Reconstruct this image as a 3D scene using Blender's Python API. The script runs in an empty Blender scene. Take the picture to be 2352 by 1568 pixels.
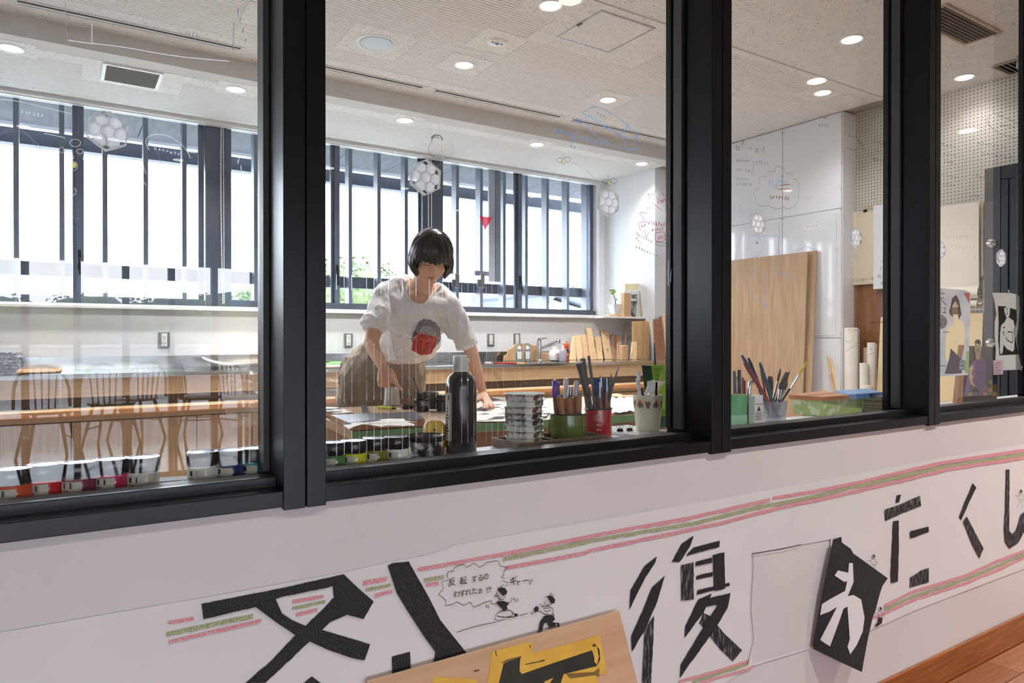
import bpy, bmesh, math, random
import numpy as np
from mathutils import Vector, Matrix, noise
from mathutils.bvhtree import BVHTree
random.seed(7)
S = bpy.context.scene
COL = S.collection
PI = math.pi

# ---------------------------------------------------------------- camera
CAM_H = 1.12
FPX, YAW, PITCH = 1607.2, 0.5733, -0.00436
cd = bpy.data.cameras.new('camera')
cam = bpy.data.objects.new('camera', cd)
COL.objects.link(cam)
cd.sensor_width = 36.0
cd.lens = FPX / 2352 * 36.0
cd.clip_start = 0.05
cd.clip_end = 400
cam.location = (0, 0, CAM_H)
cam.rotation_euler = (PI / 2 + PITCH, 0, -YAW)
S.camera = cam

# ---------------------------------------------------------------- world: bright thinly clouded sky
SKY = 12.5
w = bpy.data.worlds.new('world')
S.world = w
w.use_nodes = True
nt = w.node_tree
nt.nodes.clear()
N = nt.nodes.new
tc = N('ShaderNodeTexCoord')
sep = N('ShaderNodeSeparateXYZ')
nt.links.new(tc.outputs['Generated'], sep.inputs[0])
rp = N('ShaderNodeValToRGB')
nt.links.new(sep.outputs['Z'], rp.inputs[0])
rp.color_ramp.elements[0].position = 0.0
rp.color_ramp.elements[0].color = (0.80, 0.89, 1.0, 1)
rp.color_ramp.elements[1].position = 0.7
rp.color_ramp.elements[1].color = (0.52, 0.72, 1.0, 1)
nz = N('ShaderNodeTexNoise')
nz.inputs['Scale'].default_value = 3.2
nz.inputs['Detail'].default_value = 5
mp = N('ShaderNodeMapping')
mp.inputs['Scale'].default_value = (1, 1, 3.0)
nt.links.new(tc.outputs['Generated'], mp.inputs[0])
nt.links.new(mp.outputs[0], nz.inputs['Vector'])
cr = N('ShaderNodeValToRGB')
cr.color_ramp.elements[0].position = 0.42
cr.color_ramp.elements[1].position = 0.62
nt.links.new(nz.outputs[0], cr.inputs[0])
mx = N('ShaderNodeMixRGB')
mx.inputs[2].default_value = (0.93, 0.96, 1.0, 1)
nt.links.new(cr.outputs[0], mx.inputs[0])
nt.links.new(rp.outputs[0], mx.inputs[1])
bg = N('ShaderNodeBackground')
bg.inputs['Strength'].default_value = SKY
nt.links.new(mx.outputs[0], bg.inputs[0])
wo = N('ShaderNodeOutputWorld')
nt.links.new(bg.outputs[0], wo.inputs[0])


def portal(loc, sx, sz, rz):
    ld = bpy.data.lights.new('daylight_portal', 'AREA')
    ld.shape = 'RECTANGLE'
    ld.size, ld.size_y = sx, sz
    ld.cycles.is_portal = True
    o = bpy.data.objects.new('daylight_portal', ld)
    COL.objects.link(o)
    o.location = loc
    o.rotation_euler = (PI / 2, 0, rz)
    return o


portal((1.0, 5.93, 2.10), 8.0, 1.5, PI)      # through the row of back windows, facing -Y... set below
portal((1.0, -9.0, 1.1), 14.0, 2.2, 0)      # through the hall's glazing

LAMP_ROOM, LAMP_HALL = 80.0, 110.0

# ---------------------------------------------------------------- exposure
S.view_settings.view_transform = 'Standard'
S.view_settings.look = 'None'
S.view_settings.gamma = 1
S.view_settings.use_curve_mapping = False
S.view_settings.exposure = 0.38
try:
    S.cycles.max_bounces = 10
    S.cycles.diffuse_bounces = 5
    S.cycles.transparent_max_bounces = 24
    S.cycles.sample_clamp_indirect = 6.0
    S.cycles.use_denoising = True
    S.cycles.caustics_reflective = False
    S.cycles.caustics_refractive = False
except Exception:
    pass

# ---------------------------------------------------------------- measured rays of the real camera, used to survey positions on real planes
_cy, _sy, _cp, _sp = math.cos(YAW), math.sin(YAW), math.cos(PITCH), math.sin(PITCH)
_R = Vector((_cy, -_sy, 0))
_F = Vector((_sy * _cp, _cy * _cp, _sp))
_U = Vector((-_sy * _sp, -_cy * _sp, _cp))
CAMP = Vector((0, 0, CAM_H))


def ray(x, y):
    return _F + _R * ((x - 1176) / FPX) - _U * ((y - 784) / FPX)


def PY(x, y, Y):
    d = ray(x, y)
    return CAMP + d * (Y / d.y)


def PX(x, y, X):
    d = ray(x, y)
    return CAMP + d * (X / d.x)


def PZ(x, y, Z):
    d = ray(x, y)
    return CAMP + d * ((Z - CAM_H) / d.z)


def PP(x, y, p0, n):
    d = ray(x, y)
    return CAMP + d * ((p0 - CAMP).dot(n) / d.dot(n))


def mmpp(Y, x=1176):
    """metres per photo pixel at plane Y"""
    d = ray(x, 784)
    return (Y / d.y) / FPX


# ---------------------------------------------------------------- materials
def lin(c):
    def f(v):
        v = v / 255.0
        return v / 12.92 if v <= 0.04045 else ((v + 0.055) / 1.055) ** 2.4
    return tuple(f(v) for v in c) + (1.0,)


MATS = {}


def mat(name, rgb, rough=0.5, metal=0.0, var=0.06, scale=12.0, stretch=(1, 1, 1), bump=0.0, bscale=60.0, spec=0.5,
        rgb2=None, lo=0.35, hi=0.65, detail=3.0, trans=0.0, alpha=1.0, coat=0.0, emit=0.0):
    if name in MATS:
        return MATS[name]
    m = bpy.data.materials.new(name)
    m.use_nodes = True
    t = m.node_tree
    b = t.nodes['Principled BSDF']
    b.inputs['Roughness'].default_value = rough
    b.inputs['Metallic'].default_value = metal
    b.inputs['Specular IOR Level'].default_value = spec
    if trans:
        b.inputs['Transmission Weight'].default_value = trans
    if alpha < 1:
        b.inputs['Alpha'].default_value = alpha
    if coat:
        b.inputs['Coat Weight'].default_value = coat
        b.inputs['Coat Roughness'].default_value = 0.08
    c1 = lin(rgb)
    if rgb2 is None:
        c2 = tuple(v * (1 - var) for v in c1[:3]) + (1,)
        c1 = tuple(min(1, v * (1 + var)) for v in c1[:3]) + (1,)
    else:
        c2 = lin(rgb2)
    co = t.nodes.new('ShaderNodeTexCoord')
    mpn = t.nodes.new('ShaderNodeMapping')
    mpn.inputs['Scale'].default_value = stretch
    t.links.new(co.outputs['Object'], mpn.inputs[0])
    n = t.nodes.new('ShaderNodeTexNoise')
    n.inputs['Scale'].default_value = scale
    n.inputs['Detail'].default_value = detail
    t.links.new(mpn.outputs[0], n.inputs['Vector'])
    r = t.nodes.new('ShaderNodeValToRGB')
    r.color_ramp.elements[0].position = lo
    r.color_ramp.elements[1].position = hi
    r.color_ramp.elements[0].color = c1
    r.color_ramp.elements[1].color = c2
    t.links.new(n.outputs[0], r.inputs[0])
    t.links.new(r.outputs[0], b.inputs['Base Color'])
    if emit:
        b.inputs['Emission Color'].default_value = c1
        b.inputs['Emission Strength'].default_value = emit
    if bump:
        n2 = t.nodes.new('ShaderNodeTexNoise')
        n2.inputs['Scale'].default_value = bscale
        t.links.new(mpn.outputs[0], n2.inputs['Vector'])
        bp = t.nodes.new('ShaderNodeBump')
        bp.inputs['Strength'].default_value = bump
        bp.inputs['Distance'].default_value = 0.004
        t.links.new(n2.outputs[0], bp.inputs['Height'])
        t.links.new(bp.outputs[0], b.inputs['Normal'])
    MATS[name] = m
    return m


def wood(name, rgb, rgb2, axis=0, rough=0.45, scale=9.0, k=14.0, coat=0.0):
    st = [k, k, k]
    st[axis] = 0.8
    return mat(name, rgb, rough, rgb2=rgb2, scale=scale, stretch=st, lo=0.3, hi=0.7, detail=4, bump=0.05, bscale=12, coat=coat)


def emitter(name, rgb, strength):
    if name in MATS:
        return MATS[name]
    m = bpy.data.materials.new(name)
    m.use_nodes = True
    t = m.node_tree
    t.nodes.clear()
    e = t.nodes.new('ShaderNodeEmission')
    e.inputs[0].default_value = lin(rgb)
    e.inputs[1].default_value = strength
    o = t.nodes.new('ShaderNodeOutputMaterial')
    t.links.new(e.outputs[0], o.inputs[0])
    MATS[name] = m
    return m


def sheet_glass(name, ior=1.5, gain=1.7, tint=(0.985, 0.985, 0.985)):
    """thin architectural pane: clear, with a Fresnel mirror on the front faces"""
    if name in MATS:
        return MATS[name]
    m = bpy.data.materials.new(name)
    m.use_nodes = True
    t = m.node_tree
    t.nodes.clear()
    tr = t.nodes.new('ShaderNodeBsdfTransparent')
    tr.inputs[0].default_value = tint + (1,)
    gl = t.nodes.new('ShaderNodeBsdfGlossy')
    gl.inputs['Roughness'].default_value = 0.0
    fr = t.nodes.new('ShaderNodeFresnel')
    fr.inputs['IOR'].default_value = ior
    ge = t.nodes.new('ShaderNodeNewGeometry')
    inv = t.nodes.new('ShaderNodeMath')
    inv.operation = 'SUBTRACT'
    inv.inputs[0].default_value = 1.0
    t.links.new(ge.outputs['Backfacing'], inv.inputs[1])
    mul = t.nodes.new('ShaderNodeMath')
    mul.operation = 'MULTIPLY'
    t.links.new(fr.outputs[0], mul.inputs[0])
    t.links.new(inv.outputs[0], mul.inputs[1])
    mul2 = t.nodes.new('ShaderNodeMath')
    mul2.operation = 'MULTIPLY'
    mul2.use_clamp = True
    mul2.inputs[1].default_value = gain
    t.links.new(mul.outputs[0], mul2.inputs[0])
    mi = t.nodes.new('ShaderNodeMixShader')
    t.links.new(mul2.outputs[0], mi.inputs[0])
    t.links.new(tr.outputs[0], mi.inputs[1])
    t.links.new(gl.outputs[0], mi.inputs[2])
    o = t.nodes.new('ShaderNodeOutputMaterial')
    t.links.new(mi.outputs[0], o.inputs[0])
    MATS[name] = m
    return m


def film(name, rgb, opacity, rough=0.2, gloss=0.12, nv=0.12, tlw=0.5):
    """thin see-through plastic: transparent + translucent white + sheen"""
    if name in MATS:
        return MATS[name]
    m = bpy.data.materials.new(name)
    m.use_nodes = True
    t = m.node_tree
    t.nodes.clear()
    tr = t.nodes.new('ShaderNodeBsdfTransparent')
    df = t.nodes.new('ShaderNodeBsdfDiffuse')
    df.inputs[0].default_value = lin(rgb)
    tl = t.nodes.new('ShaderNodeBsdfTranslucent')
    tl.inputs[0].default_value = lin(rgb)
    a = t.nodes.new('ShaderNodeMixShader')
    a.inputs[0].default_value = tlw
    t.links.new(df.outputs[0], a.inputs[1])
    t.links.new(tl.outputs[0], a.inputs[2])
    b = t.nodes.new('ShaderNodeMixShader')
    nn = t.nodes.new('ShaderNodeTexNoise')
    nn.inputs['Scale'].default_value = 14
    mr = t.nodes.new('ShaderNodeMapRange')
    mr.inputs['From Min'].default_value = 0.3
    mr.inputs['From Max'].default_value = 0.7
    mr.inputs['To Min'].default_value = opacity * (1 - nv)
    mr.inputs['To Max'].default_value = min(1.0, opacity * (1 + nv))
    t.links.new(nn.outputs[0], mr.inputs[0])
    t.links.new(mr.outputs[0], b.inputs[0])
    t.links.new(tr.outputs[0], b.inputs[1])
    t.links.new(a.outputs[0], b.inputs[2])
    g = t.nodes.new('ShaderNodeBsdfGlossy')
    g.inputs['Roughness'].default_value = rough
    c = t.nodes.new('ShaderNodeMixShader')
    c.inputs[0].default_value = gloss
    t.links.new(b.outputs[0], c.inputs[1])
    t.links.new(g.outputs[0], c.inputs[2])
    o = t.nodes.new('ShaderNodeOutputMaterial')
    t.links.new(c.outputs[0], o.inputs[0])
    MATS[name] = m
    return m


# ---------------------------------------------------------------- mesh building
class MB:
    def __init__(s):
        s.v, s.f = [], []

    def add(s, vs, fs):
        k = len(s.v)
        s.v += [Vector(p) for p in vs]
        s.f += [tuple(i + k for i in f) for f in fs]
        return s

    def box(s, x0, x1, y0, y1, z0, z1):
        return s.add([(x0, y0, z0), (x1, y0, z0), (x1, y1, z0), (x0, y1, z0), (x0, y0, z1), (x1, y0, z1), (x1, y1, z1), (x0, y1, z1)],
                     [(0, 3, 2, 1), (4, 5, 6, 7), (0, 1, 5, 4), (1, 2, 6, 5), (2, 3, 7, 6), (3, 0, 4, 7)])

    def hexa(s, p):
        return s.add(p, [(0, 3, 2, 1), (4, 5, 6, 7), (0, 1, 5, 4), (1, 2, 6, 5), (2, 3, 7, 6), (3, 0, 4, 7)])

    def obox(s, c, ax, ay, az):
        c, ax, ay, az = Vector(c), Vector(ax), Vector(ay), Vector(az)
        return s.hexa([c - ax - ay - az, c + ax - ay - az, c + ax + ay - az, c - ax + ay - az,
                       c - ax - ay + az, c + ax - ay + az, c + ax + ay + az, c - ax + ay + az])

    def bar(s, a, b, wx, wy, up=(0, 0, 1)):
        """box from a to b with cross-section wx by wy"""
        a, b = Vector(a), Vector(b)
        d = b - a
        n = d.normalized()
        u = Vector(up)
        if abs(n.dot(u)) > 0.97:
            u = Vector((0, 1, 0))
        x = n.cross(u).normalized()
        y = x.cross(n).normalized()
        return s.obox((a + b) / 2, x * wx / 2, y * wy / 2, d / 2)

    def tube(s, pts, r, n=8, cap=True):
        pts = [Vector(p) for p in pts]
        rs = r if isinstance(r, (list, tuple)) else [r] * len(pts)
        vs, fs = [], []
        prev = None
        for i, p in enumerate(pts):
            d = (pts[min(i + 1, len(pts) - 1)] - pts[max(i - 1, 0)])
            d = d.normalized() if d.length > 1e-9 else Vector((0, 0, 1))
            if prev is None:
                u = Vector((0, 0, 1)) if abs(d.z) < 0.9 else Vector((1, 0, 0))
                x = d.cross(u).normalized()
            else:
                x = (prev - d * prev.dot(d))
                x = x.normalized() if x.length > 1e-6 else d.orthogonal().normalized()
            prev = x
            y = d.cross(x)
            for k in range(n):
                a = 2 * PI * k / n
                vs.append(p + (x * math.cos(a) + y * math.sin(a)) * rs[i])
        for i in range(len(pts) - 1):
            for k in range(n):
                fs.append((i * n + k, i * n + (k + 1) % n, (i + 1) * n + (k + 1) % n, (i + 1) * n + k))
        if cap:
            fs.append(tuple(range(n - 1, -1, -1)))
            fs.append(tuple((len(pts) - 1) * n + k for k in range(n)))
        return s.add(vs, fs)

    def lathe(s, prof, c=(0, 0, 0), n=24, axis=(0, 0, 1), sq=1.0):
        c = Vector(c)
        q = Vector((0, 0, 1)).rotation_difference(Vector(axis))
        vs, fs = [], []
        for r, z in prof:
            for k in range(n):
                a = 2 * PI * k / n
                vs.append(c + q @ Vector((math.cos(a) * r, math.sin(a) * r * sq, z)))
        m = len(prof)
        for i in range(m - 1):
            for k in range(n):
                fs.append((i * n + k, i * n + (k + 1) % n, (i + 1) * n + (k + 1) % n, (i + 1) * n + k))
        fs.append(tuple(range(n - 1, -1, -1)))
        fs.append(tuple((m - 1) * n + k for k in range(n)))
        return s.add(vs, fs)

    def poly(s, pts):
        return s.add(pts, [tuple(range(len(pts)))])

    def prism(s, pts, off):
        off = Vector(off)
        n = len(pts)
        pts = [Vector(p) for p in pts]
        vs = pts + [p + off for p in pts]
        fs = [tuple(range(n)), tuple(range(2 * n - 1, n - 1, -1))]
        fs += [(i, (i + 1) % n, n + (i + 1) % n, n + i) for i in range(n)]
        return s.add(vs, fs)

    def ribbon(s, pts, wd, nrm):
        """flat stroke of width wd lying in the plane with normal nrm"""
        pts = [Vector(p) for p in pts]
        nrm = Vector(nrm)
        vs, fs = [], []
        for i, p in enumerate(pts):
            d = (pts[min(i + 1, len(pts) - 1)] - pts[max(i - 1, 0)])
            if d.length < 1e-9:
                d = Vector((1, 0, 0))
            x = d.cross(nrm).normalized() * (wd / 2)
            vs += [p - x, p + x]
        for i in range(len(pts) - 1):
            fs.append((2 * i, 2 * i + 1, 2 * i + 3, 2 * i + 2))
        return s.add(vs, fs)

    def grid(s, fn, nu, nv):
        k = [fn(i / nu, j / nv) for j in range(nv + 1) for i in range(nu + 1)]
        f = [(j * (nu + 1) + i, j * (nu + 1) + i + 1, (j + 1) * (nu + 1) + i + 1, (j + 1) * (nu + 1) + i) for j in range(nv) for i in range(nu)]
        return s.add(k, f)

    def ball(s, c, r, nu=14, nv=9):
        c = Vector(c)
        rx, ry, rz = r if isinstance(r, (tuple, list)) else (r, r, r)
        vs = [c + Vector((0, 0, -rz))]
        for j in range(1, nv):
            th = PI * j / nv - PI / 2
            for i in range(nu):
                a = 2 * PI * i / nu
                vs.append(c + Vector((rx * math.cos(th) * math.cos(a), ry * math.cos(th) * math.sin(a), rz * math.sin(th))))
        vs.append(c + Vector((0, 0, rz)))
        fs = [(0, 1 + (i + 1) % nu, 1 + i) for i in range(nu)]
        for j in range(nv - 2):
            for i in range(nu):
                a = 1 + j * nu
                fs.append((a + i, a + (i + 1) % nu, a + nu + (i + 1) % nu, a + nu + i))
        a = 1 + (nv - 2) * nu
        fs += [(a + i, a + (i + 1) % nu, len(vs) - 1) for i in range(nu)]
        return s.add(vs, fs)

    def build(s, name, m, parent=None, smooth=False, bevel=0.0, fix=True, seg=2):
        me = bpy.data.meshes.new(name)
        off = Vector((0, 0, 0))
        if parent is not None:
            q = parent
            while q is not None:
                off += q.location
                q = q.parent
        me.from_pydata([p - off for p in s.v], [], s.f)
        if fix:
            bm = bmesh.new()
            bm.from_mesh(me)
            bmesh.ops.recalc_face_normals(bm, faces=bm.faces)
            bm.to_mesh(me)
            bm.free()
        if smooth:
            me.polygons.foreach_set('use_smooth', [True] * len(me.polygons))
            me.update()
            try:
                me.set_sharp_from_angle(angle=math.radians(38))
            except Exception:
                pass
        me.materials.append(m)
        o = bpy.data.objects.new(name, me)
        COL.objects.link(o)
        if parent is not None:
            o.parent = parent
        if bevel:
            bv = o.modifiers.new('bevel', 'BEVEL')
            bv.width = bevel
            bv.segments = seg
            bv.limit_method = 'ANGLE'
        return o


def tag(o, label=None, cat=None, group=None, kind=None):
    if label:
        o['label'] = label
    if cat:
        o['category'] = cat
    if group:
        o['group'] = group
    if kind:
        o['kind'] = kind
    return o


def thing(name, label, cat, loc=(0, 0, 0), group=None, kind=None):
    o = bpy.data.objects.new(name, None)
    o.empty_display_size = 0.05
    COL.objects.link(o)
    o.location = loc
    return tag(o, label, cat, group, kind)


def struct(o):
    o['kind'] = 'structure'
    return o


def sgroup(name, loc=(0, 0, 0)):
    o = bpy.data.objects.new(name, None)
    o.empty_display_size = 0.05
    COL.objects.link(o)
    o.location = loc
    o['kind'] = 'structure'
    return o


def child(o, parent):
    """copy of a part under another thing, keeping its offset"""
    c = o.copy()
    COL.objects.link(c)
    c.parent = parent
    return c


def copy_thing(root, loc, label=None, rz=0.0, scale=None):
    r = root.copy()
    COL.objects.link(r)
    r.location = loc
    r.rotation_euler = (0, 0, rz)
    if scale:
        r.scale = scale
    if label:
        r['label'] = label
    for ch in list(root.children):
        c = child(ch, r)
        for g in list(ch.children):
            child(g, c)
    return r


def text(name, body, loc, size, m, parent=None, right=(1, 0, 0), up=(0, 0, 1), mirror=False, align='CENTER'):
    cu = bpy.data.curves.new(name, 'FONT')
    cu.body = body
    cu.size = size
    cu.align_x = align
    cu.align_y = 'CENTER'
    cu.materials.append(m)
    tmp = bpy.data.objects.new(name, cu)
    COL.objects.link(tmp)
    me = bpy.data.meshes.new_from_object(tmp.evaluated_get(bpy.context.evaluated_depsgraph_get()))
    bpy.data.objects.remove(tmp)
    me.name = name
    o = bpy.data.objects.new(name, me)
    COL.objects.link(o)
    x = Vector(right).normalized()
    y = Vector(up).normalized()
    z = x.cross(y).normalized()
    M = Matrix((x, y, z)).transposed().to_4x4()
    if mirror:
        M = M @ Matrix.Diagonal((-1, 1, 1, 1))
    M.translation = Vector(loc)
    if parent is not None:
        o.parent = parent
        off = Vector((0, 0, 0))
        q = parent
        while q is not None:
            off += q.location
            q = q.parent
        M.translation = Vector(loc) - off
    o.matrix_basis = M
    return o
# ================================================================ SETTING
YW = 1.156       # corridor face of the partition wall
YF = 1.144       # front of the dark frames
YG = 1.266       # glass
H, H2, HN = 2.95, 2.827, 2.93

m_white = mat('white_paint', (216, 211, 213), 0.75, var=0.03, scale=3, bump=0.03, bscale=220)
m_room = mat('room_white_panel', (226, 228, 231), 0.42, var=0.02, scale=2)
m_wb = mat('whiteboard_enamel', (224, 226, 230), 0.05, var=0.015, scale=2, spec=0.5)
m_frame = mat('charcoal_aluminium', (19, 20, 25), 0.30, metal=0.0, var=0.08, scale=40, spec=0.22)
m_frame2 = mat('charcoal_aluminium_matt', (16, 16, 19), 0.36, metal=0.0, var=0.08, scale=40, spec=0.3)
m_gasket = mat('dark_rubber_gasket', (50, 47, 45), 0.5)
m_glass = sheet_glass('partition_glass')
m_wglass = sheet_glass('window_glass', gain=1.0, tint=(0.985, 0.985, 0.985))
m_floor = wood('honey_wood_floor', (180, 168, 156), (162, 150, 138), axis=0, rough=0.18, scale=7, k=10)
m_hfloor = wood('polished_hall_floor', (160, 128, 108), (142, 110, 92), axis=0, rough=0.07, scale=7, k=10, coat=1.0)
m_plank = [wood('floor_plank_%d' % i, a, b, axis=0, rough=0.22, scale=8, k=16) for i, (a, b) in enumerate(
    [((172, 120, 88), (150, 100, 70)), ((164, 112, 80), (140, 92, 64)), ((178, 127, 94), (155, 106, 76))])]
m_base = wood('orange_wood_skirting', (170, 98, 42), (132, 70, 26), axis=0, rough=0.25, scale=6, k=14, coat=0.3)


def speckle(name, rgb, dark, sc=150):
    m = mat(name, rgb, 0.9, var=0.03)
    t = m.node_tree
    b = t.nodes['Principled BSDF']
    old = b.inputs['Base Color'].links[0].from_socket
    co = t.nodes.new('ShaderNodeTexCoord')
    # fissures: short dark streaks, warped so they wander
    wn = t.nodes.new('ShaderNodeTexNoise')
    wn.inputs['Scale'].default_value = 9
    t.links.new(co.outputs['Object'], wn.inputs['Vector'])
    ad = t.nodes.new('ShaderNodeMixRGB')
    ad.inputs[0].default_value = 0.06
    t.links.new(co.outputs['Object'], ad.inputs[1])
    t.links.new(wn.outputs['Color'], ad.inputs[2])
    mp_ = t.nodes.new('ShaderNodeMapping')
    mp_.inputs['Scale'].default_value = (0.5, 1.5, 1)
    t.links.new(ad.outputs[0], mp_.inputs[0])
    n = t.nodes.new('ShaderNodeTexNoise')
    n.inputs['Scale'].default_value = sc
    n.inputs['Detail'].default_value = 2
    t.links.new(mp_.outputs[0], n.inputs['Vector'])
    r = t.nodes.new('ShaderNodeValToRGB')
    r.color_ramp.elements[0].position = 0.335
    r.color_ramp.elements[1].position = 0.37
    t.links.new(n.outputs[0], r.inputs[0])
    mi = t.nodes.new('ShaderNodeMixRGB')
    mi.inputs[1].default_value = lin(dark)
    t.links.new(r.outputs[0], mi.inputs[0])
    t.links.new(old, mi.inputs[2])
    t.links.new(mi.outputs[0], b.inputs['Base Color'])
    return m


m_tile = speckle('fissured_ceiling_board', (234, 233, 231), (120, 104, 90))
m_rib = mat('ribbed_ceiling_board', (236, 235, 233), 0.9, var=0.05, scale=90, stretch=(0.3, 1, 1))
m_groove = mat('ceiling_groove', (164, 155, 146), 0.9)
m_beam = mat('beam_paint', (208, 206, 203), 0.8, var=0.03)

# ---- floors
struct(MB().box(-4.2, 6.8, YW + 0.1, 6.2, -0.1, 0.0).build('floor', m_floor))
hf = struct(MB().box(-7, 9, -9.2, YW, -0.12, -0.012).build('floor_hall', m_hfloor))
k = 0
for r_ in range(8):                                   # the boards nearest the wall, seen at the lower right
    y1 = YF - 0.002 - r_ * 0.105
    x = 0.9 - (r_ * 0.37) % 0.9
    while x < 5.2:
        L_ = 0.9
        MB().box(x + 0.001, x + L_ - 0.001, y1 - 0.1035, y1 - 0.0015, -0.012, 0.0).build('plank', m_plank[(k * 7 + r_) % 3], hf)
        x += L_
        k += 1

# ---- the corridor wall below the glazing
struct(MB().box(-4.2, 6.8, YW, YW + 0.11, -0.12, 0.846).build('wall_front', m_white))
struct(MB().box(-4.2, 6.8, YW, YW + 0.11, 2.60, 3.1).build('wall_front_top', m_white))
struct(MB().box(-4.2, 6.8, YF, YW - 0.001, -0.011, 0.098).build('baseboard_front', m_base, bevel=0.002))
struct(MB().box(-4.2, 5.6, YW + 0.105, 1.42, 0.835, 0.865).build('trim_1', m_room, bevel=0.002))     # inner ledge the jars stand on


# ---- partition windows: module 1.005 m
def partition(i, x0, x1):
    g = sgroup('window_%d' % i, (x0, YF, 0.848))
    st = MB()
    f = MB().box(x0 + 0.0012, x0 + 0.033, YF, 1.292, 0.843, 2.60)
    f.build('left_stile', m_frame, g, bevel=0.0012)
    f = MB().box(x1 - 0.0365, x1 - 0.0012, YF, 1.292, 0.843, 2.60)
    f.build('right_stile', m_frame, g, bevel=0.0012)
    MB().box(x1 - 0.047, x1 - 0.0366, 1.232, 1.260, 0.893, 2.545).build('glazing_bead', m_gasket, g, bevel=0.001)
    MB().box(x1 - 0.043, x1 - 0.0366, 1.2725, 1.290, 0.893, 2.545).build('glazing_bead', m_frame2, g, bevel=0.001)
    MB().box(x0 + 0.0332, x0 + 0.043, 1.232, 1.260, 0.893, 2.545).build('glazing_bead', m_gasket, g, bevel=0.001)
    MB().box(x0 + 0.033, x1 - 0.0365, YF + 0.002, 1.19, 0.848, 0.8745).build('front_rail', m_frame, g, bevel=0.0012)
    MB().box(x0 + 0.033, x1 - 0.0365, 1.1902, 1.203, 0.848, 0.8905).build('bottom_rail', m_frame2, g, bevel=0.0012)
    MB().box(x0 + 0.033, x1 - 0.0365, 1.2732, 1.292, 0.848, 0.880).build('inner_rail', m_frame2, g)
    MB().hexa([(x0 + 0.0335, 1.2032, 0.85), (x1 - 0.037, 1.2032, 0.85), (x1 - 0.037, 1.263, 0.85), (x0 + 0.0335, 1.263, 0.85),
               (x0 + 0.0335, 1.2032, 0.8895), (x1 - 0.037, 1.2032, 0.8895), (x1 - 0.037, 1.263, 0.8848), (x0 + 0.0335, 1.263, 0.8848)]).build('sloped_bead', m_gasket, g)
    MB().box(x0 + 0.033, x1 - 0.0365, YF + 0.002, 1.292, 2.545, 2.60).build('head_rail', m_frame, g, bevel=0.0012)
    MB().box(x0 + 0.0335, x1 - 0.037, 1.264, 1.270, 0.87, 2.5445).build('glass', m_glass, g)
    MB().box(x1 - 0.0012, x1 + 0.0012, 1.16, 1.29, 0.85, 2.60).build('joint_gasket', m_frame2, g)
    return g


WIN = []
xs = [-2.677, -1.672, -0.667, 0.338, 1.343, 2.346, 3.35, 4.355, 5.36]
for i in range(8):
    WIN.append(partition(i + 1, xs[i], xs[i + 1]))
W1, W2, W3, W4 = WIN[2], WIN[3], WIN[4], WIN[5]

# ---- room walls
struct(MB().box(-4.2, 5.02, 5.42, 6.12, 0.0, 1.318).build('wall_back', m_room))
struct(MB().box(-4.2, 5.02, 5.93, 6.12, 1.3385, 1.3745).build('wall_back_sill', m_room))
struct(MB().box(-4.2, 6.8, 6.0, 6.12, 2.835, 3.1).build('wall_back_top', m_room))
struct(MB().box(-4.4, -4.2, 1.1, 6.2, 0.0, 3.1).build('wall_left', m_room))
wr = struct(MB().box(5.02, 5.5, 5.13, 6.12, 0.0, H2 + 0.15).build('wall_right_pillar', m_room))
m_peg = mat('perforated_board', (206, 200, 191), 0.7, var=0.02)
t_ = m_peg.node_tree
b_ = t_.nodes['Principled BSDF']
old_ = b_.inputs['Base Color'].links[0].from_socket
co_ = t_.nodes.new('ShaderNodeTexCoord')
mm_ = t_.nodes.new('ShaderNodeVectorMath')
mm_.operation = 'MULTIPLY'
mm_.inputs[1].default_value = (0, 40, 40)
t_.links.new(co_.outputs['Object'], mm_.inputs[0])
fr_ = t_.nodes.new('ShaderNodeVectorMath')
fr_.operation = 'FRACTION'
t_.links.new(mm_.outputs[0], fr_.inputs[0])
sb_ = t_.nodes.new('ShaderNodeVectorMath')
sb_.operation = 'DISTANCE'
sb_.inputs[1].default_value = (0, 0.5, 0.5)
t_.links.new(fr_.outputs[0], sb_.inputs[0])
lt_ = t_.nodes.new('ShaderNodeMath')
lt_.operation = 'LESS_THAN'
lt_.inputs[1].default_value = 0.17
t_.links.new(sb_.outputs['Value'], lt_.inputs[0])
mi_ = t_.nodes.new('ShaderNodeMixRGB')
mi_.inputs[2].default_value = lin((52, 48, 46))
t_.links.new(lt_.outputs[0], mi_.inputs[0])
t_.links.new(old_, mi_.inputs[1])
t_.links.new(mi_.outputs[0], b_.inputs['Base Color'])
struct(MB().box(5.48, 5.7, 1.3, 6.12, 0.0, 3.1).build('wall_right', m_peg))

# projecting block clad with enamelled panels: upper pair, doors below
XB = 5.29
wbk = struct(MB().box(XB + 0.012, 5.48, 3.295, 5.129, 0.0, H - 0.002).build('wall_right_cladding', m_wb))
def wpanel(ya, yb, za, zb, name='panel'):
    return MB().box(XB, XB + 0.012, ya + 0.003, yb - 0.003, za + 0.003, zb - 0.003).build(name, m_wb, wbk, bevel=0.001)


def wy(x, y=500):
    return PX(x, y, XB).y


ymid = wy(1797)
zjoin = PX(1797, 500, XB).z
wpanel(ymid, 5.12, zjoin, H - 0.005)
wpanel(3.30, ymid, zjoin, H - 0.005)
zdoor = PX(1900, 776, XB).z
wpanel(ymid, 5.12, zdoor, zjoin)
wpanel(3.30, ymid, zdoor, zjoin)
wpanel(ymid, 5.12, 0.1, zdoor)
wpanel(3.30, ymid, 0.1, zdoor)
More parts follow.
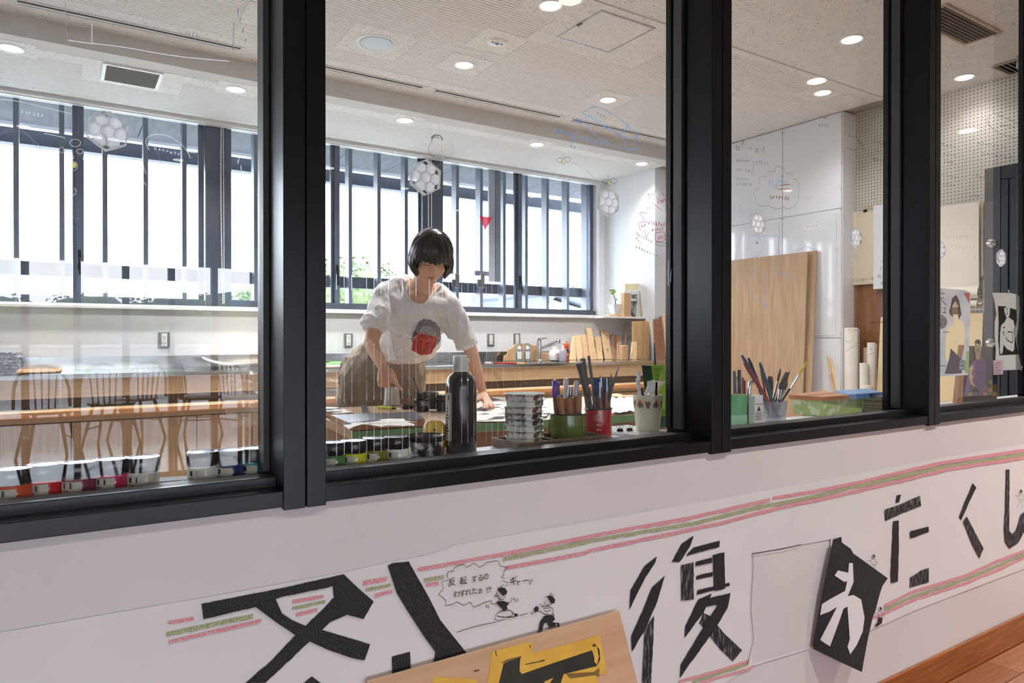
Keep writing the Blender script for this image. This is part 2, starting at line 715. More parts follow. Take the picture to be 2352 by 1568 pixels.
# raised door leaves on the middle pair
m_line = mat('dark_shadow_joint', (120, 122, 126), 0.6)
dz = 0.035
for ya, yb in ((ymid + 0.035, 5.06), (3.345, ymid - 0.035)):
    MB().box(XB - 0.004, XB + 0.001, ya, yb, zdoor + 0.02, zjoin - dz).build('door_leaf', m_wb, wbk, bevel=0.0015)
scr = mat('steel_screw', (120, 120, 122), 0.35, metal=0.8)
for (x, y) in [(1740, 322), (1794, 305), (1800, 304), (1864, 287), (1933, 266), (1794, 405), (1800, 404), (1933, 374), (1794, 503), (1800, 502), (1931, 481)]:
    p = PX(x, y, XB)
    MB().lathe([(0.004, -0.001), (0.004, 0.002), (0.002, 0.003)], p, 8, (-1, 0, 0)).build('screw', scr, wbk)
kn = PX(1739, 557, XB)
MB().lathe([(0.012, 0), (0.012, 0.006), (0.006, 0.008)], kn, 12, (-1, 0, 0)).build('finger_ring', scr, wbk)
lb = PX(1865, 520, XB - 0.005)
MB().box(XB - 0.006, XB - 0.0042, lb.y - 0.075, lb.y + 0.075, lb.z - 0.016, lb.z + 0.016).build('label_strip', mat('label_white', (235, 236, 238), 0.5), wbk)
text('label_lettering', 'かぞくスタジオ', (XB - 0.0068, lb.y, lb.z), 0.018, mat('ink_black', (30, 30, 32), 0.6), wbk, right=(0, -1, 0))

# ---- ceilings
struct(MB().box(-4.2, 5.5, 1.1, 2.917, HN, 3.1).build('ceiling_front', m_tile))
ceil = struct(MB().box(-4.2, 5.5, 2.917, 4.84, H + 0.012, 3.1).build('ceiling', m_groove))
rb = MB()
pitch = 0.0262
y = 3.02
while y < 4.50:
    rb.hexa([(-4.2, y, H), (5.3, y, H), (5.3, y + pitch * 0.68, H), (-4.2, y + pitch * 0.68, H),
             (-4.2, y - pitch * 0.1, H + 0.012), (5.3, y - pitch * 0.1, H + 0.012), (5.3, y + pitch * 0.78, H + 0.012), (-4.2, y + pitch * 0.78, H + 0.012)])
    y += pitch
o = rb.build('ribs', m_rib, ceil)
o['kind'] = 'stuff'
MB().box(-4.2, 5.3, 2.918, 3.015, H - 0.001, H + 0.0118).build('border_strip', m_tile, ceil)
MB().box(-4.2, 5.3, 4.50, 4.839, H - 0.001, H + 0.0118).build('border_strip', m_tile, ceil)
MB().box(-4.2, 5.5, 2.911, 2.9165, HN - 0.004, HN + 0.004).build('edge_bead', m_beam, ceil)
struct(MB().box(-4.2, 5.5, 4.84, 5.02, H2, 3.1).build('beam_1', m_beam))
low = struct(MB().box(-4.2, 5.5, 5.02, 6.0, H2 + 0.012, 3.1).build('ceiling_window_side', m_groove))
rb = MB()
y = 5.12
while y < 5.78:
    rb.hexa([(-4.2, y, H2), (5.02, y, H2), (5.02, y + pitch * 0.68, H2), (-4.2, y + pitch * 0.68, H2),
             (-4.2, y - pitch * 0.1, H2 + 0.012), (5.02, y - pitch * 0.1, H2 + 0.012), (5.02, y + pitch * 0.78, H2 + 0.012), (-4.2, y + pitch * 0.78, H2 + 0.012)])
    y += pitch
o = rb.build('ribs', m_rib, low)
o['kind'] = 'stuff'
MB().box(-4.2, 5.02, 4.99, 5.115, H2 - 0.001, H2 + 0.0118).build('border_strip', m_tile, low)
MB().box(-4.2, 5.02, 5.78, 5.99, H2 - 0.001, H2 + 0.0118).build('border_strip', m_tile, low)
MB().box(-4.2, 5.02, 5.86, 5.90, H2 - 0.028, H2 - 0.0012).build('blind_pelmet', m_beam, low, bevel=0.004)


def patch(x, y, s, z, par):
    MB().box(x - s, x + s, y - s, y + s, z - 0.0016, z + 0.0015).build('flat_tile', m_tile, par)


# ---- downlights
m_bezel = mat('white_lamp_rim', (236, 236, 236), 0.4)
m_bulb = emitter('lamp_face_white', (255, 252, 246), 14.0)
m_bulbw = emitter('lamp_face_warm', (255, 236, 205), 9.0)


def downlight(x, y, z, label, group, r=0.058, warm=False, power=None, par=None):
    t = thing('ceiling_downlight', label, 'ceiling light', (x, y, z), group)
    MB().lathe([(r * 0.8, 0.012), (r * 0.86, -0.001), (r * 1.14, -0.004), (r * 1.18, 0.0), (r * 1.18, 0.004)], (x, y, z - 0.002), 28).build('rim', m_bezel, t, smooth=True)
    MB().lathe([(r * 0.86, 0.0), (r * 0.86, -0.0045), (r * 0.4, -0.006)], (x, y, z - 0.0015), 28).build('lamp_face', m_bulbw if warm else m_bulb, t)
    ld = bpy.data.lights.new('downlight_beam', 'SPOT')
    ld.energy = power or LAMP_ROOM
    ld.spot_size = math.radians(130)
    ld.spot_blend = 0.8
    ld.shadow_soft_size = 0.05
    ld.color = (1.0, 0.94, 0.885) if warm else (1.0, 0.985, 0.965)
    lo = bpy.data.objects.new('downlight_beam', ld)
    COL.objects.link(lo)
    lo.parent = t
    lo.location = (0, 0, -0.03)
    return t


for x, nm in ((-0.24, 'leftmost'), (1.015, 'second from left'), (2.27, 'third from left'), (3.527, 'fourth from left'), (4.775, 'fifth by the pillar')):
    patch(x, 5.07 if False else 5.06, 0.125, H2, low)
    downlight(x, 5.06, H2, 'white downlight in the lower ceiling by the windows, %s of its row' % nm, 'downlights of the window side ceiling', power=(28 if x > 4 else None))
for x, y, lb_ in ((2.27, 3.125, 'white downlight in the ribbed ceiling beside the square access hatch'), (2.275, 4.115, 'white downlight in the ribbed ceiling above the standing person, left of two in its row'),
              (3.533, 4.117, 'white downlight in the ribbed ceiling above the leaning planks, right of two in its row'), (4.775, 3.13, 'white downlight in the ribbed ceiling close to the whiteboard wall'),
              (1.02, 4.115, 'white downlight in the ribbed ceiling half hidden by the left dark mullion')):
    patch(x, y, 0.15, H, ceil)
    downlight(x, y, H, lb_, 'downlights of the ribbed ceiling', power=(24 if x > 4 else None))
downlight(4.03, 2.45, HN, 'white downlight in the flat front ceiling, left of the two there', 'downlights of the front ceiling', r=0.06)
downlight(5.30, 2.40, HN, 'white downlight in the flat front ceiling above the perforated board', 'downlights of the front ceiling', r=0.06) if False else downlight(5.27, 2.38, HN, 'white downlight in the flat front ceiling above the perforated board', 'downlights of the front ceiling', r=0.058, power=8)

# round speaker, emergency lamp
patch(1.65, 4.10, 0.2, H, ceil)
t = thing('ceiling_speaker', 'round white ceiling speaker with a grey mesh cover', 'speaker', (1.65, 4.10, H))
MB().lathe([(0.122, 0.003), (0.125, -0.004), (0.108, -0.008), (0.104, -0.004)], (1.65, 4.10, H), 36).build('rim', m_bezel, t, smooth=True)
MB().lathe([(0.104, 0.0), (0.1, -0.008), (0.06, -0.011), (0.0001, -0.012)], (1.65, 4.10, H), 36).build('mesh_cover', mat('grey_mesh', (168, 172, 176), 0.35, metal=0.2, var=0.1, scale=500), t, smooth=True)
patch(2.27, 3.69, 0.15, H, ceil)
t = thing('emergency_lamp', 'small round white emergency lamp on a flat ceiling tile', 'emergency light', (2.27, 3.69, H))
MB().lathe([(0.062, 0.003), (0.062, -0.004), (0.05, -0.01), (0.0001, -0.012)], (2.27, 3.69, H), 28).build('housing', m_bezel, t, smooth=True)
MB().lathe([(0.02, -0.008), (0.018, -0.014), (0.0001, -0.018)], (2.27, 3.69, H), 16).build('lens', mat('lens_grey', (120, 124, 128), 0.1, metal=0.6), t, smooth=True)
for dx in (-0.035, 0.03):
    MB().lathe([(0.006, -0.009), (0.006, -0.0135)], (2.27 + dx, 3.68, H), 10).build('indicator', m_frame2, t)

# access hatch
hx0, hx1, hy0, hy1 = 2.535, 2.95, 3.01, 3.43
MB().box(2.39, 3.25, 2.925, 3.56, H - 0.0018, H + 0.001).build('flat_tile', m_tile, ceil)
t = thing('ceiling_hatch', 'square access hatch with a thin metal frame in the ceiling', 'hatch', ((hx0 + hx1) / 2, (hy0 + hy1) / 2, H))
m_alu = mat('aluminium_trim', (176, 178, 180), 0.35, metal=0.7)
for a in ((hx0, hx1, hy0, hy0 + 0.011), (hx0, hx1, hy1 - 0.011, hy1), (hx0, hx0 + 0.011, hy0 + 0.011, hy1 - 0.011), (hx1 - 0.011, hx1, hy0 + 0.011, hy1 - 0.011)):
    MB().box(a[0], a[1], a[2], a[3], H - 0.006, H - 0.0019).build('frame_bar', m_alu, t)
MB().box(hx0 + 0.014, hx1 - 0.014, hy0 + 0.014, hy1 - 0.014, H - 0.005, H - 0.002).build('lid', m_tile, t)
MB().box(hx0 - 0.004, hx0 + 0.014, 3.19, 3.23, H - 0.008, H - 0.0055).build('latch', m_frame2, t)

# line diffusers in the strip before the beam
m_slot = mat('slot_black', (22, 22, 24), 0.6)
for (xa, xb_, pos) in ((-0.19, 0.96, 'left of the first mullion'), (1.085, 2.222, 'just right of the first mullion'), (2.33, 3.47, 'in the middle of the wide pane'), (3.61, 4.75, 'ending near the corner pillar'), (-1.4, -0.31, 'at the far left end')):
    t = thing('line_diffuser', 'long twin slot air diffuser before the ceiling beam, %s' % pos, 'air vent', ((xa + xb_) / 2, 4.665, H), 'slot diffusers along the beam')
    MB().box(xa, xb_, 4.640, 4.652, H - 0.0035, H - 0.0012).build('slot', m_slot, t)
    MB().box(xa, xb_, 4.674, 4.686, H - 0.0035, H - 0.0012).build('slot', m_slot, t)
    MB().box(xa, xb_, 4.653, 4.673, H - 0.006, H - 0.0012).build('centre_vane', m_bezel, t)
    MB().box(xa - 0.03, xb_ + 0.03, 4.612, 4.618, H - 0.004, H - 0.0012).build('edge_line', m_beam, t)

# ventilation grilles
def grille(x0, x1, y0, y1, z, label, m1, m2, n, along='x', fr=0.03, group=None):
    t = thing('vent_grille', label, 'air vent', ((x0 + x1) / 2, (y0 + y1) / 2, z), group)
    for a in ((x0, x1, y0, y0 + fr), (x0, x1, y1 - fr, y1), (x0, x0 + fr, y0 + fr, y1 - fr), (x1 - fr, x1, y0 + fr, y1 - fr)):
        MB().box(a[0], a[1], a[2], a[3], z - 0.012, z - 0.002).build('frame_bar', m1, t, bevel=0.002)
    MB().box(x0 + fr, x1 - fr, y0 + fr, y1 - fr, z - 0.004, z - 0.002).build('backing', m_slot, t)
    for i in range(n):
        yy = y0 + fr + (y1 - y0 - 2 * fr) * (i + 0.5) / n
        d = (y1 - y0 - 2 * fr) / n
        MB().hexa([(x0 + fr, yy - d * 0.3, z - 0.013), (x1 - fr, yy - d * 0.3, z - 0.013), (x1 - fr, yy - d * 0.12, z - 0.013), (x0 + fr, yy - d * 0.12, z - 0.013),
                   (x0 + fr, yy + d * 0.25, z - 0.0045), (x1 - fr, yy + d * 0.25, z - 0.0045), (x1 - fr, yy + d * 0.45, z - 0.0045), (x0 + fr, yy + d * 0.45, z - 0.0045)]).build('slat', m2, t)
    return t


MB().box(0.12, 0.70, 4.985, 5.42, H2 - 0.0016, H2 + 0.0015).build('flat_tile', m_tile, low)
grille(0.225, 0.565, 5.0, 5.345, H2, 'white framed grey vent grille in the lower ceiling by the windows', m_bezel, mat('vent_grey', (182, 178, 172), 0.6), 18, fr=0.022)
m_vb = mat('vent_taupe', (122, 112, 104), 0.6)
m_vf = mat('vent_frame_beige', (186, 174, 160), 0.7)
grille(4.02, 4.67, 1.905, 2.115, HN, 'dark slatted vent grille in the flat front ceiling, upper right of the photo', m_vf, m_vb, 8, fr=0.018, group=None)
grille(5.2, 5.46, 1.92, 2.19, HN, 'dark slatted vent grille at the right edge behind a grey bracket', m_vf, m_vb, 8, fr=0.015)
q = PZ(2349, 128, HN)
t = thing('ceiling_bracket', 'small round grey two part ceiling bracket at the right edge of the photo', 'bracket', (q.x, q.y, HN))
MB().lathe([(0.035, 0.0), (0.035, -0.03), (0.031, -0.032)], q, 24).build('upper_drum', m_alu, t, smooth=True)
MB().lathe([(0.026, -0.033), (0.026, -0.038)], q, 24).build('gap_ring', m_slot, t)
MB().lathe([(0.034, -0.039), (0.034, -0.075), (0.028, -0.078)], q, 24).build('lower_drum', m_alu, t, smooth=True)
grille(3.05, 3.62, 1.905, 2.115, HN, 'dark slatted vent grille beside the second mullion at the top edge', m_vf, m_vb, 8, fr=0.018)

# ================================================================ BACK WINDOWS
m_post = mat('dark_window_metal', (72, 79, 92), 0.4, metal=0.3, var=0.06)
m_sash = mat('dark_sash_metal', (82, 91, 107), 0.35, metal=0.3)
YB = 5.95
Z0, Z1 = 1.375, 2.832
cols = [-2.78, -0.87, 1.044, 2.945, 4.87]
for i in range(4):
    x0, x1 = cols[i], cols[i + 1]
    g = sgroup('window_%d' % (i + 9), (x0, YB, Z0))
    mid = (x0 + x1) / 2 + 0.03
    a, b = x0 + 0.07, x1 - 0.085
    if i == 3:
        b = x1 + 0.055
    MB().box(a, b, YB - 0.01, YB + 0.07, Z0 - 0.005, Z0 + 0.045).build('sill_rail', m_post, g, bevel=0.002)
    MB().box(a, b, YB - 0.01, YB + 0.07, Z1 - 0.02, Z1 + 0.01).build('head_rail', m_post, g)
    # far sash (left) and near sash (right), meeting at the middle
    for nm, xa, xb_, yy in (('near_sash', a, mid + 0.03, YB + 0.005), ('far_sash', mid - 0.04, b, YB + 0.036)):
        wl = 0.045 if nm == 'near_sash' else 0.04
        MB().box(xa, xa + wl, yy, yy + 0.028, Z0 + 0.02, Z1).build(nm + '_stile', m_sash, g, bevel=0.002)
        MB().box(xb_ - wl, xb_, yy, yy + 0.028, Z0 + 0.02, Z1).build(nm + '_stile', m_sash, g, bevel=0.002)
        MB().box(xa + wl, xb_ - wl, yy, yy + 0.028, Z0 + 0.02, Z0 + 0.055).build(nm + '_rail', m_sash, g)
        MB().box(xa + wl, xb_ - wl, yy + 0.012, yy + 0.016, Z0 + 0.055, Z1).build(nm + '_pane', m_wglass, g)
    lk = mid + 0.0
    MB().box(lk - 0.012, lk + 0.012, YB - 0.018, YB + 0.004, 1.62, 1.76).build('crescent_lock', m_frame2, g, bevel=0.004)
    MB().bar((lk - 0.002, YB - 0.028, 1.70), (lk + 0.006, YB - 0.026, 1.58), 0.018, 0.012).build('lock_lever', m_frame2, g, bevel=0.003)
for x, wd in ((1.044, 0.158), (2.945, 0.215), (-0.87, 0.16), (-2.78, 0.16)):
    struct(MB().box(x - wd / 2, x + wd / 2, YB - 0.02, YB + 0.10, Z0, Z1 + 0.01).build('trim_2', m_post, bevel=0.003))
struct(MB().box(-4.2, 4.45, 5.385, YB - 0.022, 1.319, 1.338).build('trim_3', mat('pale_sill', (236, 236, 236), 0.5), bevel=0.002))
struct(MB().box(4.451, 5.018, 5.26, YB - 0.022, 1.319, 1.338).build('trim_6', mat('pale_sill', (236, 236, 236), 0.5), bevel=0.002))
struct(MB().box(4.93, 5.018, YB - 0.06, YB + 0.06, 1.339, H2 - 0.001).build('trim_4', m_room, bevel=0.004))
struct(MB().box(-4.2, 5.02, YB - 0.04, YB + 0.0, 2.795, 2.8255).build('trim_5', m_bezel, bevel=0.004))

# bead chain and blind cords
m_bead = mat('white_bead', (230, 232, 235), 0.4)
t = thing('bead_chain', 'white bead chain of a blind hanging down the dark window post', 'blind cord', (1.075, YB - 0.06, 1.4))
bd = MB()
z = 1.40
while z < 2.80:
    bd.ball((1.078 + 0.01 * math.sin(z * 2), YB - 0.06, z), 0.0062, 6, 4)
    z += 0.015
bd.tube([(1.092, YB - 0.06, 1.40), (1.086, YB - 0.06, 2.80)], 0.0025, 5)
o = bd.build('beads', m_bead, t)
o['kind'] = 'stuff'
for px_, nm in ((984, 'left'), (991, 'right')):
    a = PY(px_, 440, YB - 0.05)
    t = thing('hanging_cord', 'thin pale blind cord on the middle window post, %s of the pair' % nm, 'blind cord', (a.x, YB - 0.05, 1.4), 'pair of blind cords')
    MB().tube([(a.x, YB - 0.05, 1.42), (a.x, YB - 0.05, 2.80)], 0.004, 6).build('cord', m_bead, t)
    MB().lathe([(0.004, 0), (0.011, 0.004), (0.009, 0.03), (0.004, 0.036)], (a.x, YB - 0.05, 1.392), 10).build('pull_weight', m_bead, t)

# ---- exterior sun louver: fins hung in front of the windows
m_fin = mat('louver_metal', (104, 112, 126), 0.45, metal=0.2, var=0.06, scale=30)
lv = thing('sun_louver', 'exterior screen of vertical grey metal fins outside the back windows', 'sun louver', (1, 6.4, 1.3))
k = 0
x = 0.0255 - 0.281 * 9
while x < 6.2:
    MB().box(x - 0.034, x, 6.27, 6.37, 0.6, 3.2).build('fin', m_fin, lv)
    x += 0.2815
MB().box(-3.4, 6.2, 6.375, 6.42, 1.595, 1.70).build('cross_rail', m_post, lv)
MB().box(-3.4, 6.2, 6.375, 6.42, 0.62, 0.70).build('cross_rail', m_post, lv)
# opened side hung vent light with two catches
m_vsash = mat('light_grey_sash', (120, 128, 142), 0.4, metal=0.2)
t = thing('open_vent_sash', 'dark open vent sash behind the person with two silver catches', 'window sash', (3.73, 6.12, 1.7))
MB().box(3.74, 3.80, 6.1, 6.14, 1.70, 2.86).build('stile', m_vsash, t, bevel=0.003)
MB().box(3.665, 3.738, 6.11, 6.13, 1.70, 2.86).build('stile_lit_side', mat('lit_sash_side', (176, 184, 196), 0.4), t)  # paler left half: daylight on the stile's side put into the colour
MB().box(3.02, 3.25, 6.1, 6.13, 1.755, 1.80).build('rail', m_vsash, t)
MB().box(3.50, 3.66, 6.1, 6.13, 1.755, 1.80).build('rail', m_vsash, t)
for px_ in (1049, 1107):
    a = PY(px_, 645, 6.06)
    MB().box(a.x - 0.022, a.x + 0.022, 6.04, 6.07, a.z - 0.07, a.z + 0.07).build('catch', scr, t, bevel=0.004)
    MB().box(a.x - 0.055, a.x - 0.022, 6.045, 6.065, a.z - 0.055, a.z + 0.01).build('catch_block', m_post, t)

# ---- eaves outside
m_soffit = wood('weathered_soffit_board', (92, 97, 104), (70, 75, 84), axis=1, rough=0.8, scale=4, k=5)
ev = struct(MB().box(-6, 12, 6.42, 7.5, 2.985, 3.1).build('roof', m_post))
tx = -6.0
i = 0
while tx < 12:
    MB().box(tx + 0.004, tx + 0.596, 6.12, 7.27, 2.955, 2.984).build('soffit_board', m_soffit, ev)
    tx += 0.6
    i += 1
MB().box(-6, 12, 7.272, 7.36, 2.925, 2.985).build('fascia_edge', mat('pale_fascia', (214, 220, 228), 0.6), ev)
MB().box(-6, 12, 7.37, 7.49, 2.80, 2.985).build('eaves_beam', m_post, ev)
# ================================================================ THE HALL BEHIND THE CAMERA (seen mirrored in the glass) AND THE OUTDOORS
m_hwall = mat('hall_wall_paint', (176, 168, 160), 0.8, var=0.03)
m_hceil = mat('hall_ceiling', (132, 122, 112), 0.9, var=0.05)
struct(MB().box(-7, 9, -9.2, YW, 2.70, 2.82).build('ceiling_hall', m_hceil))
struct(MB().box(-7.2, -7, -9.2, YW, -0.1, 2.8).build('wall_hall_left', m_hwall))
struct(MB().box(9, 9.2, -9.2, YW, -0.1, 2.8).build('wall_hall_right', m_hwall))
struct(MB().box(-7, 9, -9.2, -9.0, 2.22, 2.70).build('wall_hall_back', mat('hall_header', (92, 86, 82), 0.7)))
hw = sgroup('window_14', (1, -9.05, 0))
x = -7.0
while x < 9.0:
    MB().box(x - 0.045, x + 0.045, -9.12, -9.0, -0.01, 2.22).build('mullion', m_post, hw)
    MB().box(x + 0.046, x + 0.554, -9.07, -9.062, 0.04, 2.2).build('pane', m_wglass, hw)
    x += 0.6
MB().box(-7, 9, -9.12, -9.0, -0.012, 0.035).build('threshold', m_post, hw)

for x, y, nm in ((0.1, -0.07, 'above the camera'), (2.0, -0.07, 'mirrored at the top of the wide pane'), (3.9, -0.07, 'mirrored near the whiteboard wall'), (5.8, -0.07, 'towards the right end'), (-1.8, -0.07, 'towards the left end'),
                 (2.38, -3.0, 'mirrored above the middle windows'), (4.9, -3.0, 'to the right of the slat screen'), (-0.5, -3.0, 'over the chairs')):
    downlight(x, y, 2.70, 'warm corridor downlight %s' % nm, 'warm corridor downlights', r=0.062, warm=True, power=LAMP_HALL * (0.22 if x < 1 else 1.5 if x > 3 else 0.8))

# slat screen standing in the hall
m_slat = wood('walnut_slat', (104, 84, 68), (80, 62, 48), axis=2, rough=0.5, scale=5, k=12)
sl = thing('slat_screen', 'floor to ceiling wooden slat screen in the hall, mirrored as faint stripes over the person', 'screen', (2.3, -1.6, 0))
x = 1.36
k = 0
while x < 4.3:
    MB().box(x, x + 0.040, -1.608, -1.598, -0.01, 2.69).build('slat', m_slat, sl)
    x += 0.0478
MB().box(1.34, 4.34, -1.597, -1.58, 2.58, 2.66).build('rail', m_slat, sl)
MB().box(1.34, 4.34, -1.597, -1.58, 0.03, 0.1).build('rail', m_slat, sl)

# chairs and tables of the hall
m_ch = wood('dark_oak_chair', (112, 84, 60), (84, 60, 42), axis=2, rough=0.4)
def hall_chair(label):
    t = thing('hall_chair', label, 'chair', (0, 0, 0), 'wooden chairs in the hall')
    MB().lathe([(0.0001, 0.425), (0.2, 0.425), (0.225, 0.435), (0.225, 0.452), (0.19, 0.456), (0.0001, 0.452)], (0, 0, 0), 20).build('seat', m_ch, t, smooth=True)
    for sx in (-1, 1):
        for sy in (-1, 1):
            MB().tube([(sx * 0.21, sy * 0.21, -0.01), (sx * 0.13, sy * 0.13, 0.43)], [0.013, 0.019], 8).build('leg', m_ch, t, smooth=True)
    pts = [(0.23 * math.sin(a), 0.19 + 0.04 * math.cos(a), 0.46 + 0.40 * max(0, math.cos(a)) ** 0.55) for a in [PI * (i / 14 - 0.5) for i in range(15)]]
    MB().tube(pts, 0.014, 8).build('back_hoop', m_ch, t, smooth=True)
    for dx in (-0.13, -0.065, 0, 0.065, 0.13):
        MB().tube([(dx * 0.8, 0.19, 0.45), (dx, 0.225, 0.46 + 0.40 * math.cos(math.asin(dx / 0.23)) ** 0.55)], 0.007, 6).build('spindle', m_ch, t, smooth=True)
    MB().bar((-0.16, 0.16, 0.2), (-0.16, -0.16, 0.2), 0.016, 0.016).build('stretcher', m_ch, t)
    MB().bar((0.16, 0.16, 0.2), (0.16, -0.16, 0.2), 0.016, 0.016).build('stretcher', m_ch, t)
    return t


hc = hall_chair('dark hoop back wooden chair in the hall, mirrored between the two middle jars')
spots = [(0.45, -5.9, 0.4, None), (-0.1, -5.3, 2.9, 'dark hoop back wooden chair in the hall, mirrored at the far left of the photo'),
         (0.72, -6.4, -0.5, 'dark hoop back wooden chair in the hall, second of the mirrored row'), (1.35, -6.2, 1.9, 'dark hoop back wooden chair in the hall, third of the mirrored row'),
         (1.75, -6.0, 2.6, 'dark hoop back wooden chair in the hall, mirrored close to the left mullion')]
for x, y, rz, lb_ in spots:
    if lb_ is None:
        hc.location = (x, y, -0.012 + 0.01)
        hc.rotation_euler = (0, 0, rz)
    else:
        copy_thing(hc, (x, y, -0.002), lb_, rz)
t = thing('hall_table', 'dark wooden table in the hall mirrored beside the chairs', 'table', (1.55, -6.7, 0))
MB().box(1.1, 2.1, -7.1, -6.6, 0.68, 0.71).build('tabletop', m_ch, t, bevel=0.004)
for x, y in ((1.15, -7.05), (2.05, -7.05), (1.15, -6.65), (2.05, -6.65)):
    MB().box(x - 0.022, x + 0.022, y - 0.022, y + 0.022, -0.012, 0.68).build('leg', m_ch, t)

# ---- outdoors
m_ground = mat('outdoor_ground', (150, 150, 140), 0.95, var=0.2, scale=0.6)
struct(MB().box(-120, 160, 6.2, 260, -3.3, -3.2).build('ground', m_ground))
struct(MB().box(-120, 160, -200, -9.21, -0.25, -0.1).build('ground_terrace', mat('terrace_paving', (190, 188, 182), 0.8, var=0.06, scale=2)))
t = thing('garden_wall', 'low white garden wall mirrored across the lower left pane', 'wall', (0, -13, -0.1))
for i in range(14):
    MB().box(-14 + i * 2 + 0.008, -12 + i * 2 - 0.008, -13.1, -13.0, -0.1, 0.95).build('panel', m_white, t)
MB().box(-14, 14, -13.14, -12.96, 0.951, 1.0).build('coping', m_white, t)

LEAF = [mat('leaf_green_%d' % i, c, 0.6, var=0.3, scale=1.5, spec=0.2) for i, c in enumerate([(86, 100, 64), (98, 112, 72), (76, 94, 68)])]
m_bark = mat('bark', (92, 78, 64), 0.9, var=0.2)


def tree(x, y, z0, hgt, rad, label, group, n=900, mi=0, leaf=0.3):
    t = thing('leafy_tree', label, 'tree', (x, y, z0), group)
    rnd = random.Random(int(x * 100 + y * 10))
    mb = MB()
    lobes = [(rnd.uniform(-1, 1) * rad * 0.55, rnd.uniform(-1, 1) * rad * 0.55, rnd.uniform(-0.4, 0.5) * rad, rad * rnd.uniform(0.45, 0.75)) for _ in range(7)]
    cz = z0 + hgt - rad
    for i in range(n):
        lx, ly, lz, lr = lobes[i % 7]
        d = Vector((rnd.gauss(0, 1), rnd.gauss(0, 1), rnd.gauss(0, 1))).normalized()
        c = Vector((x + lx, y + ly, cz + lz)) + d * lr * rnd.uniform(0.75, 1.05)
        u = Vector((rnd.gauss(0, 1), rnd.gauss(0, 1), rnd.gauss(0, 1))).normalized()
        v = d.cross(u).normalized() * leaf * rnd.uniform(0.5, 1)
        u2 = (d * 0.4 + u).normalized() * leaf * rnd.uniform(0.5, 1)
        mb.add([c - v, c + u2 * 0.6, c + v, c - u2 * 0.7], [(0, 1, 2, 3)])
    o = mb.build('foliage', LEAF[mi], t, fix=False)
    o['kind'] = 'stuff'
    core = MB()
    for lx, ly, lz, lr in lobes:
        core.ball((x + lx, y + ly, cz + lz), lr * 0.8, 10, 7)
    core.build('inner_foliage', LEAF[(mi + 2) % 3], t, smooth=True)['kind'] = 'stuff'
    MB().tube([(x, y, z0), (x + 0.1, y, z0 + hgt * 0.4), (x, y, cz)], [rad * 0.1, rad * 0.08, rad * 0.05], 8).build('trunk', m_bark, t)


def at(px, py, Y):
    return PY(px, py, Y)


for (px, py, Y, rad, nm, mi) in ((752, 600, 44, 4.4, 'tall pale green tree behind the window left of the person', 0), (815, 624, 30, 2.4, 'rounder green tree behind the window just left of the person', 1),
                            (592, 650, 58, 4.2, 'pale green tree seen just left of the first mullion', 1), (520, 680, 74, 4.2, 'low green tree seen between the dark post and the first mullion', 0),
                            (1328, 652, 88, 5.5, 'distant green tree at the right end of the windows', 2), (1150, 694, 66, 3.0, 'low green trees behind the tiled roof', 1)):
    p = at(px, py - 18, Y)
    tree(p.x, Y, -3.2, p.z + 3.2, rad, nm, 'trees behind the back windows', n=3000, mi=mi, leaf=rad * 0.055)
for i in range(15):
    tree(-13 + i * 2.75, (-31, -37, -43)[i % 3], -0.2, 3.1 + (i * 7 % 4) * 0.22 + 0.35 * (i % 3), 1.9 + 0.25 * (i % 3), 'round tree beyond the garden wall, number %s of the row mirrored in the left pane' % ('one', 'two', 'three', 'four', 'five', 'six', 'seven', 'eight', 'nine', 'ten', 'eleven', 'twelve', 'thirteen', 'fourteen', 'fifteen')[i], 'trees mirrored in the left pane', n=1200, mi=i % 3, leaf=0.16)
# mountain ridge far behind the hall
hl = MB()
m_hill = mat('distant_hill', (70, 92, 104), 0.95, var=0.15, scale=0.05)
def ridge(u, v):
    X = -120 + 260 * u
    hgt = 10.5 + 2.2 * math.sin(u * 9 + 1) + 1.2 * math.sin(u * 23)
    return Vector((X, -120 - v * 30, -0.3 + hgt * math.sin(v * PI / 2)))


hl.grid(ridge, 60, 6)
struct(hl.build('hills', m_hill, smooth=True))

# neighbour house
m_rt = mat('slate_roof_tile', (74, 84, 100), 0.6, var=0.08)
hs = thing('neighbour_house', 'neighbouring house with blue grey tiled roof and white gable outside the right windows', 'house', (10, 18, -3.2))
a0, a1 = at(1090, 696, 16), at(1240, 681, 19)
e0, e1 = at(1090, 730, 14.5), at(1240, 720, 17)
n_ = 16
for i in range(n_):                     # tile courses
    f0, f1 = i / n_, (i + 1.08) / n_
    q = [a0.lerp(e0, f0) + Vector((0, 0, 0.03)), a1.lerp(e1, f0) + Vector((0, 0, 0.03)), a1.lerp(e1, f1) + Vector((0, 0, 0.06)), a0.lerp(e0, f1) + Vector((0, 0, 0.06))]
    MB().prism(q, (0, 0, -0.05)).build('roof_course', m_rt, hs)
MB().tube([a0 + Vector((0, 0, 0.1)), a1 + Vector((0, 0, 0.1))], 0.11, 8).build('ridge_tile', m_rt, hs)
MB().hexa([(e0.x, e0.y + 0.4, -3.2), (e1.x, e1.y + 0.4, -3.2), (e1.x, e1.y + 3, -3.2), (e0.x, e0.y + 3, -3.2),
           (e0.x, e0.y + 0.4, e0.z), (e1.x, e1.y + 0.4, e1.z), (e1.x, e1.y + 3, e1.z), (e0.x, e0.y + 3, e0.z)]).build('wall', m_white, hs)
g1 = thing('gabled_shed', 'small white gabled house with grey blue roof outside the rightmost window', 'house', (12, 19, -3.2))
A, B, C = at(1246, 716, 19), at(1268, 688, 19), at(1345, 712, 19)
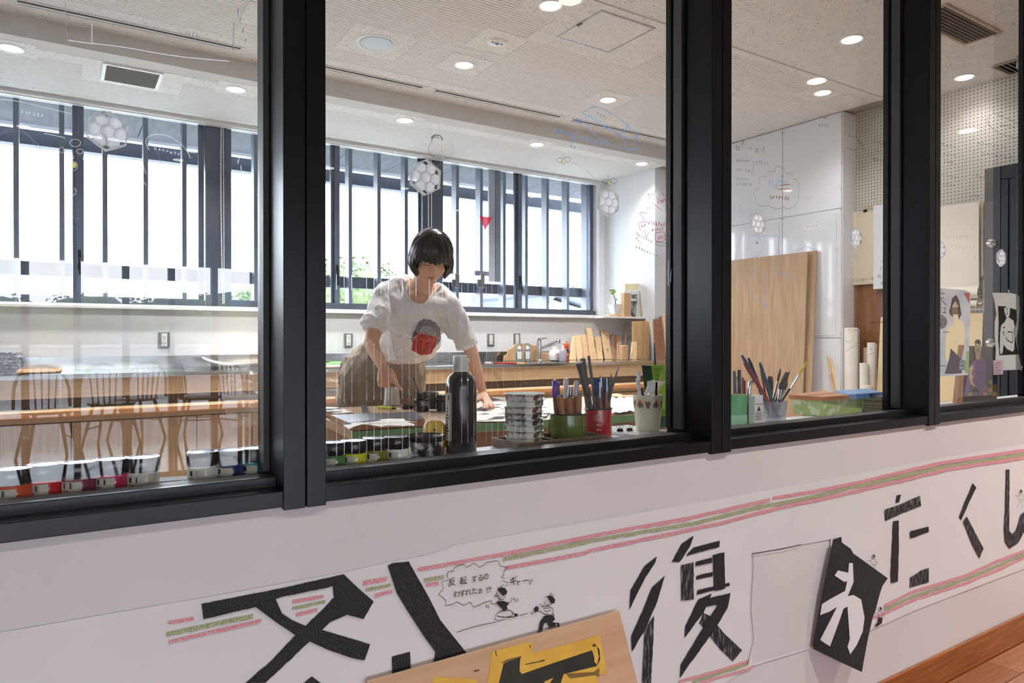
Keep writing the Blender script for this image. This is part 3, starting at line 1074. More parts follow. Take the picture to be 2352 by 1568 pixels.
MB().prism([A, B, C, Vector((C.x, 19, -3.2)), Vector((A.x, 19, -3.2))], (0, 5, 0)).build('gable_wall', m_white, g1)
MB().prism([A + Vector((-0.4, -0.3, -0.05)), B + Vector((0, -0.3, 0.12)), B + Vector((0, -0.3, 0.35)), A + Vector((-0.5, -0.3, 0.15))], (0, 5.6, 0)).build('roof_slab', m_rt, g1)
MB().prism([C + Vector((0.5, -0.3, -0.05)), B + Vector((0, -0.3, 0.12)), B + Vector((0, -0.3, 0.35)), C + Vector((0.5, -0.3, 0.2))], (0, 5.6, 0)).build('roof_slab', m_rt, g1)
# ================================================================ ROOM FURNITURE
m_steel = mat('brushed_steel', (196, 198, 200), 0.14, metal=1.0, var=0.04, scale=30, stretch=(0.2, 4, 4))
m_bench = wood('pale_bench_wood', (206, 180, 148), (190, 162, 128), axis=0, rough=0.4, scale=6, k=12)
m_edge = wood('orange_edge_wood', (208, 152, 102), (190, 132, 82), axis=0, rough=0.3, scale=6, k=14)
m_door = wood('beech_door', (188, 158, 124), (172, 142, 108), axis=2, rough=0.45, scale=7, k=14)
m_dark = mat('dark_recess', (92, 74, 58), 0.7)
CZ, CY = 0.915, 4.72

t = thing('sink_counter', 'long steel topped sink counter with wooden front under the back windows', 'counter', (1, 5.0, 0))
MB().box(-3.8, 5.015, CY, 5.405, CZ - 0.028, CZ).build('steel_top', m_steel, t, bevel=0.003)
MB().box(-3.8, 5.015, 5.406, 5.418, CZ + 0.0005, 1.0).build('backsplash', m_steel, t)
MB().box(-3.8, 5.015, CY + 0.03, CY + 0.05, 0.78, CZ - 0.03).build('front_panel', m_bench, t)
MB().box(-3.8, 5.015, CY + 0.051, 5.40, 0.0, CZ - 0.03).build('carcass', m_dark, t)
t = thing('storage_bench', 'low wooden storage bench with orange brown rounded edge before the sink counter', 'bench', (1, 4.65, 0))
MB().box(-3.8, 5.015, 4.60, CY + 0.029, 0.69, 0.722).build('worktop', m_bench, t)
MB().box(-3.8, 5.015, 4.575, 4.60, 0.682, 0.723).build('edge_strip', m_edge, t, bevel=0.010, seg=4)
MB().box(-3.8, 5.015, 4.62, 4.64, 0.655, 0.688).build('apron', m_door, t)
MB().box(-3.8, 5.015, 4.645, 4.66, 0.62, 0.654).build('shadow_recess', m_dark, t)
dx = -0.60
ws = [0.325, 0.325, 0.65, 0.325]
i = 0
while dx < 4.6:
    w_ = ws[i % 4] if dx < 1.0 else 0.48
    MB().box(dx + 0.003, dx + w_ - 0.003, 4.635, 4.653, 0.06, 0.648).build('door', m_door, t, bevel=0.0015)
    dx += w_
    i += 1
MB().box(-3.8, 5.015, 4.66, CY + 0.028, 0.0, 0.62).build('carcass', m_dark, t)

# sheets of thin plastic
m_film = film('thin_plastic_film', (240, 242, 244), 0.13, 0.12, 0.07, 0.5)
def drape(u, v):
    X = 0.86 + 1.06 * u + 0.03 * math.sin(v * 7)
    prof = [(4.80, CZ + 0.006), (CY - 0.012, CZ + 0.004), (CY - 0.03, 0.85), (CY - 0.06, 0.755), (4.56, 0.735), (4.555, 0.66), (4.56, 0.56)]
    k = v * (len(prof) - 1)
    a = min(int(k), len(prof) - 2)
    f = k - a
    Y = prof[a][0] * (1 - f) + prof[a + 1][0] * f
    Z = prof[a][1] * (1 - f) + prof[a + 1][1] * f
    n_ = noise.noise(Vector((u * 9 + v * 5, v * 11 - u * 3, 1.3)))
    return Vector((X, Y - 0.012 - 0.02 * abs(n_), Z + 0.006 + 0.012 * abs(n_)))


o = MB().grid(drape, 40, 30).build('plastic_sheet', m_film, smooth=False, fix=False)
tag(o, 'crumpled clear plastic sheet draped over the counter and bench behind the person', 'plastic sheet')

# ---- counter clutter
def stand(px, y0, y1, Y):
    """foot point and height of something whose foot shows at y1 and top at y0, standing at depth Y"""
    a, b = PY(px, y1, Y), PY(px, y0, Y)
    return a.x, b.z - a.z


m_oak = [wood('plank_wood_%d' % i, a, b, axis=2, rough=0.6, scale=6, k=12) for i, (a, b) in enumerate([
    ((222, 190, 150), (204, 168, 126)), ((214, 178, 138), (196, 156, 114)), ((176, 138, 112), (156, 116, 90)), ((150, 104, 82), (128, 84, 64)), ((196, 160, 112), (180, 142, 96)), ((206, 150, 92), (186, 128, 72))])]


def c6(x, y):
    return (1100 + x / 4.704, 560 + y / 4.704)


def lean(label, bl, br, tr, tl, mi, Yb=5.24, Yt=5.385, th=0.02, extra=None, name='wood_plank', group='wood offcuts on the counter'):
    """board resting on the counter and leaning on the wall; corners measured in the photo"""
    bl, br, tr, tl = (bl[0] + 2, bl[1]), (br[0] - 2, br[1]), (tr[0] - 2, tr[1]), (tl[0] + 2, tl[1])
    cs = []
    for (x, y), Y in ((bl, Yb), (br, Yb), (tr, Yt), (tl, Yt)):
        q = PY(*c6(x, y), Y)
        if Y == Yb:
            q.z = CZ + 0.002
        cs.append(q)
    o = MB().prism(cs, (0, 0.012 + th * 0.4, 0.004)).build(name, m_oak[mi], bevel=0.0015)
    tag(o, label, 'wood plank', group)
    return o


lean('pale wood offcut with slanted top, first on the left of the leaning row', (985, 1240), (1055, 1240), (1040, 1000), (1012, 1010), 0)
lean('pale wood offcut, second from the left of the leaning row', (1068, 1236), (1132, 1236), (1105, 993), (1040, 998), 0)
lean('slim pale wood offcut, third from the left of the leaning row', (1142, 1232), (1196, 1232), (1160, 980), (1106, 986), 1)
lean('tallest pale wood plank in the leaning row', (1205, 1232), (1282, 1232), (1222, 912), (1170, 918), 0)
lean('short pale wood offcut just right of the tallest plank', (1288, 1228), (1346, 1228), (1320, 1004), (1258, 1008), 0)
lean('pale wood plank with two dark knots', (1368, 1230), (1442, 1230), (1403, 932), (1328, 945), 0)
k1 = PY(*c6(1382, 990), 5.36)
k2 = PY(*c6(1388, 1140), 5.27)
m_knot = mat('wood_knot', (120, 80, 52), 0.6)
kp = S.objects['wood_plank.005']
for q, r_ in ((k1, 0.008), (k2, 0.01)):
    MB().lathe([(r_, 0.0), (r_ * 0.6, 0.004)], (q.x, q.y - 0.004, q.z), 10, (0, -1, 0.3)).build('knot', m_knot, kp)
lean('brown wood block, taller of two side by side', (1438, 1232), (1494, 1232), (1492, 982), (1428, 984), 2)
lean('brown wood block, shorter of two side by side', (1500, 1232), (1546, 1232), (1541, 1000), (1500, 1001), 2, Yb=5.16, Yt=5.33)
lean('thin upright wooden stick standing behind a cube of wood', (1565, 1232), (1590, 1232), (1609, 848), (1594, 850), 1, Yb=5.3, name='wood_stick', group=None)
lean('squarish pale wood block before the thin stick', (1553, 1228), (1614, 1228), (1614, 1097), (1553, 1100), 1, Yb=4.98, Yt=4.99, th=0.1)
lean('triangular pale wood offcut leaning on the wide boards', (1640, 1228), (1709, 1228), (1709, 1060), (1662, 1062), 0, Yb=4.99, Yt=5.06)
lean('wide pale wood board, left of two joined edge to edge', (1665, 1232), (1782, 1232), (1782, 838), (1664, 842), 4, Yb=5.12, Yt=5.215)
lean('wide pale wood board, right of two joined edge to edge', (1784, 1232), (1846, 1232), (1846, 836), (1784, 838), 4, Yb=5.12, Yt=5.215)
YP = 5.02
lean('wide reddish brown board leaning on the corner pillar', (1905, 1240), (2024, 1240), (1978, 812), (1890, 815), 3, Yb=YP - 0.08, Yt=YP + 0.05)
lean('thin dark red strip standing behind the reddish brown board', (1990, 1240), (2012, 1240), (1976, 786), (1958, 788), 3, Yb=YP - 0.02, Yt=YP + 0.08, th=0.01)
lean('narrow tall pale board leaning on the corner pillar', (2036, 1242), (2092, 1242), (2022, 758), (2000, 762), 0, Yb=YP - 0.10, Yt=YP + 0.03)
lean('orange toned board at the second mullion', (2100, 1242), (2170, 1242), (2130, 855), (2056, 856), 5, Yb=YP - 0.04, Yt=YP + 0.06)

# scalloped wooden cut-out behind the bottles
pts = [(270, 1258), (275, 1210), (310, 1190), (320, 1140), (370, 1118), (386, 1090), (440, 1075), (540, 1072), (580, 1095), (622, 1102), (622, 1258)]
sc = [PY(*c6(x, y), 5.33) for x, y in pts]
sc[0].z = sc[-1].z = CZ + 0.002
o = MB().prism(sc, (0, 0.015, 0)).build('wooden_cutout', m_oak[1], bevel=0.001)
tag(o, 'flat wooden cut-out with stepped scalloped edge behind two metal bottles', 'wood board')

m_can = mat('bare_aluminium', (190, 194, 198), 0.22, metal=0.9, var=0.05)
m_capw = mat('white_plastic', (232, 232, 230), 0.4)
for px_, nm in ((1193, 'left'), (1211.5, 'right')):
    x, h_ = stand(px_, 786, 828, 5.15)
    t = thing('metal_bottle', 'small silver aluminium bottle on the sink counter, %s of the pair' % nm, 'bottle', (x, 5.15, CZ), 'aluminium bottles by the tap')
    r_ = 0.032
    MB().lathe([(r_ * 0.9, 0.001), (r_, 0.006), (r_, h_ * 0.62), (r_ * 0.85, h_ * 0.74), (r_ * 0.55, h_ * 0.84), (r_ * 0.5, h_ * 0.86)], (x, 5.15, CZ), 24).build('body', m_can, t, smooth=True)
    MB().lathe([(r_ * 0.58, h_ * 0.86), (r_ * 0.58, h_ * 0.99), (r_ * 0.5, h_)], (x, 5.15, CZ), 20).build('cap', m_can, t, smooth=True)
    a = MB().grid(lambda u, v: Vector((x + (r_ + 0.0006) * math.sin(-1.2 + u * 1.3), 5.15 - (r_ + 0.0006) * math.cos(-1.2 + u * 1.3), CZ + h_ * (0.15 + 0.4 * v))), 8, 1)
    a.build('label', m_capw, t)

# tap
m_chrome = mat('chrome', (216, 218, 220), 0.06, metal=1.0, var=0.02)
bx = PY(1238, 824, 5.25).x
t = thing('sink_tap', 'chrome single lever sink tap with long angled spout', 'tap', (bx, 5.25, CZ))
MB().lathe([(0.032, 0), (0.032, 0.006), (0.026, 0.012)], (bx, 5.25, CZ + 0.001), 20).build('base_flange', m_chrome, t, smooth=True)
zt = PY(1238, 781, 5.25).z
MB().tube([(bx, 5.25, CZ + 0.01), (bx, 5.25, zt)], 0.023, 18).build('column', m_chrome, t, smooth=True)
s0, s1 = PY(1243, 800, 5.24), PY(1283, 784, 5.1)
MB().tube([Vector((bx, 5.24, s0.z - 0.01)), s0, s1], [0.019, 0.017, 0.015], 14).build('spout', m_chrome, t, smooth=True)
MB().tube([s1, s1 + (s1 - s0).normalized() * 0.012 + Vector((0, 0, -0.004))], [0.02, 0.02], 14).build('spout_head', m_chrome, t, smooth=True)
MB().tube([Vector((bx, 5.25, zt)), Vector((bx + 0.01, 5.25, zt + 0.012)), PY(1256, 776, 5.22)], [0.022, 0.014, 0.006], 10).build('lever', m_chrome, t, smooth=True)

# soap, pump, orange bottle, little block
x, h_ = stand(1274.5, 797, 826, 5.08)
t = thing('soap_bottle', 'squat white round soap bottle with red emblem beside the tap', 'bottle', (x, 5.08, CZ))
MB().lathe([(0.04, 0.001), (0.052, 0.012), (0.058, 0.05), (0.052, 0.085), (0.03, 0.105), (0.02, 0.112)], (x, 5.08, CZ), 26).build('body', m_capw, t, smooth=True)
MB().lathe([(0.022, 0.112), (0.022, 0.128), (0.016, 0.131)], (x, 5.08, CZ), 18).build('cap', m_capw, t, smooth=True)
m_redink = mat('red_print', (150, 52, 56), 0.5)
e = MB()
for k in range(20):
    a0_, a1_ = 2 * PI * k / 20, 2 * PI * (k + 1) / 20
    e.ribbon([(x - 0.012 + 0.026 * math.cos(a0_), 5.08 - 0.0565, CZ + 0.05 + 0.026 * math.sin(a0_)), (x - 0.012 + 0.026 * math.cos(a1_), 5.08 - 0.0565, CZ + 0.05 + 0.026 * math.sin(a1_))], 0.003, (0, 1, 0))
e.build('emblem_ring', m_redink, t)
for dx_, dz_ in ((-0.009, 0.012), (0.004, 0.016), (0.015, 0.012)):
    MB().lathe([(0.006, 0), (0.005, 0.001)], (x - 0.014 + dx_, 5.08 - 0.0575, CZ + 0.05 + dz_), 8, (0, -1, 0)).build('emblem_flower', m_redink, t)
MB().box(x - 0.014, x - 0.010, 5.022, 5.0225, CZ + 0.030, CZ + 0.042).build('emblem_cross', m_redink, t)
MB().box(x - 0.018, x - 0.006, 5.0218, 5.0219, CZ + 0.034, CZ + 0.038).build('emblem_cross', m_redink, t)
MB().box(x - 0.028, x + 0.006, 5.022, 5.0225, CZ + 0.049, CZ + 0.053).build('emblem_text', m_redink, t)
x, h_ = stand(1292.5, 781, 826, 4.99)
t = thing('pump_bottle', 'clear pump bottle with a white nozzle beside the soap bottle', 'bottle', (x, 4.99, CZ))
m_clear = film('clear_plastic', (226, 230, 240), 0.42, 0.08, 0.12)
MB().lathe([(0.033, 0.001), (0.036, 0.01), (0.036, 0.09), (0.028, 0.108), (0.014, 0.116)], (x, 4.99, CZ), 20).build('body', m_clear, t, smooth=True)
MB().lathe([(0.03, 0.004), (0.03, 0.06)], (x, 4.99, CZ), 18).build('contents', mat('lilac_soap', (206, 208, 226), 0.3), t, smooth=True)
MB().lathe([(0.015, 0.116), (0.015, 0.132), (0.006, 0.134), (0.006, 0.16)], (x, 4.99, CZ), 14).build('pump_collar', m_capw, t, smooth=True)
MB().bar((x - 0.022, 4.99, CZ + 0.165), (x + 0.03, 4.99, CZ + 0.165), 0.014, 0.01).build('nozzle', m_capw, t, bevel=0.002)
x, h_ = stand(1301, 783, 826, 5.1)
m_or = mat('orange_plastic', (226, 106, 48), 0.35)
t = thing('orange_bottle', 'slim orange detergent bottle with a blue round badge', 'bottle', (x, 5.1, CZ))
MB().lathe([(0.024, 0.001), (0.027, 0.008), (0.027, 0.118), (0.022, 0.13)], (x, 5.1, CZ), 18, sq=0.7).build('body', mat('orange_red_label', (206, 84, 50), 0.4), t, smooth=True)
MB().lathe([(0.024, 0.13), (0.024, 0.158), (0.012, 0.162), (0.01, 0.178)], (x, 5.1, CZ), 16).build('cap', m_or, t, smooth=True)
MB().lathe([(0.016, 0), (0.015, 0.001)], (x - 0.003, 5.1 - 0.0195, CZ + 0.095), 14, (0, -1, 0)).build('badge', mat('navy_print', (44, 54, 110), 0.5), t)
MB().box(x - 0.012, x + 0.01, 5.0795, 5.0805, CZ + 0.055, CZ + 0.062).build('label_line', m_capw, t)
x, h_ = stand(1256, 808, 823, 5.3)
o = MB().box(x - 0.035, x + 0.035, 5.28, 5.34, CZ + 0.001, CZ + 0.07).build('small_wood_block', m_oak[0], bevel=0.002)
tag(o, 'small pale wood block behind the soap bottle', 'wood block')

# flat brush lying on the counter
a, b = PZ(1116, 833, CZ + 0.012), PZ(1206, 834.5, CZ + 0.012)
t = thing('flat_paint_brush', 'wide flat paint brush with dark red handle lying on the sink counter', 'brush', a)
d = (b - a)
MB().bar(a, a + d * 0.18, 0.045, 0.014).build('bristles', mat('pale_bristle', (206, 198, 178), 0.8, var=0.15, scale=200), t, bevel=0.003)
MB().bar(a + d * 0.18, a + d * 0.24, 0.048, 0.016).build('ferrule', m_can, t)
MB().bar(a + d * 0.24, a + d * 0.8, 0.03, 0.016).build('handle', mat('dark_red_lacquer', (142, 32, 44), 0.25), t, bevel=0.005)
MB().bar(a + d * 0.8, b, 0.022, 0.014).build('handle_end', m_oak[4], t, bevel=0.004)

# newspapers, cardboard, curled boards, at the left
nsp = PZ(18, 861, CZ)
m_news = mat('printed_newspaper', (196, 196, 196), 0.8, rgb2=(58, 58, 62), scale=60, stretch=(1, 1, 5), lo=0.44, hi=0.52)
rr = random.Random(3)
t = thing('newspaper_stack', 'untidy stack of folded newspapers on the counter at the left edge', 'newspapers', (nsp.x, nsp.y, CZ))
z = CZ + 0.002
for i in range(11):
    q = [Vector((nsp.x - 0.33 + rr.uniform(-.02, .02), nsp.y + 0.02 + rr.uniform(-.02, .02), z)), Vector((nsp.x + 0.04 + rr.uniform(-.03, .03), nsp.y + 0.02 + rr.uniform(-.02, .02), z)),
         Vector((nsp.x + 0.03 + rr.uniform(-.03, .03), nsp.y + 0.28, z + rr.uniform(0, .006))), Vector((nsp.x - 0.33, nsp.y + 0.28, z))]
    MB().prism(q, (0, 0, 0.009)).build('newspaper', m_news, t, bevel=0.003)
    z += 0.0112 + rr.uniform(0, .001)
m_card = mat('brown_cardboard', (190, 152, 112), 0.8, var=0.05)
m_cardp = mat('pale_cardboard', (226, 212, 192), 0.8, var=0.04)
q = [PZ(30, 859, CZ + 0.004), PZ(137, 855, CZ + 0.004), PZ(146, 845, CZ + 0.004), PZ(46, 848, CZ + 0.004)]
q = [Vector((p.x, p.y + 0.05, CZ + 0.004)) for p in q]
o = MB().prism(q, (0, 0, 0.006)).build('cardboard_sheet', m_card)
tag(o, 'flat brown cardboard sheet on the counter beside the newspapers', 'cardboard')
def curl(y0a, y1a, xa, xb_, lift, lab, m, z0):
    A, B = PZ(xa, y1a, CZ), PZ(xb_, y1a - 3, CZ)
    dep = 0.30
    def f(u, v):
        x_ = A.x + (B.x - A.x) * u
        return Vector((x_ + 0.03 * (1 - u) * v, A.y + dep * v, z0 + lift * max(0, 1 - u * 3.2) ** 2 + 0.014 * u * 1.8 + 0.012 * math.sin(u * 5 + 1) * (v - .3)))
    mb_ = MB().grid(f, 24, 6)
    o_ = mb_.build('curled_board', m, fix=False)
    so = o_.modifiers.new('solid', 'SOLIDIFY')
    so.thickness = 0.006
    tag(o_, lab, 'cardboard')


curl(822, 847, 470, 690, 0.05, 'pale board with a curled left corner on the counter behind the left mullion', m_cardp, CZ + 0.02)
curl(808, 838, 430, 640, 0.03, 'brown wavy board lying behind the pale curled board', m_card, CZ + 0.006) if False else None
q = [PZ(742, 845, CZ + 0.004), PZ(786, 843.5, CZ + 0.004), PZ(790, 836, CZ + 0.004), PZ(742, 836, CZ + 0.004)]
q = [Vector((p.x, min(p.y, 5.38), CZ + 0.005)) for p in q]
o = MB().prism(q, (0, 0, 0.01)).build('cream_sheet', m_cardp)
tag(o, 'cream board lying on the counter right of the left mullion', 'cardboard')
q = [PZ(744, 838, CZ + 0.016), PZ(782, 836.5, CZ + 0.016), PZ(784, 831, CZ + 0.016), PZ(744, 831, CZ + 0.016)]
q = [Vector((p.x, min(p.y, 5.375), CZ + 0.0165)) for p in q]
o = MB().prism(q, (0, 0, 0.008)).build('green_edged_book', mat('green_edge', (120, 176, 110), 0.6))
tag(o, 'thin green edged book on the cream board near the left mullion', 'book')

# ---- wall sockets
m_plate = mat('grey_metal_plate', (128, 130, 130), 0.4, metal=0.4)
for (px_, py_, nm) in ((377, 780, 'seen through the left pane'), (800, 781, 'left of the person'), (1127, 780, 'right of the person'), (1187, 779, 'behind the aluminium bottles')):
    c_ = PY(px_, py_, 5.418)
    t = thing('wall_socket', 'grey metal plate double socket on the low white wall, %s' % nm, 'socket', (c_.x, 5.418, c_.z), 'double sockets on the back wall')
    MB().box(c_.x - 0.036, c_.x + 0.036, 5.411, 5.419, c_.z - 0.055, c_.z + 0.055).build('plate', m_plate, t, bevel=0.003)
    MB().box(c_.x - 0.018, c_.x + 0.018, 5.4085, 5.4105, c_.z - 0.043, c_.z + 0.043).build('insert', m_capw, t, bevel=0.001)
    for dz_ in (-0.022, 0.022):
        for dx_ in (-0.007, 0.007):
            MB().box(c_.x + dx_ - 0.0015, c_.x + dx_ + 0.0015, 5.4075, 5.4083, c_.z + dz_ - 0.005, c_.z + dz_ + 0.005).build('slot', m_slot, t)
        MB().lathe([(0.003, 0), (0.003, 0.001)], (c_.x, 5.4083, c_.z + dz_ - 0.011), 8, (0, -1, 0)).build('earth_hole', m_slot, t)

# ---- window ledge still life
LZ = 1.338
YL = 5.365
m_pot = mat('white_glazed_pot', (222, 226, 228), 0.3)
a, b = PY(1395, 728, YL), PY(1427, 728, YL)
o = MB().box(a.x, b.x, YL - 0.04, YL + 0.05, LZ + 0.001, PY(1410, 722.5, YL).z).build('flat_wood_block', m_oak[0], bevel=0.0015)
tag(o, 'flat little wood block under the potted sprout on the window ledge', 'wood block')
zb = PY(1410, 722.5, YL).z + 0.001
zt = PY(1410, 699, YL).z
xc = PY(1413.5, 700, YL).x
t = thing('potted_sprout', 'small sprouting plant in a tapered white pot on the window ledge', 'potted plant', (xc, YL, zb))
r0, r1 = 0.036, 0.062
vs = [(xc - r0, YL - r0, zb), (xc + r0, YL - r0, zb), (xc + r0, YL + r0, zb), (xc - r0, YL + r0, zb), (xc - r1, YL - r1 * .8, zt), (xc + r1, YL - r1 * .8, zt), (xc + r1, YL + r1 * .8, zt), (xc - r1, YL + r1 * .8, zt)]
MB().hexa(vs).build('pot', m_pot, t, bevel=0.003)
MB().box(xc - r1 * .8, xc + r1 * .8, YL - r1 * .6, YL + r1 * .6, zt - 0.001, zt + 0.003).build('soil', m_bark, t)
stem = [PY(1414, 699, YL), PY(1413, 688, YL), PY(1409, 675, YL), PY(1408, 668, YL)]
MB().tube(stem, [0.006, 0.005, 0.004, 0.002], 8).build('stem', mat('stem_brown', (110, 96, 62), 0.7), t, smooth=True)
m_leaf = mat('young_leaf', (170, 200, 96), 0.5, var=0.12, scale=40)
for lx, ly, s_ in ((1403, 667.5, 0.028), (1411, 670, 0.03), (1407, 674, 0.03), (1416, 688, 0.018), (1409, 666, 0.02)):
    c_ = PY(lx, ly, YL - 0.01)
    MB().add([c_ + Vector((-s_, 0, 0.004)), c_ + Vector((-s_ * .4, -0.01, s_ * .5)), c_ + Vector((s_ * .5, 0, s_ * .45)), c_ + Vector((s_, 0.005, 0)), c_ + Vector((s_ * .4, -0.01, -s_ * .45)), c_ + Vector((-s_ * .5, 0, -s_ * .3))], [(0, 1, 2, 3, 4, 5)]).build('leaf', m_leaf, t)
a, b = PY(1430, 728, YL - 0.075), PY(1446, 728, YL - 0.075)
o = MB().box(a.x, b.x, YL - 0.098, YL - 0.05, LZ + 0.001, PY(1437, 673, YL - 0.075).z).build('upright_wood_block', m_oak[1], bevel=0.002)
tag(o, 'upright wood block before the magazines on the window ledge', 'wood block')
m_mag = [mat('magazine_cream', (226, 214, 176), 0.6), mat('magazine_cover_grey', (150, 156, 160), 0.5, rgb2=(62, 66, 70), scale=22, lo=0.45, hi=0.55), mat('magazine_white', (222, 224, 226), 0.5), mat('magazine_tan', (176, 158, 122), 0.6)]
for i, (xl, xr, yt, mi, nm, off) in enumerate(((1436, 1471, 651, 0, 'tall cream folder standing behind the magazines on the window ledge', 0.06), (1434, 1468, 666, 2, 'white magazine standing before the cream folder on the window ledge', 0.03), (1440, 1464, 676, 1, 'grey photo magazine in front of the standing stack on the window ledge', -0.005), (1470, 1476, 668, 3, 'curved tan booklet at the right end of the magazine stack', 0.0))):
    Y_ = YL - 0.055 + off * 0.6
    a, b, c_, d_ = PY(xl + 4, 728, Y_), PY(xr - 3, 728, Y_), PY(xr, yt, Y_ + 0.03), PY(xl, yt + 1, Y_ + 0.03)
    a.z = b.z = LZ + 0.002
    o = MB().prism([a, b, c_, d_], (0.0, 0.008, 0.002)).build('standing_magazine', m_mag[mi])
    tag(o, nm, 'magazine')
    if mi == 1:
        e, f = a.lerp(d_, 0.72), b.lerp(c_, 0.72)
        MB().prism([e + Vector((0.01, -0.0015, 0)), f + Vector((-0.01, -0.0015, 0)), b.lerp(c_, 0.8) + Vector((-0.01, -0.0015, 0)), a.lerp(d_, 0.8) + Vector((0.01, -0.0015, 0))], (0, 0.001, 0)).build('title_band', m_mag[2], o)

# little red pennant on the window
a, b, c_ = PY(1102, 496, 5.964), PY(1131, 499, 5.964), PY(1114, 529, 5.964)
o = MB().prism([a, b, c_], (0, 0.0026, 0)).build('red_pennant', film('red_translucent_plastic', (214, 44, 92), 0.9, 0.2, 0.03))
tag(o, 'small red triangular pennant stuck on the back window', 'pennant')

# ---- big plywood sheets leaning on the panelled wall
m_ply = wood('weathered_plywood', (184, 154, 120), (160, 130, 98), axis=2, rough=0.6, scale=4, k=9)
def sheet(label, tl, tr, br_low, Xt, Xb, th, name='plywood_sheet'):
    T1, T0 = PX(*tr, Xt), PX(*tl, Xt)
    yn = T1.y
    # foot on the floor, same right edge
    lowp = PY(*br_low, yn)
    f = (T1.z - 0.0) / max(0.05, (T1.z - lowp.z))
    xb = T1.x + (lowp.x - T1.x) * f
    cs = [Vector((xb, T0.y + 0.3, 0.002)), Vector((xb, yn, 0.002)), Vector((Xt, yn, T1.z)), Vector((Xt, T0.y + 0.3, T1.z))]
    d_ = (cs[2] - cs[1]).cross(cs[0] - cs[1]).normalized()
    if d_.x < 0:
        d_ = -d_
    o_ = MB().prism(cs, d_ * th).build(name, m_ply, bevel=0.001)
    tag(o_, label, 'plywood sheet', 'plywood leaning on the panelled wall')
    return o_


sheet('large weathered plywood sheet leaning in front on the panelled white wall', (1680, 597), (1854.6, 578.6), (1844, 900), 5.215, 4.9, 0.012)
sheet('plywood sheet half hidden behind the larger one on the panelled wall', (1700, 594), (1876, 575), (1863.6, 897), 5.255, 4.95, 0.012)

# ---- low cabinet along the perforated wall with rolls of paper
SZ = 0.66
t = thing('low_cabinet', 'low grey cabinet along the perforated wall carrying paper rolls', 'cabinet', (5.3, 2.5, 0))
MB().box(5.08, 5.475, 1.6, 3.29, 0.0, SZ - 0.02).build('body', m_plate, t)
MB().box(5.06, 5.475, 1.6, 3.292, SZ - 0.019, SZ).build('top_board', m_bench, t)
for i in range(3):
    MB().box(5.07, 5.079, 1.62 + i * 0.555, 2.16 + i * 0.555, 0.05, SZ - 0.03).build('door', m_plate, t, bevel=0.002)
m_paper = mat('white_roll_paper', (230, 226, 218), 0.8, var=0.03, bump=0.05, bscale=30)
m_paper2 = mat('cream_roll_paper', (218, 204, 168), 0.8, var=0.04)
def roll(px_, w_px, ytop, X, label, m, inner=None):
    c_ = PX(px_, 880, X)
    r_ = w_px / 2 * (c_ - CAMP).length / FPX * 0.92
    zt_ = PX(px_, ytop, X).z
    t_ = thing('paper_roll', label, 'paper roll', (c_.x, c_.y, SZ), 'upright paper rolls')
    MB().lathe([(r_, 0.002), (r_, zt_ - SZ), (r_ * 0.82, zt_ - SZ + 0.002), (r_ * 0.8, zt_ - SZ - 0.03)], (c_.x, c_.y, SZ), 24).build('rolled_sheet', m, t_, smooth=True)
    sp = [(c_.x + r_ * 0.8 * (1 - 0.06 * k) * math.cos(k * 0.5), c_.y + r_ * 0.8 * (1 - 0.06 * k) * math.sin(k * 0.5), zt_ - 0.002) for k in range(12)]
    MB().tube(sp, 0.0012, 5).build('spiral_edge', m_paper2, t_)
    # loose outer flap
    MB().grid(lambda u, v: Vector((c_.x + (r_ + 0.002 + 0.012 * u) * math.cos(-0.6 - 0.9 * u), c_.y + (r_ + 0.002 + 0.012 * u) * math.sin(-0.6 - 0.9 * u), SZ + 0.003 + v * (zt_ - SZ - 0.012))), 5, 1).build('loose_flap', m, t_, fix=False)
    return t_


roll(1955, 29, 753, 5.32, 'tallest thick white paper roll standing before the brown board', m_paper)
roll(1990, 14, 799, 5.42, 'cream paper roll half hidden behind the thin white roll', m_paper2)
roll(2001, 17, 787, 5.36, 'thin tall white paper roll with a smaller roll inside', m_paper)
roll(1984, 17, 834, 5.28, 'leaning short white paper roll between the taller ones', m_paper)
roll(1990, 20, 885, 5.2, 'lowest stubby white paper roll just above the blue book', m_paper)
# sticks leaning beside the rolls
m_stick = mat('pine_stick', (206, 172, 112), 0.6, var=0.08)
for i_, (x0_, y0_, x1_, y1_, nm) in enumerate(((1901, 816, 1921, 905, 'longer thin pine stick leaning on the panelled wall'), (1909, 830, 1922, 905, 'pale thin pine stick just behind the longer one'), (1907, 862, 1917, 905, 'short brown stick leaning on the panelled wall'))):
    a, b = PX(x0_, y0_, 5.272 - 0.03 * i_), PX(x1_, y1_, 5.17 - 0.035 * i_)
    b = a + (b - a) * ((a.z - SZ - 0.003) / (a.z - b.z))
    o = MB().bar(a, b, 0.012, 0.008).build('wood_stick', m_stick if 'brown' not in nm else m_ply)
    tag(o, nm, 'stick', 'sticks by the panelled wall')
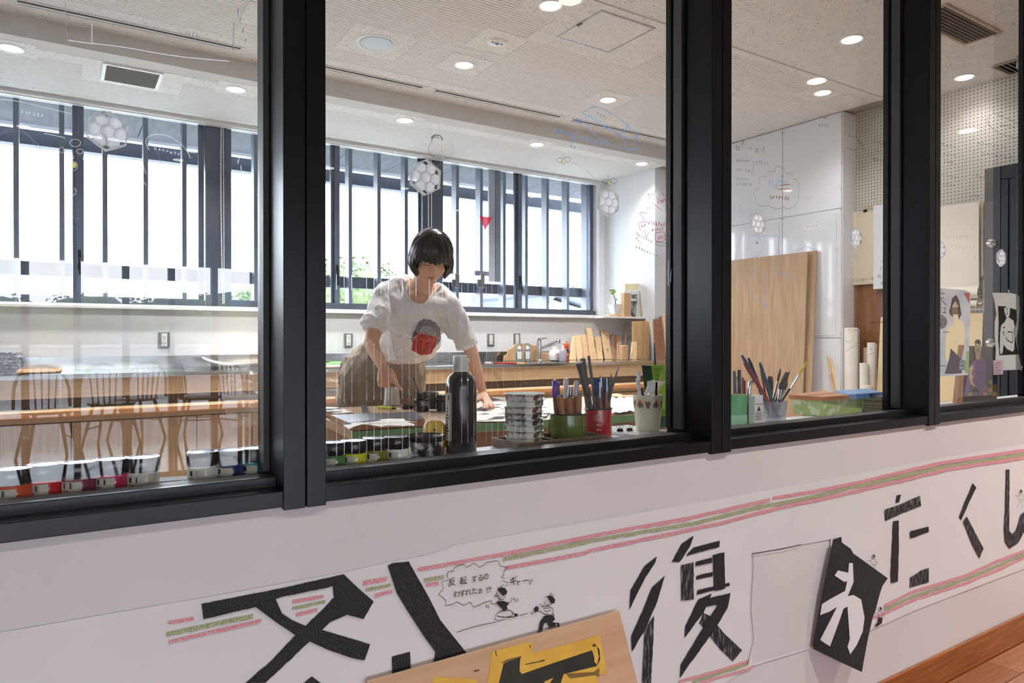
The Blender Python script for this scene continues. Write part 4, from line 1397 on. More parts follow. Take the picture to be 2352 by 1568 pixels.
# brown board and pale board behind the rolls
q = [PX(1946, 655, 5.465), PX(2120, 640, 5.465)]
o = MB().prism([Vector((5.452, q[0].y, SZ + 0.002)), Vector((5.452, q[1].y, SZ + 0.002)), Vector((5.465, q[1].y, q[1].z)), Vector((5.465, q[0].y, q[1].z))], (0.008, 0, 0)).build('brown_board', wood('brown_stained_board', (150, 104, 66), (128, 84, 50), axis=2, rough=0.45, scale=4, k=9))
tag(o, 'brown stained board standing on the low cabinet behind the paper rolls', 'wood board')
def flatboard(label, x0_, x1_, yt0, yt1, X0, X1, m, name):
    a, b = PX(x0_, yt0, X0), PX(x1_, yt1, X0)
    o_ = MB().prism([Vector((X1, a.y, SZ + 0.002)), Vector((X1, b.y, SZ + 0.002)), Vector((X0, b.y, b.z)), Vector((X0, a.y, a.z))], (0.006, 0, 0)).build(name, m)
    return tag(o_, label, 'wood board')


m_palep = mat('pale_plywood', (226, 204, 160), 0.6, var=0.04, scale=5, stretch=(1, 1, 0.2))
flatboard('narrow pale board with pencil marks left of the third mullion', 2023, 2090, 728, 722, 5.40, 5.34, m_palep, 'pale_board')
flatboard('pale plywood panel behind the cut-out poster in the last pane', 2145, 2258, 720, 719, 5.44, 5.40, m_palep, 'pale_board')

# papers hung on the perforated wall
m_kraft = mat('cream_kraft_paper', (218, 208, 184), 0.85, var=0.04, scale=3)
m_sheet = mat('white_drawing_paper', (222, 224, 230), 0.85, var=0.02)
m_scroll = mat('ivory_scroll_paper', (226, 219, 204), 0.85, var=0.04, scale=4)
def hang(label, xl, xr, yt, yb, X, m, name, curlb=0.0, back=None, thick=0.003, n=1):
    a, b = PX(xl, yt[0], X), PX(xr, yt[1], X)
    zb_ = PX(xl, yb[0], X).z
    t_ = thing(name, label, 'hanging paper', (X, (a.y + b.y) / 2, zb_))
    for k in range(n):
        def f(u, v):
            y_ = a.y + (b.y - a.y) * u
            zt_ = a.z + (b.z - a.z) * u
            z_ = zt_ + (zb_ - zt_) * v
            x_ = X - k * 0.004 + 0.004 * math.sin(v * 3 + u * 4)
            if curlb and v > 0.88:
                w_ = (v - 0.88) / 0.12
                x_ -= curlb * math.sin(w_ * PI * 0.9)
            return Vector((x_, y_, z_))
        MB().grid(f, 10, 24).build('sheet', m, t_, fix=False, smooth=True)
    return t_


k1 = hang('cream kraft paper pad hanging on the perforated wall behind the hexagon glass', 1958, 2016, (487, 484), (655, 655), 5.455, m_kraft, 'kraft_pad', n=4)
a = PX(1988, 483, 5.45)
MB().box(5.44, 5.452, a.y - 0.014, a.y + 0.014, a.z - 0.015, a.z + 0.006).build('bulldog_clip', m_frame2, k1, bevel=0.002)
MB().tube([PX(1984, 479, 5.44), PX(2012, 472, 5.44)], 0.003, 6).build('hanging_rod', m_stick, k1)
h2 = hang('white handwritten paper with rounded lower corner hanging left of the third mullion', 2006, 2085, (472, 462), (664, 664), 5.42, m_sheet, 'written_sheet')
sc_ = hang('long ivory paper scroll with rolled lower end behind the last pane', 2120, 2249, (478, 463), (690, 690), 5.43, m_scroll, 'paper_scroll', curlb=0.03)
a, b = PX(2120, 697, 5.41), PX(2246, 697, 5.41)
MB().tube([a, b], 0.022, 12).build('rolled_end', m_scroll, sc_, smooth=True)
MB().tube([a + Vector((0, 0.02, 0)), b - Vector((0, 0.03, 0))], 0.008, 10).build('roll_core', m_paper2, sc_, smooth=True)
hang('second ivory paper strip peeping out behind the long scroll', 2246, 2259, (465, 463), (635, 635), 5.46, m_kraft, 'paper_strip')
MB().prism([PX(2243, 464, 5.465), PX(2262, 463, 5.465), PX(2262, 470, 5.465), PX(2243, 471, 5.465)], (0.006, 0, 0)).build('wood_lath', m_stick, sc_)
ink = mat('ink_black', (30, 30, 32), 0.6)
m_gbl0 = mat('faded_ink', (84, 84, 88), 0.7)
tx1 = PX(2040, 600, 5.42)
for i, s_ in enumerate(('7/25 くわしく', '8/(金) スタート', '7/27 10:30〜11:20', '7/30 とりぐち')):
    p_ = PX(2048, 598 + i * 17, 5.408)
    text('handwriting', s_, p_, 0.03, m_gbl0, h2, right=(0, -1, 0), mirror=True)
p_ = PX(1985, 642, 5.43)
text('handwriting', 'スタートはここで', p_, 0.027, m_gbl0, k1, right=(0, -1, 0), mirror=True)

# ---- tall dark cupboard
m_navy = mat('dark_navy_paint', (36, 44, 56), 0.35, var=0.08)
m_navy2 = mat('charcoal_edge', (66, 66, 72), 0.4)
XC = 5.36
a, b = PX(2263, 392, XC), PX(2300, 388, XC)
zt_ = a.z
t = thing('tall_cupboard', 'tall dark navy cupboard against the perforated wall at the right edge', 'cupboard', (XC, 2.0, 0))
MB().box(XC + 0.001, 5.476, 1.45, a.y, 0.662, zt_).build('body', m_navy, t)
MB().box(XC - 0.012, XC, b.y, a.y, 0.662, zt_ + 0.01).build('side_stile', m_navy2, t, bevel=0.002)
MB().box(XC - 0.012, XC, 1.45, b.y - 0.004, zt_ - 0.08, zt_ + 0.01).build('top_rail', m_navy, t, bevel=0.002)
c_ = PX(2318, 500, XC)
MB().box(XC - 0.014, XC, c_.y, b.y - 0.005, 0.662, zt_ - 0.085).build('door_stile', m_navy, t, bevel=0.003)
MB().box(XC - 0.006, XC, 1.45, c_.y - 0.005, 0.662, zt_ - 0.085).build('door_panel', m_navy, t)
for px_, py_ in ((2278, 558), (2276, 787)):
    q = PX(px_, py_, XC - 0.012)
    MB().lathe([(0.03, 0), (0.03, 0.006), (0.016, 0.012), (0.014, 0.026), (0.02, 0.03), (0.012, 0.034)], q, 20, (-1, 0, 0)).build('knob', m_chrome, t, smooth=True)
# ================================================================ WORK TABLE
TZ = 0.78
A = PZ(808, 990, TZ)                    # near left corner
B = PZ(1407, 954, TZ)
ux = (B - A).normalized()
uy = Vector((-ux.y, ux.x, 0))
def T(a, b, z=0.0):
    return A + ux * a + uy * b + Vector((0, 0, z))


m_table = wood('oak_table_top', (200, 168, 138), (180, 148, 118), axis=0, rough=0.3, scale=5, k=10, coat=0.2)
m_tleg = wood('table_leg_wood', (150, 108, 72), (130, 90, 58), axis=2, rough=0.5)
m_gtape = mat('green_masking_tape', (112, 152, 104), 0.7, var=0.05)
t = thing('work_table', 'wooden work table with green taped front edge before the standing person', 'table', (A.x, A.y, 0))
Lt, Wt = 1.95, 0.90
def pbox(mb, a0, a1, b0, b1, z0, z1):
    return mb.hexa([T(a0, b0, z0), T(a1, b0, z0), T(a1, b1, z0), T(a0, b1, z0), T(a0, b0, z1), T(a1, b0, z1), T(a1, b1, z1), T(a0, b1, z1)])


pbox(MB(), 0, Lt, 0, Wt, -0.035, 0).build('tabletop', m_table, t, bevel=0.002)
pbox(MB(), 0.0, Lt, -0.0012, -0.0002, -0.033, -0.002).build('edge_tape', m_gtape, t)
pbox(MB(), 0.02, Lt - 0.02, 0.03, 0.05, -0.11, -0.036).build('front_apron', m_tleg, t)
pbox(MB(), 0.02, 0.04, 0.05, Wt - 0.05, -0.11, -0.036).build('side_apron', m_tleg, t)
pbox(MB(), Lt - 0.04, Lt - 0.02, 0.05, Wt - 0.05, -0.11, -0.036).build('side_apron', m_tleg, t)
pbox(MB(), 0.02, Lt - 0.02, Wt - 0.05, Wt - 0.03, -0.11, -0.036).build('rear_apron', m_tleg, t)
for a_ in (0.05, Lt - 0.11):
    for b_ in (0.055, Wt - 0.115):
        pbox(MB(), a_, a_ + 0.06, b_, b_ + 0.06, -TZ, -0.036).build('leg', m_tleg, t, bevel=0.003)

# clear plastic over the left part of the table
def tp(u, v):
    a, b = 0.0 + 1.55 * u, 0.0 + Wt * v
    z = 0.0025 + 0.002 * abs(noise.noise(Vector((u * 13, v * 9, 2.0))))
    return T(a, b, z)


o = MB().grid(tp, 36, 22).build('table_plastic', film('table_film', (240, 240, 240), 0.10, 0.1, 0.08), fix=False)
tag(o, 'clear plastic film spread over the work table', 'plastic sheet')


def onT(px_, py_, z=0.004):
    return PZ(px_, py_, TZ + z)


def slab(label, cat, pts, z0, th, m, name, group=None):
    q = [onT(x, y, z0) for x, y in pts]
    o_ = MB().prism(q, (0, 0, th)).build(name, m)
    return tag(o_, label, cat, group)


def c3(x, y):
    return (740 + x / 5.6, 780 + y / 5.6)


def c5(x, y):
    return (1000 + x / 3.92, 780 + y / 3.92)


def c4(x, y):
    return (1100 + x / 5.113, 800 + y / 5.113)


m_inked = mat('inked_block_black', (62, 66, 74), 0.35, var=0.12, scale=30)
m_blockw = wood('laminated_block_edge', (186, 134, 90), (150, 100, 62), axis=0, rough=0.6, scale=20, k=4)
m_print = mat('torn_print_paper', (226, 222, 216), 0.8, rgb2=(48, 46, 48), scale=8, stretch=(1, 1.4, 1), lo=0.56, hi=0.59, detail=2)
# long inked woodblock with torn prints
P1 = [c3(105, 1030), c3(360, 1165), c3(1385, 1095), c3(1440, 1090), c3(1225, 985), c3(1100, 985)]
q = [onT(*c3(360, 1165), 0.005), onT(*c3(1320, 1108), 0.005), onT(*c3(1215, 1000), 0.005), onT(*c3(100, 1045), 0.005)]
t = thing('inked_woodblock', 'long woodblock with grey black inked face near the left end of the table', 'woodblock', q[0])
MB().prism(q, (0, 0, 0.024)).build('block', m_blockw, t, bevel=0.001)
MB().prism([p + Vector((0, 0, 0.0245)) for p in q], (0, 0, 0.0012)).build('inked_face', m_inked, t)
for i in (1, 2):
    MB().prism([q[0] + Vector((0, -0.0008, 0.008 * i)), q[1] + Vector((0, -0.0008, 0.008 * i)), q[1] + Vector((0, -0.0008, 0.008 * i + 0.0012)), q[0] + Vector((0, -0.0008, 0.008 * i + 0.0012))], (0, 0.001, 0)).build('ply_line', m_tleg, t)
pp = [(340, 1140), (240, 1090), (360, 1060), (560, 1050), (720, 1035), (860, 1025), (1060, 1025), (1060, 1045), (1220, 1050), (1080, 1065), (1190, 1075), (1180, 1103), (1010, 1096), (850, 1105), (760, 1108), (600, 1085), (520, 1090), (420, 1115)]
o = MB().prism([onT(*c3(x, y), 0.033) + Vector((0, 0, 0.004 * math.sin(x * .03))) for x, y in pp], (0, 0, 0.001)).build('torn_print', m_print)
tag(o, 'torn paper print lying on the long inked woodblock', 'paper print')
q = [onT(*c3(-60, 955), 0.005), onT(*c3(180, 1020), 0.005), onT(*c3(405, 1005), 0.005), onT(*c3(200, 935), 0.005), onT(*c3(-20, 925), 0.005)]
t = thing('small_woodblock', 'smaller printed woodblock at the left corner of the table', 'woodblock', q[0])
MB().prism(q, (0, 0, 0.022)).build('block', m_blockw, t, bevel=0.001)
MB().prism([p + Vector((0, 0, 0.0225)) for p in q], (0, 0, 0.001)).build('printed_face', m_print, t)
# ruler / black strip
q = [onT(*c3(532, 1000), 0.006), onT(*c3(622, 998), 0.006), onT(*c3(574, 838), 0.006), onT(*c3(500, 838), 0.006)]
o = MB().prism(q, (0, 0, 0.002)).build('black_ruler', m_inked)
tag(o, 'black flat ruler lying across the table behind the long woodblock', 'ruler')
# translucent cup
cc = onT(*c3(893, 850), 0.0)
m_frost = film('frosted_plastic', (222, 220, 216), 0.42, 0.15, 0.10)
sc_ = (cc - CAMP).length / FPX
t = thing('frosted_cup', 'frosted plastic cup standing upside down on the table under the pointing hand', 'cup', (cc.x, cc.y, TZ + 0.004))
hc_ = (850 - 625) / 5.6 * sc_
MB().lathe([(108 / 5.6 * sc_, 0.0), (104 / 5.6 * sc_, 0.003), (90 / 5.6 * sc_, hc_ - 0.003), (86 / 5.6 * sc_, hc_), (82 / 5.6 * sc_, hc_ - 0.002), (100 / 5.6 * sc_, 0.002)], (cc.x, cc.y, TZ + 0.005), 30).build('cup_wall', m_frost, t, smooth=True)
MB().lathe([(110 / 5.6 * sc_, 0.0), (111 / 5.6 * sc_, 0.003), (106 / 5.6 * sc_, 0.005)], (cc.x, cc.y, TZ + 0.005), 30).build('rim', m_frost, t, smooth=True)
# lime cutter
a, b = onT(*c3(725, 868), 0.012), onT(*c3(1010, 890), 0.012)
t = thing('lime_cutter', 'lime green cutter knife lying before the frosted cup', 'cutter', a)
d = b - a
MB().bar(a, a + d * 0.66, 0.022, 0.014).build('handle', mat('lime_plastic', (188, 196, 44), 0.3), t, bevel=0.004)
MB().bar(a + d * 0.5, a + d * 0.85, 0.012, 0.008).build('slider', m_frame2, t, bevel=0.002)
MB().bar(a + d * 0.8, b, 0.012, 0.006).build('tip', m_capw, t, bevel=0.002)
# lid
c_ = onT(*c3(1098, 880), 0.004)
o_t = thing('black_jar_lid', 'black screw lid lying beside the open ink jar', 'lid', c_)
sc_ = (c_ - CAMP).length / FPX
MB().lathe([(77 / 5.6 * sc_, 0), (79 / 5.6 * sc_, 0.003), (79 / 5.6 * sc_, 0.013), (74 / 5.6 * sc_, 0.016), (0.0001, 0.015)], c_, 28).build('cap', m_frame2, o_t, smooth=True)
MB().lathe([(80 / 5.6 * sc_, 0.010), (80 / 5.6 * sc_, 0.012)], c_, 28).build('knurl_ring', m_gasket, o_t)
# ink jar with brush
c_ = onT(*c3(1277, 915), 0.004)
sc_ = (c_ - CAMP).length / FPX
R_ = 98 / 5.6 * sc_
Hj = (915 - 690) / 5.6 * sc_
m_ink = mat('black_ink_plastic', (30, 30, 32), 0.2)
t = thing('open_ink_jar', 'open black ink jar with brush inside on the table', 'ink jar', c_)
MB().lathe([(R_ * 0.9, 0), (R_, 0.004), (R_, Hj * 0.6), (R_ * 0.97, Hj * 0.68), (R_ * 0.84, Hj * 0.74), (R_ * 0.84, Hj), (R_ * 0.76, Hj), (R_ * 0.74, Hj * 0.8)], c_, 30).build('body', m_ink, t, smooth=True)
for k in range(3):
    MB().lathe([(R_ * 0.85, Hj * (0.78 + 0.07 * k)), (R_ * 0.88, Hj * (0.795 + 0.07 * k)), (R_ * 0.85, Hj * (0.81 + 0.07 * k))], c_, 26).build('screw_thread', m_ink, t)
def arc(c0, r_, a0, a1, z0, z1, n=8):
    return MB().grid(lambda u, v: Vector((c0.x + r_ * math.cos(a0 + (a1 - a0) * u), c0.y + r_ * math.sin(a0 + (a1 - a0) * u), c0.z + z0 + (z1 - z0) * v)), n, 1)


fa = math.atan2(-c_.y, -c_.x)          # direction facing the corridor
arc(c_, R_ + 0.0006, fa - 0.15, fa + 1.1, Hj * 0.3, Hj * 0.58).build('label', m_news, t)
MB().tube([onT(1266, 1, 0) if False else c_ + Vector((-R_ * 0.1, 0, Hj * 0.7)), PY(*c3(1163, 455), c_.y + 0.02)], [0.005, 0.0035], 8).build('brush_handle', mat('dark_grey_handle', (70, 74, 80), 0.4), t, smooth=True)
# roller ends: grey tin and black cylinder
c_ = onT(1000, 942, 0.004)
o_t = thing('grey_tin', 'rounded dark grey tin lying behind the tall ink bottle', 'tin', c_)
rr_ = 0.043
MB().lathe([(rr_ * 0.95, 0), (rr_, 0.004), (rr_, 0.066), (rr_ * 0.9, 0.072), (0.0001, 0.072)], c_ + Vector((-0.03, 0.065, rr_)), 26, axis=(0.9, -0.4, 0)).build('body', mat('worn_tin', (92, 88, 82), 0.4, metal=0.5), o_t, smooth=True)
c_ = onT(1020, 944, 0.004)
o_t = thing('black_tin', 'small black cylindrical tin beside the tall ink bottle', 'tin', c_)
MB().lathe([(0.032, 0), (0.034, 0.003), (0.034, 0.073), (0.03, 0.077), (0.0001, 0.077)], c_, 26).build('body', m_ink, o_t, smooth=True)
MB().lathe([(0.0345, 0.055), (0.0352, 0.058), (0.0345, 0.06)], c_, 26).build('lid_seam', m_gasket, o_t)
# print under the right hand
pr = [c5(300, 740), c5(640, 735), c5(800, 700), c5(1000, 690), c5(1040, 640), c5(980, 520), c5(700, 520), c5(560, 545), c5(330, 640)]
slab('woodcut print sheet lying under the flat hand on the table', 'paper print', pr, 0.006, 0.001, m_print, 'print_sheet')
slab('rolled steel blue foil strip behind the hand', 'foil', [c4(150, 605), c4(330, 640), c4(330, 600), c4(150, 590)], 0.008, 0.012, m_steel, 'foil_strip')
def crumple(label, pts, m, name, cat, amp=0.018):
    a, b, c__, d__ = [onT(x, y, 0.006) for x, y in pts]
    def f(u, v):
        p_ = a.lerp(b, u).lerp(d__.lerp(c__, u), v)
        return p_ + Vector((0, 0, 0.004 + amp * abs(noise.noise(Vector((u * 3.3, v * 3.1, 5))))))
    o_ = MB().grid(f, 20, 14).build(name, m, fix=False, smooth=True)
    return tag(o_, label, cat)


crumple('crumpled white paper sheet on the right part of the table', [c4(1560, 775), c4(1840, 750), c4(1830, 590), c4(1520, 600)], m_sheet, 'crumpled_paper', 'paper')
slab('thin wooden lath lying at the back right of the table', 'stick', [c4(1500, 572), c4(1750, 578), c4(1640, 540), c4(1510, 545)], 0.006, 0.006, m_oak[1], 'wood_lath')
# ================================================================ THINGS ON THE LEDGE BEHIND THE GLASS
SH = 0.8655
m_lid = mat('black_lid_plastic', (26, 26, 28), 0.18, var=0.1)
m_lab = mat('jar_paper_label', (206, 204, 190), 0.6, var=0.04)
m_barcode = mat('barcode_print', (206, 204, 190), 0.6, rgb2=(40, 40, 40), scale=120, stretch=(1, 1, 0.01), lo=0.48, hi=0.52)
PAINT = {'orange': (206, 84, 40), 'red': (196, 20, 36), 'plum': (120, 44, 60), 'pink': (196, 40, 92), 'cream': (206, 200, 184), 'white': (226, 228, 220), 'navy': (44, 60, 110),
         'teal': (40, 140, 150), 'green': (74, 122, 62), 'yellow': (206, 204, 40), 'olive': (120, 116, 40)}


def jar(px, py, col, label, h=0.056, r=0.0262, bandh=None):
    c = PZ(px, py, SH + h)
    if c.y - r < 1.2945:
        c.y = 1.2945 + r
        c.x = PY(px, py, c.y).x
    c.z = SH
    t = thing('paint_jar', label, 'paint jar', c, 'paint jars on the ledge')
    mp_ = mat('jar_paint_' + col, PAINT[col], 0.25, var=0.05, coat=0.6)
    fa_ = math.atan2(-c.y, -c.x)
    MB().lathe([(r * 0.86, 0.0002), (r * 0.95, 0.003), (r * 0.95, h * 0.56), (r * 0.88, h * 0.62)], c, 28).build('body', mp_, t, smooth=True)
    MB().lathe([(r * 0.97, h * 0.56), (r, h * 0.585), (r, h * 0.955), (r * 0.95, h * 0.985), (r * 0.8, h * 0.99), (r * 0.78, h * 0.975), (0.0001, h * 0.975)], c, 32).build('lid', m_lid, t, smooth=True)
    arc(c, r * 0.955 + 0.0003, fa_ - 1.2, fa_ + 0.15, h * 0.05, h * 0.47, 12).build('label', m_lab, t, fix=False)
    arc(c, r * 0.955 + 0.0006, fa_ - 0.95, fa_ - 0.35, h * 0.28, h * 0.44, 6).build('barcode', m_barcode, t, fix=False)
    for k in range(3):
        arc(c, r * 0.955 + 0.0006, fa_ - 1.0, fa_ - 0.3 - 0.15 * k, h * (0.09 + 0.055 * k), h * (0.11 + 0.055 * k), 5).build('print_line', ink, t, fix=False)
    return t


for px, py, col, lb_ in ((30, 1073, 'orange', 'black lidded jar of orange red paint, leftmost on the ledge'), (104, 1063, 'red', 'black lidded jar of bright red paint on the ledge'),
                         (181, 1058, 'plum', 'black lidded jar of dark plum paint between the red and the pink jar'), (257, 1051, 'pink', 'black lidded jar of magenta pink paint on the ledge'),
                         (329, 1047, 'cream', 'black lidded jar of cream paint just left of the gap in the jar row'), (465, 1035, 'white', 'black lidded jar of white paint just right of the gap in the jar row'),
                         (528, 1031, 'navy', 'black lidded jar of navy blue paint on the ledge'), (586, 1026, 'teal', 'black lidded jar of teal paint beside the left mullion'),
                         (765, 1013, 'green', 'black lidded jar of green paint just right of the left mullion'), (812, 1009, 'yellow', 'black lidded jar of bright yellow paint on the ledge'),
                         (862, 1003, 'olive', 'black lidded jar with yellow rim band and dark olive paint'), (911, 1000, 'white', 'black lidded jar of white paint next to the black paint dish')):
    jar(px, py, col, lb_)
q = [PZ(358, 1108, SH), PZ(440, 1102, SH), PZ(434, 1094, SH), PZ(364, 1098, SH)]
o = MB().prism([Vector((p.x, max(p.y, 1.296), SH + 0.0006)) for p in q], (0, 0, 0.001)).build('paper_slip', m_sheet)
tag(o, 'white paper slip lying in the gap of the jar row', 'paper')

m_dish = mat('paint_smeared_dish', (214, 214, 208), 0.4, rgb2=(48, 42, 42), scale=40, lo=0.40, hi=0.52, detail=6)
m_dish2 = mat('paint_smeared_dish_green', (206, 212, 204), 0.4, rgb2=(70, 98, 70), scale=36, lo=0.44, hi=0.56, detail=6)
m_dish3 = mat('paint_smeared_dish_red', (210, 210, 206), 0.4, rgb2=(104, 62, 52), scale=40, lo=0.44, hi=0.55, detail=6)
m_dishk = mat('black_paint_coat', (34, 33, 34), 0.25, var=0.3, scale=20)


def dish(t, c, r, h, tilt, m, min_, name='dish', n=30):
    """shallow dish with flared rim; tilt is a small lean"""
    ax = Vector((tilt[0], tilt[1], 1)).normalized()
    return MB().lathe([(r * 0.84, 0), (r * 0.88, 0.002), (r * 0.90, h * 0.55), (r * 0.93, h * 0.62), (r * 0.985, h * 0.97), (r * 0.97, h), (r * 0.93, h * 0.97), (r * 0.82, h * 0.3), (0.0001, h * 0.22)], c, n, axis=ax).build(name, m, t, smooth=True)


# lone dish with black inside
c = PZ(978, 1001, SH + 0.05)
c.y = max(c.y, 1.2945 + 0.041)
c.x = PY(978, 1001, c.y).x
c.z = SH
t = thing('paint_dish', 'white paint dish coated black inside, beside the yellow container', 'dish', c)
MB().lathe([(0.031, 0.0003), (0.034, 0.003), (0.035, 0.028), (0.0365, 0.033), (0.0395, 0.0485), (0.0385, 0.05), (0.036, 0.046), (0.03, 0.011), (0.0001, 0.009)], c, 32).build('wall', m_dish, t, smooth=True)
MB().lathe([(0.0384, 0.040), (0.0402, 0.050), (0.0388, 0.0514), (0.0375, 0.049), (0.0345, 0.034), (0.029, 0.012), (0.0001, 0.0102)], c, 32).build('black_inside', m_dishk, t, smooth=True)
MB().lathe([(0.0352, 0.008), (0.0356, 0.0095), (0.0352, 0.011)], c, 32).build('blue_line', mat('blue_enamel', (60, 110, 140), 0.4), t)

# yellow container
ft = PY(998, 1040, 1.40)
hY = PY(998, 963, 1.40).z - SH
t = thing('yellow_container', 'rounded yellow plastic container behind the black paint dish', 'container', (ft.x, 1.40, SH))
m_yel = mat('mustard_plastic', (222, 172, 38), 0.45, rgb2=(206, 150, 30), scale=14)
MB().lathe([(0.021, 0.0003), (0.023, 0.004), (0.0245, hY * 0.3), (0.0255, hY * 0.62), (0.0235, hY * 0.85), (0.017, hY * 0.96), (0.008, hY), (0.0001, hY)], (ft.x, 1.40, SH), 28).build('body', m_yel, t, smooth=True)
fd = Vector((-ft.x, -1.40, 0)).normalized()
MB().lathe([(0.019, 0), (0.017, 0.0015), (0.0001, 0.002)], Vector((ft.x, 1.40, SH + hY * 0.72)) + fd * 0.0235, 22, axis=fd + Vector((0, 0, 0.25))).build('pressed_facet', mat('pale_mustard', (214, 180, 78), 0.6), t, smooth=True)
MB().lathe([(0.0035, 0), (0.002, 0.002), (0.0001, 0.002)], Vector((ft.x, 1.40, SH + hY * 0.74)) + fd * 0.0258, 7, axis=fd + Vector((0, 0, 0.25))).build('dimple', m_bark, t)
MB().lathe([(0.004, 0), (0.004, 0.012), (0.002, 0.014)], (ft.x + 0.016, 1.376, SH + 0.0003), 10).build('foot_peg', m_capw, t, smooth=True)

# tall black ink bottle
YB_ = 1.365
cx = PY(1059, 1000, YB_).x
sc_ = mmpp(YB_, 1059)
r = 36 * sc_
ht = PY(1057, 817, YB_).z - SH
def zz(py):
    return PY(1059, py, YB_).z - SH


t = thing('ink_bottle', 'tall black ink bottle with pale flip cap standing before the person', 'ink bottle', (cx, YB_, SH))
m_blk = mat('black_bottle_plastic', (30, 30, 32), 0.22, coat=0.3)
MB().lathe([(r * 0.94, 0.0003), (r, 0.004), (r, zz(890)), (r * 0.97, zz(878)), (r * 0.82, zz(865)), (r * 0.55, zz(856)), (r * 0.46, zz(853)), (r * 0.44, zz(851))], (cx, YB_, SH), 36).build('body', m_blk, t, smooth=True)
m_capg = mat('used_white_cap', (206, 214, 210), 0.4, rgb2=(150, 156, 152), scale=40, lo=0.5, hi=0.7)
MB().lathe([(r * 0.49, zz(853)), (r * 0.48, zz(828)), (r * 0.44, zz(818)), (r * 0.4, zz(816)), (0.0001, zz(816))], (cx - 0.002, YB_, SH), 26).build('cap', m_capg, t, smooth=True)
MB().box(cx + r * 0.32, cx + r * 0.56, YB_ - 0.009, YB_ + 0.009, SH + zz(832), SH + zz(824)).build('flip_tab', m_capg, t, bevel=0.002)
fa_ = math.atan2(-YB_, -cx)
cB = Vector((cx, YB_, SH))
arc(cB, r + 0.0005, fa_ - 1.25, fa_ - 0.62, zz(1008), zz(900), 10).build('label', mat('grey_label', (170, 164, 158), 0.7), t, fix=False)
for k in range(9):
    z_ = zz(995) + k * 0.007
    arc(cB, r + 0.0009, fa_ - 1.15, fa_ - 0.98 + 0.1 * ((k * 3) % 4) / 2, z_, z_ + 0.0028, 4).build('print_line', ink, t, fix=False)
arc(cB, r + 0.0009, fa_ - 1.12, fa_ - 0.80, zz(915), zz(904), 4).build('barcode', m_barcode, t, fix=False)

# wooden palette tray
m_tray = mat('worn_tray_wood', (120, 98, 78), 0.6, rgb2=(84, 66, 52), scale=18)
TZs = SH + 0.001
F0, F1, F2, F3 = PZ(1096, 1022, TZs), PZ(1180, 1030, TZs), PZ(1316, 1007, TZs), PZ(1222, 993, TZs)
F0.y, F1.y = max(F0.y, 1.298), max(F1.y, 1.298)
x0_, x1_, y0_, y1_ = 0.855, 1.112, 1.298, 1.415
t = thing('palette_tray', 'worn wooden palette tray with green and orange paint wells under the dish stack', 'tray', (x0_, y0_, SH))
MB().box(x0_, x1_, y0_, y1_, TZs, TZs + 0.004).build('bottom', m_tray, t)
for a in ((x0_, x1_, y0_, y0_ + 0.006), (x0_, x1_, y1_ - 0.006, y1_), (x0_, x0_ + 0.006, y0_ + 0.006, y1_ - 0.006), (x1_ - 0.006, x1_, y0_ + 0.006, y1_ - 0.006), (0.96, 0.965, y0_ + 0.006, y1_ - 0.006)):
    MB().box(a[0], a[1], a[2], a[3], TZs + 0.0042, TZs + 0.020).build('rim', m_tray, t, bevel=0.001)
MB().box(x0_ + 0.007, 0.959, 1.306, 1.352, TZs + 0.0042, TZs + 0.014).build('orange_paint', mat('orange_paint_cake', (190, 104, 48), 0.6, rgb2=(130, 60, 30), scale=50), t)
MB().box(x0_ + 0.007, 0.959, 1.354, 1.408, TZs + 0.0042, TZs + 0.012).build('green_paint', mat('green_paint_cake', (66, 96, 74), 0.5, rgb2=(40, 60, 50), scale=50), t)
MB().box(0.966, x1_ - 0.007, 1.306, 1.408, TZs + 0.0042, TZs + 0.009).build('dark_paint', mat('dark_paint_cake', (78, 50, 46), 0.5, rgb2=(50, 44, 44), scale=40), t)

# stack of paint dishes: each one is a thing
c0 = PY(1204, 1010, 1.362)
sc_ = mmpp(1.362, 1204)
zb = TZs + 0.0098
ztop = PY(1204, 903, 1.362).z
n_d = 8
hh = (ztop - zb) / (n_d * 0.97 + 0.03)
R0 = 46 * sc_
names = ['bottom', 'second from the bottom', 'third from the bottom', 'fourth from the bottom, smeared dark', 'fifth from the bottom, tilted', 'sixth from the bottom, red smears', 'second from the top, green smears', 'topmost, green inside']
mm = [m_dish2, m_dish3, m_dish2, m_dish, m_dish, m_dish3, m_dish2, m_dish3]
for i in range(n_d):
    tl = [(0, 0), (0.01, 0), (0, 0.01), (0.02, 0.0), (-0.05, 0.02), (-0.03, 0.01), (0.0, 0.0), (0.0, 0.0)][i]
    c = Vector((c0.x + [0, 0.001, 0.0, -0.001, -0.002, -0.002, 0.002, 0.0][i], 1.362, zb + i * hh * 0.97))
    t = thing('stacked_paint_dish', 'paint smeared white dish in the stack on the tray, %s' % names[i], 'dish', c, 'stack of paint dishes')
    r_ = R0 * (1.0 if i != 7 else 1.02)
    ax = Vector((tl[0], tl[1], 1)).normalized()
    MB().lathe([(r_ * 0.86, 0.0), (r_ * 0.915, 0.0008), (r_ * 0.92, hh * 0.50), (r_ * 0.93, hh * 0.80), (r_ * (0.975 if i not in (3, 4, 7) else 1.03), hh * 0.93), (r_ * (0.975 if i not in (3, 4, 7) else 1.02), hh * 0.99), (r_ * 0.93, hh)] , c, 36, axis=ax).build('wall', mm[i], t, smooth=True)
    if i == 7:
        MB().lathe([(r_ * 0.96, hh * 0.985), (r_ * 0.9, hh * 0.8), (r_ * 0.7, hh * 0.78), (0.0001, hh * 0.78)], c + Vector((0, 0, 0.0006)), 36).build('green_paint', mat('green_paint_wet', (90, 116, 62), 0.5, rgb2=(60, 90, 50), scale=30), t, smooth=True)

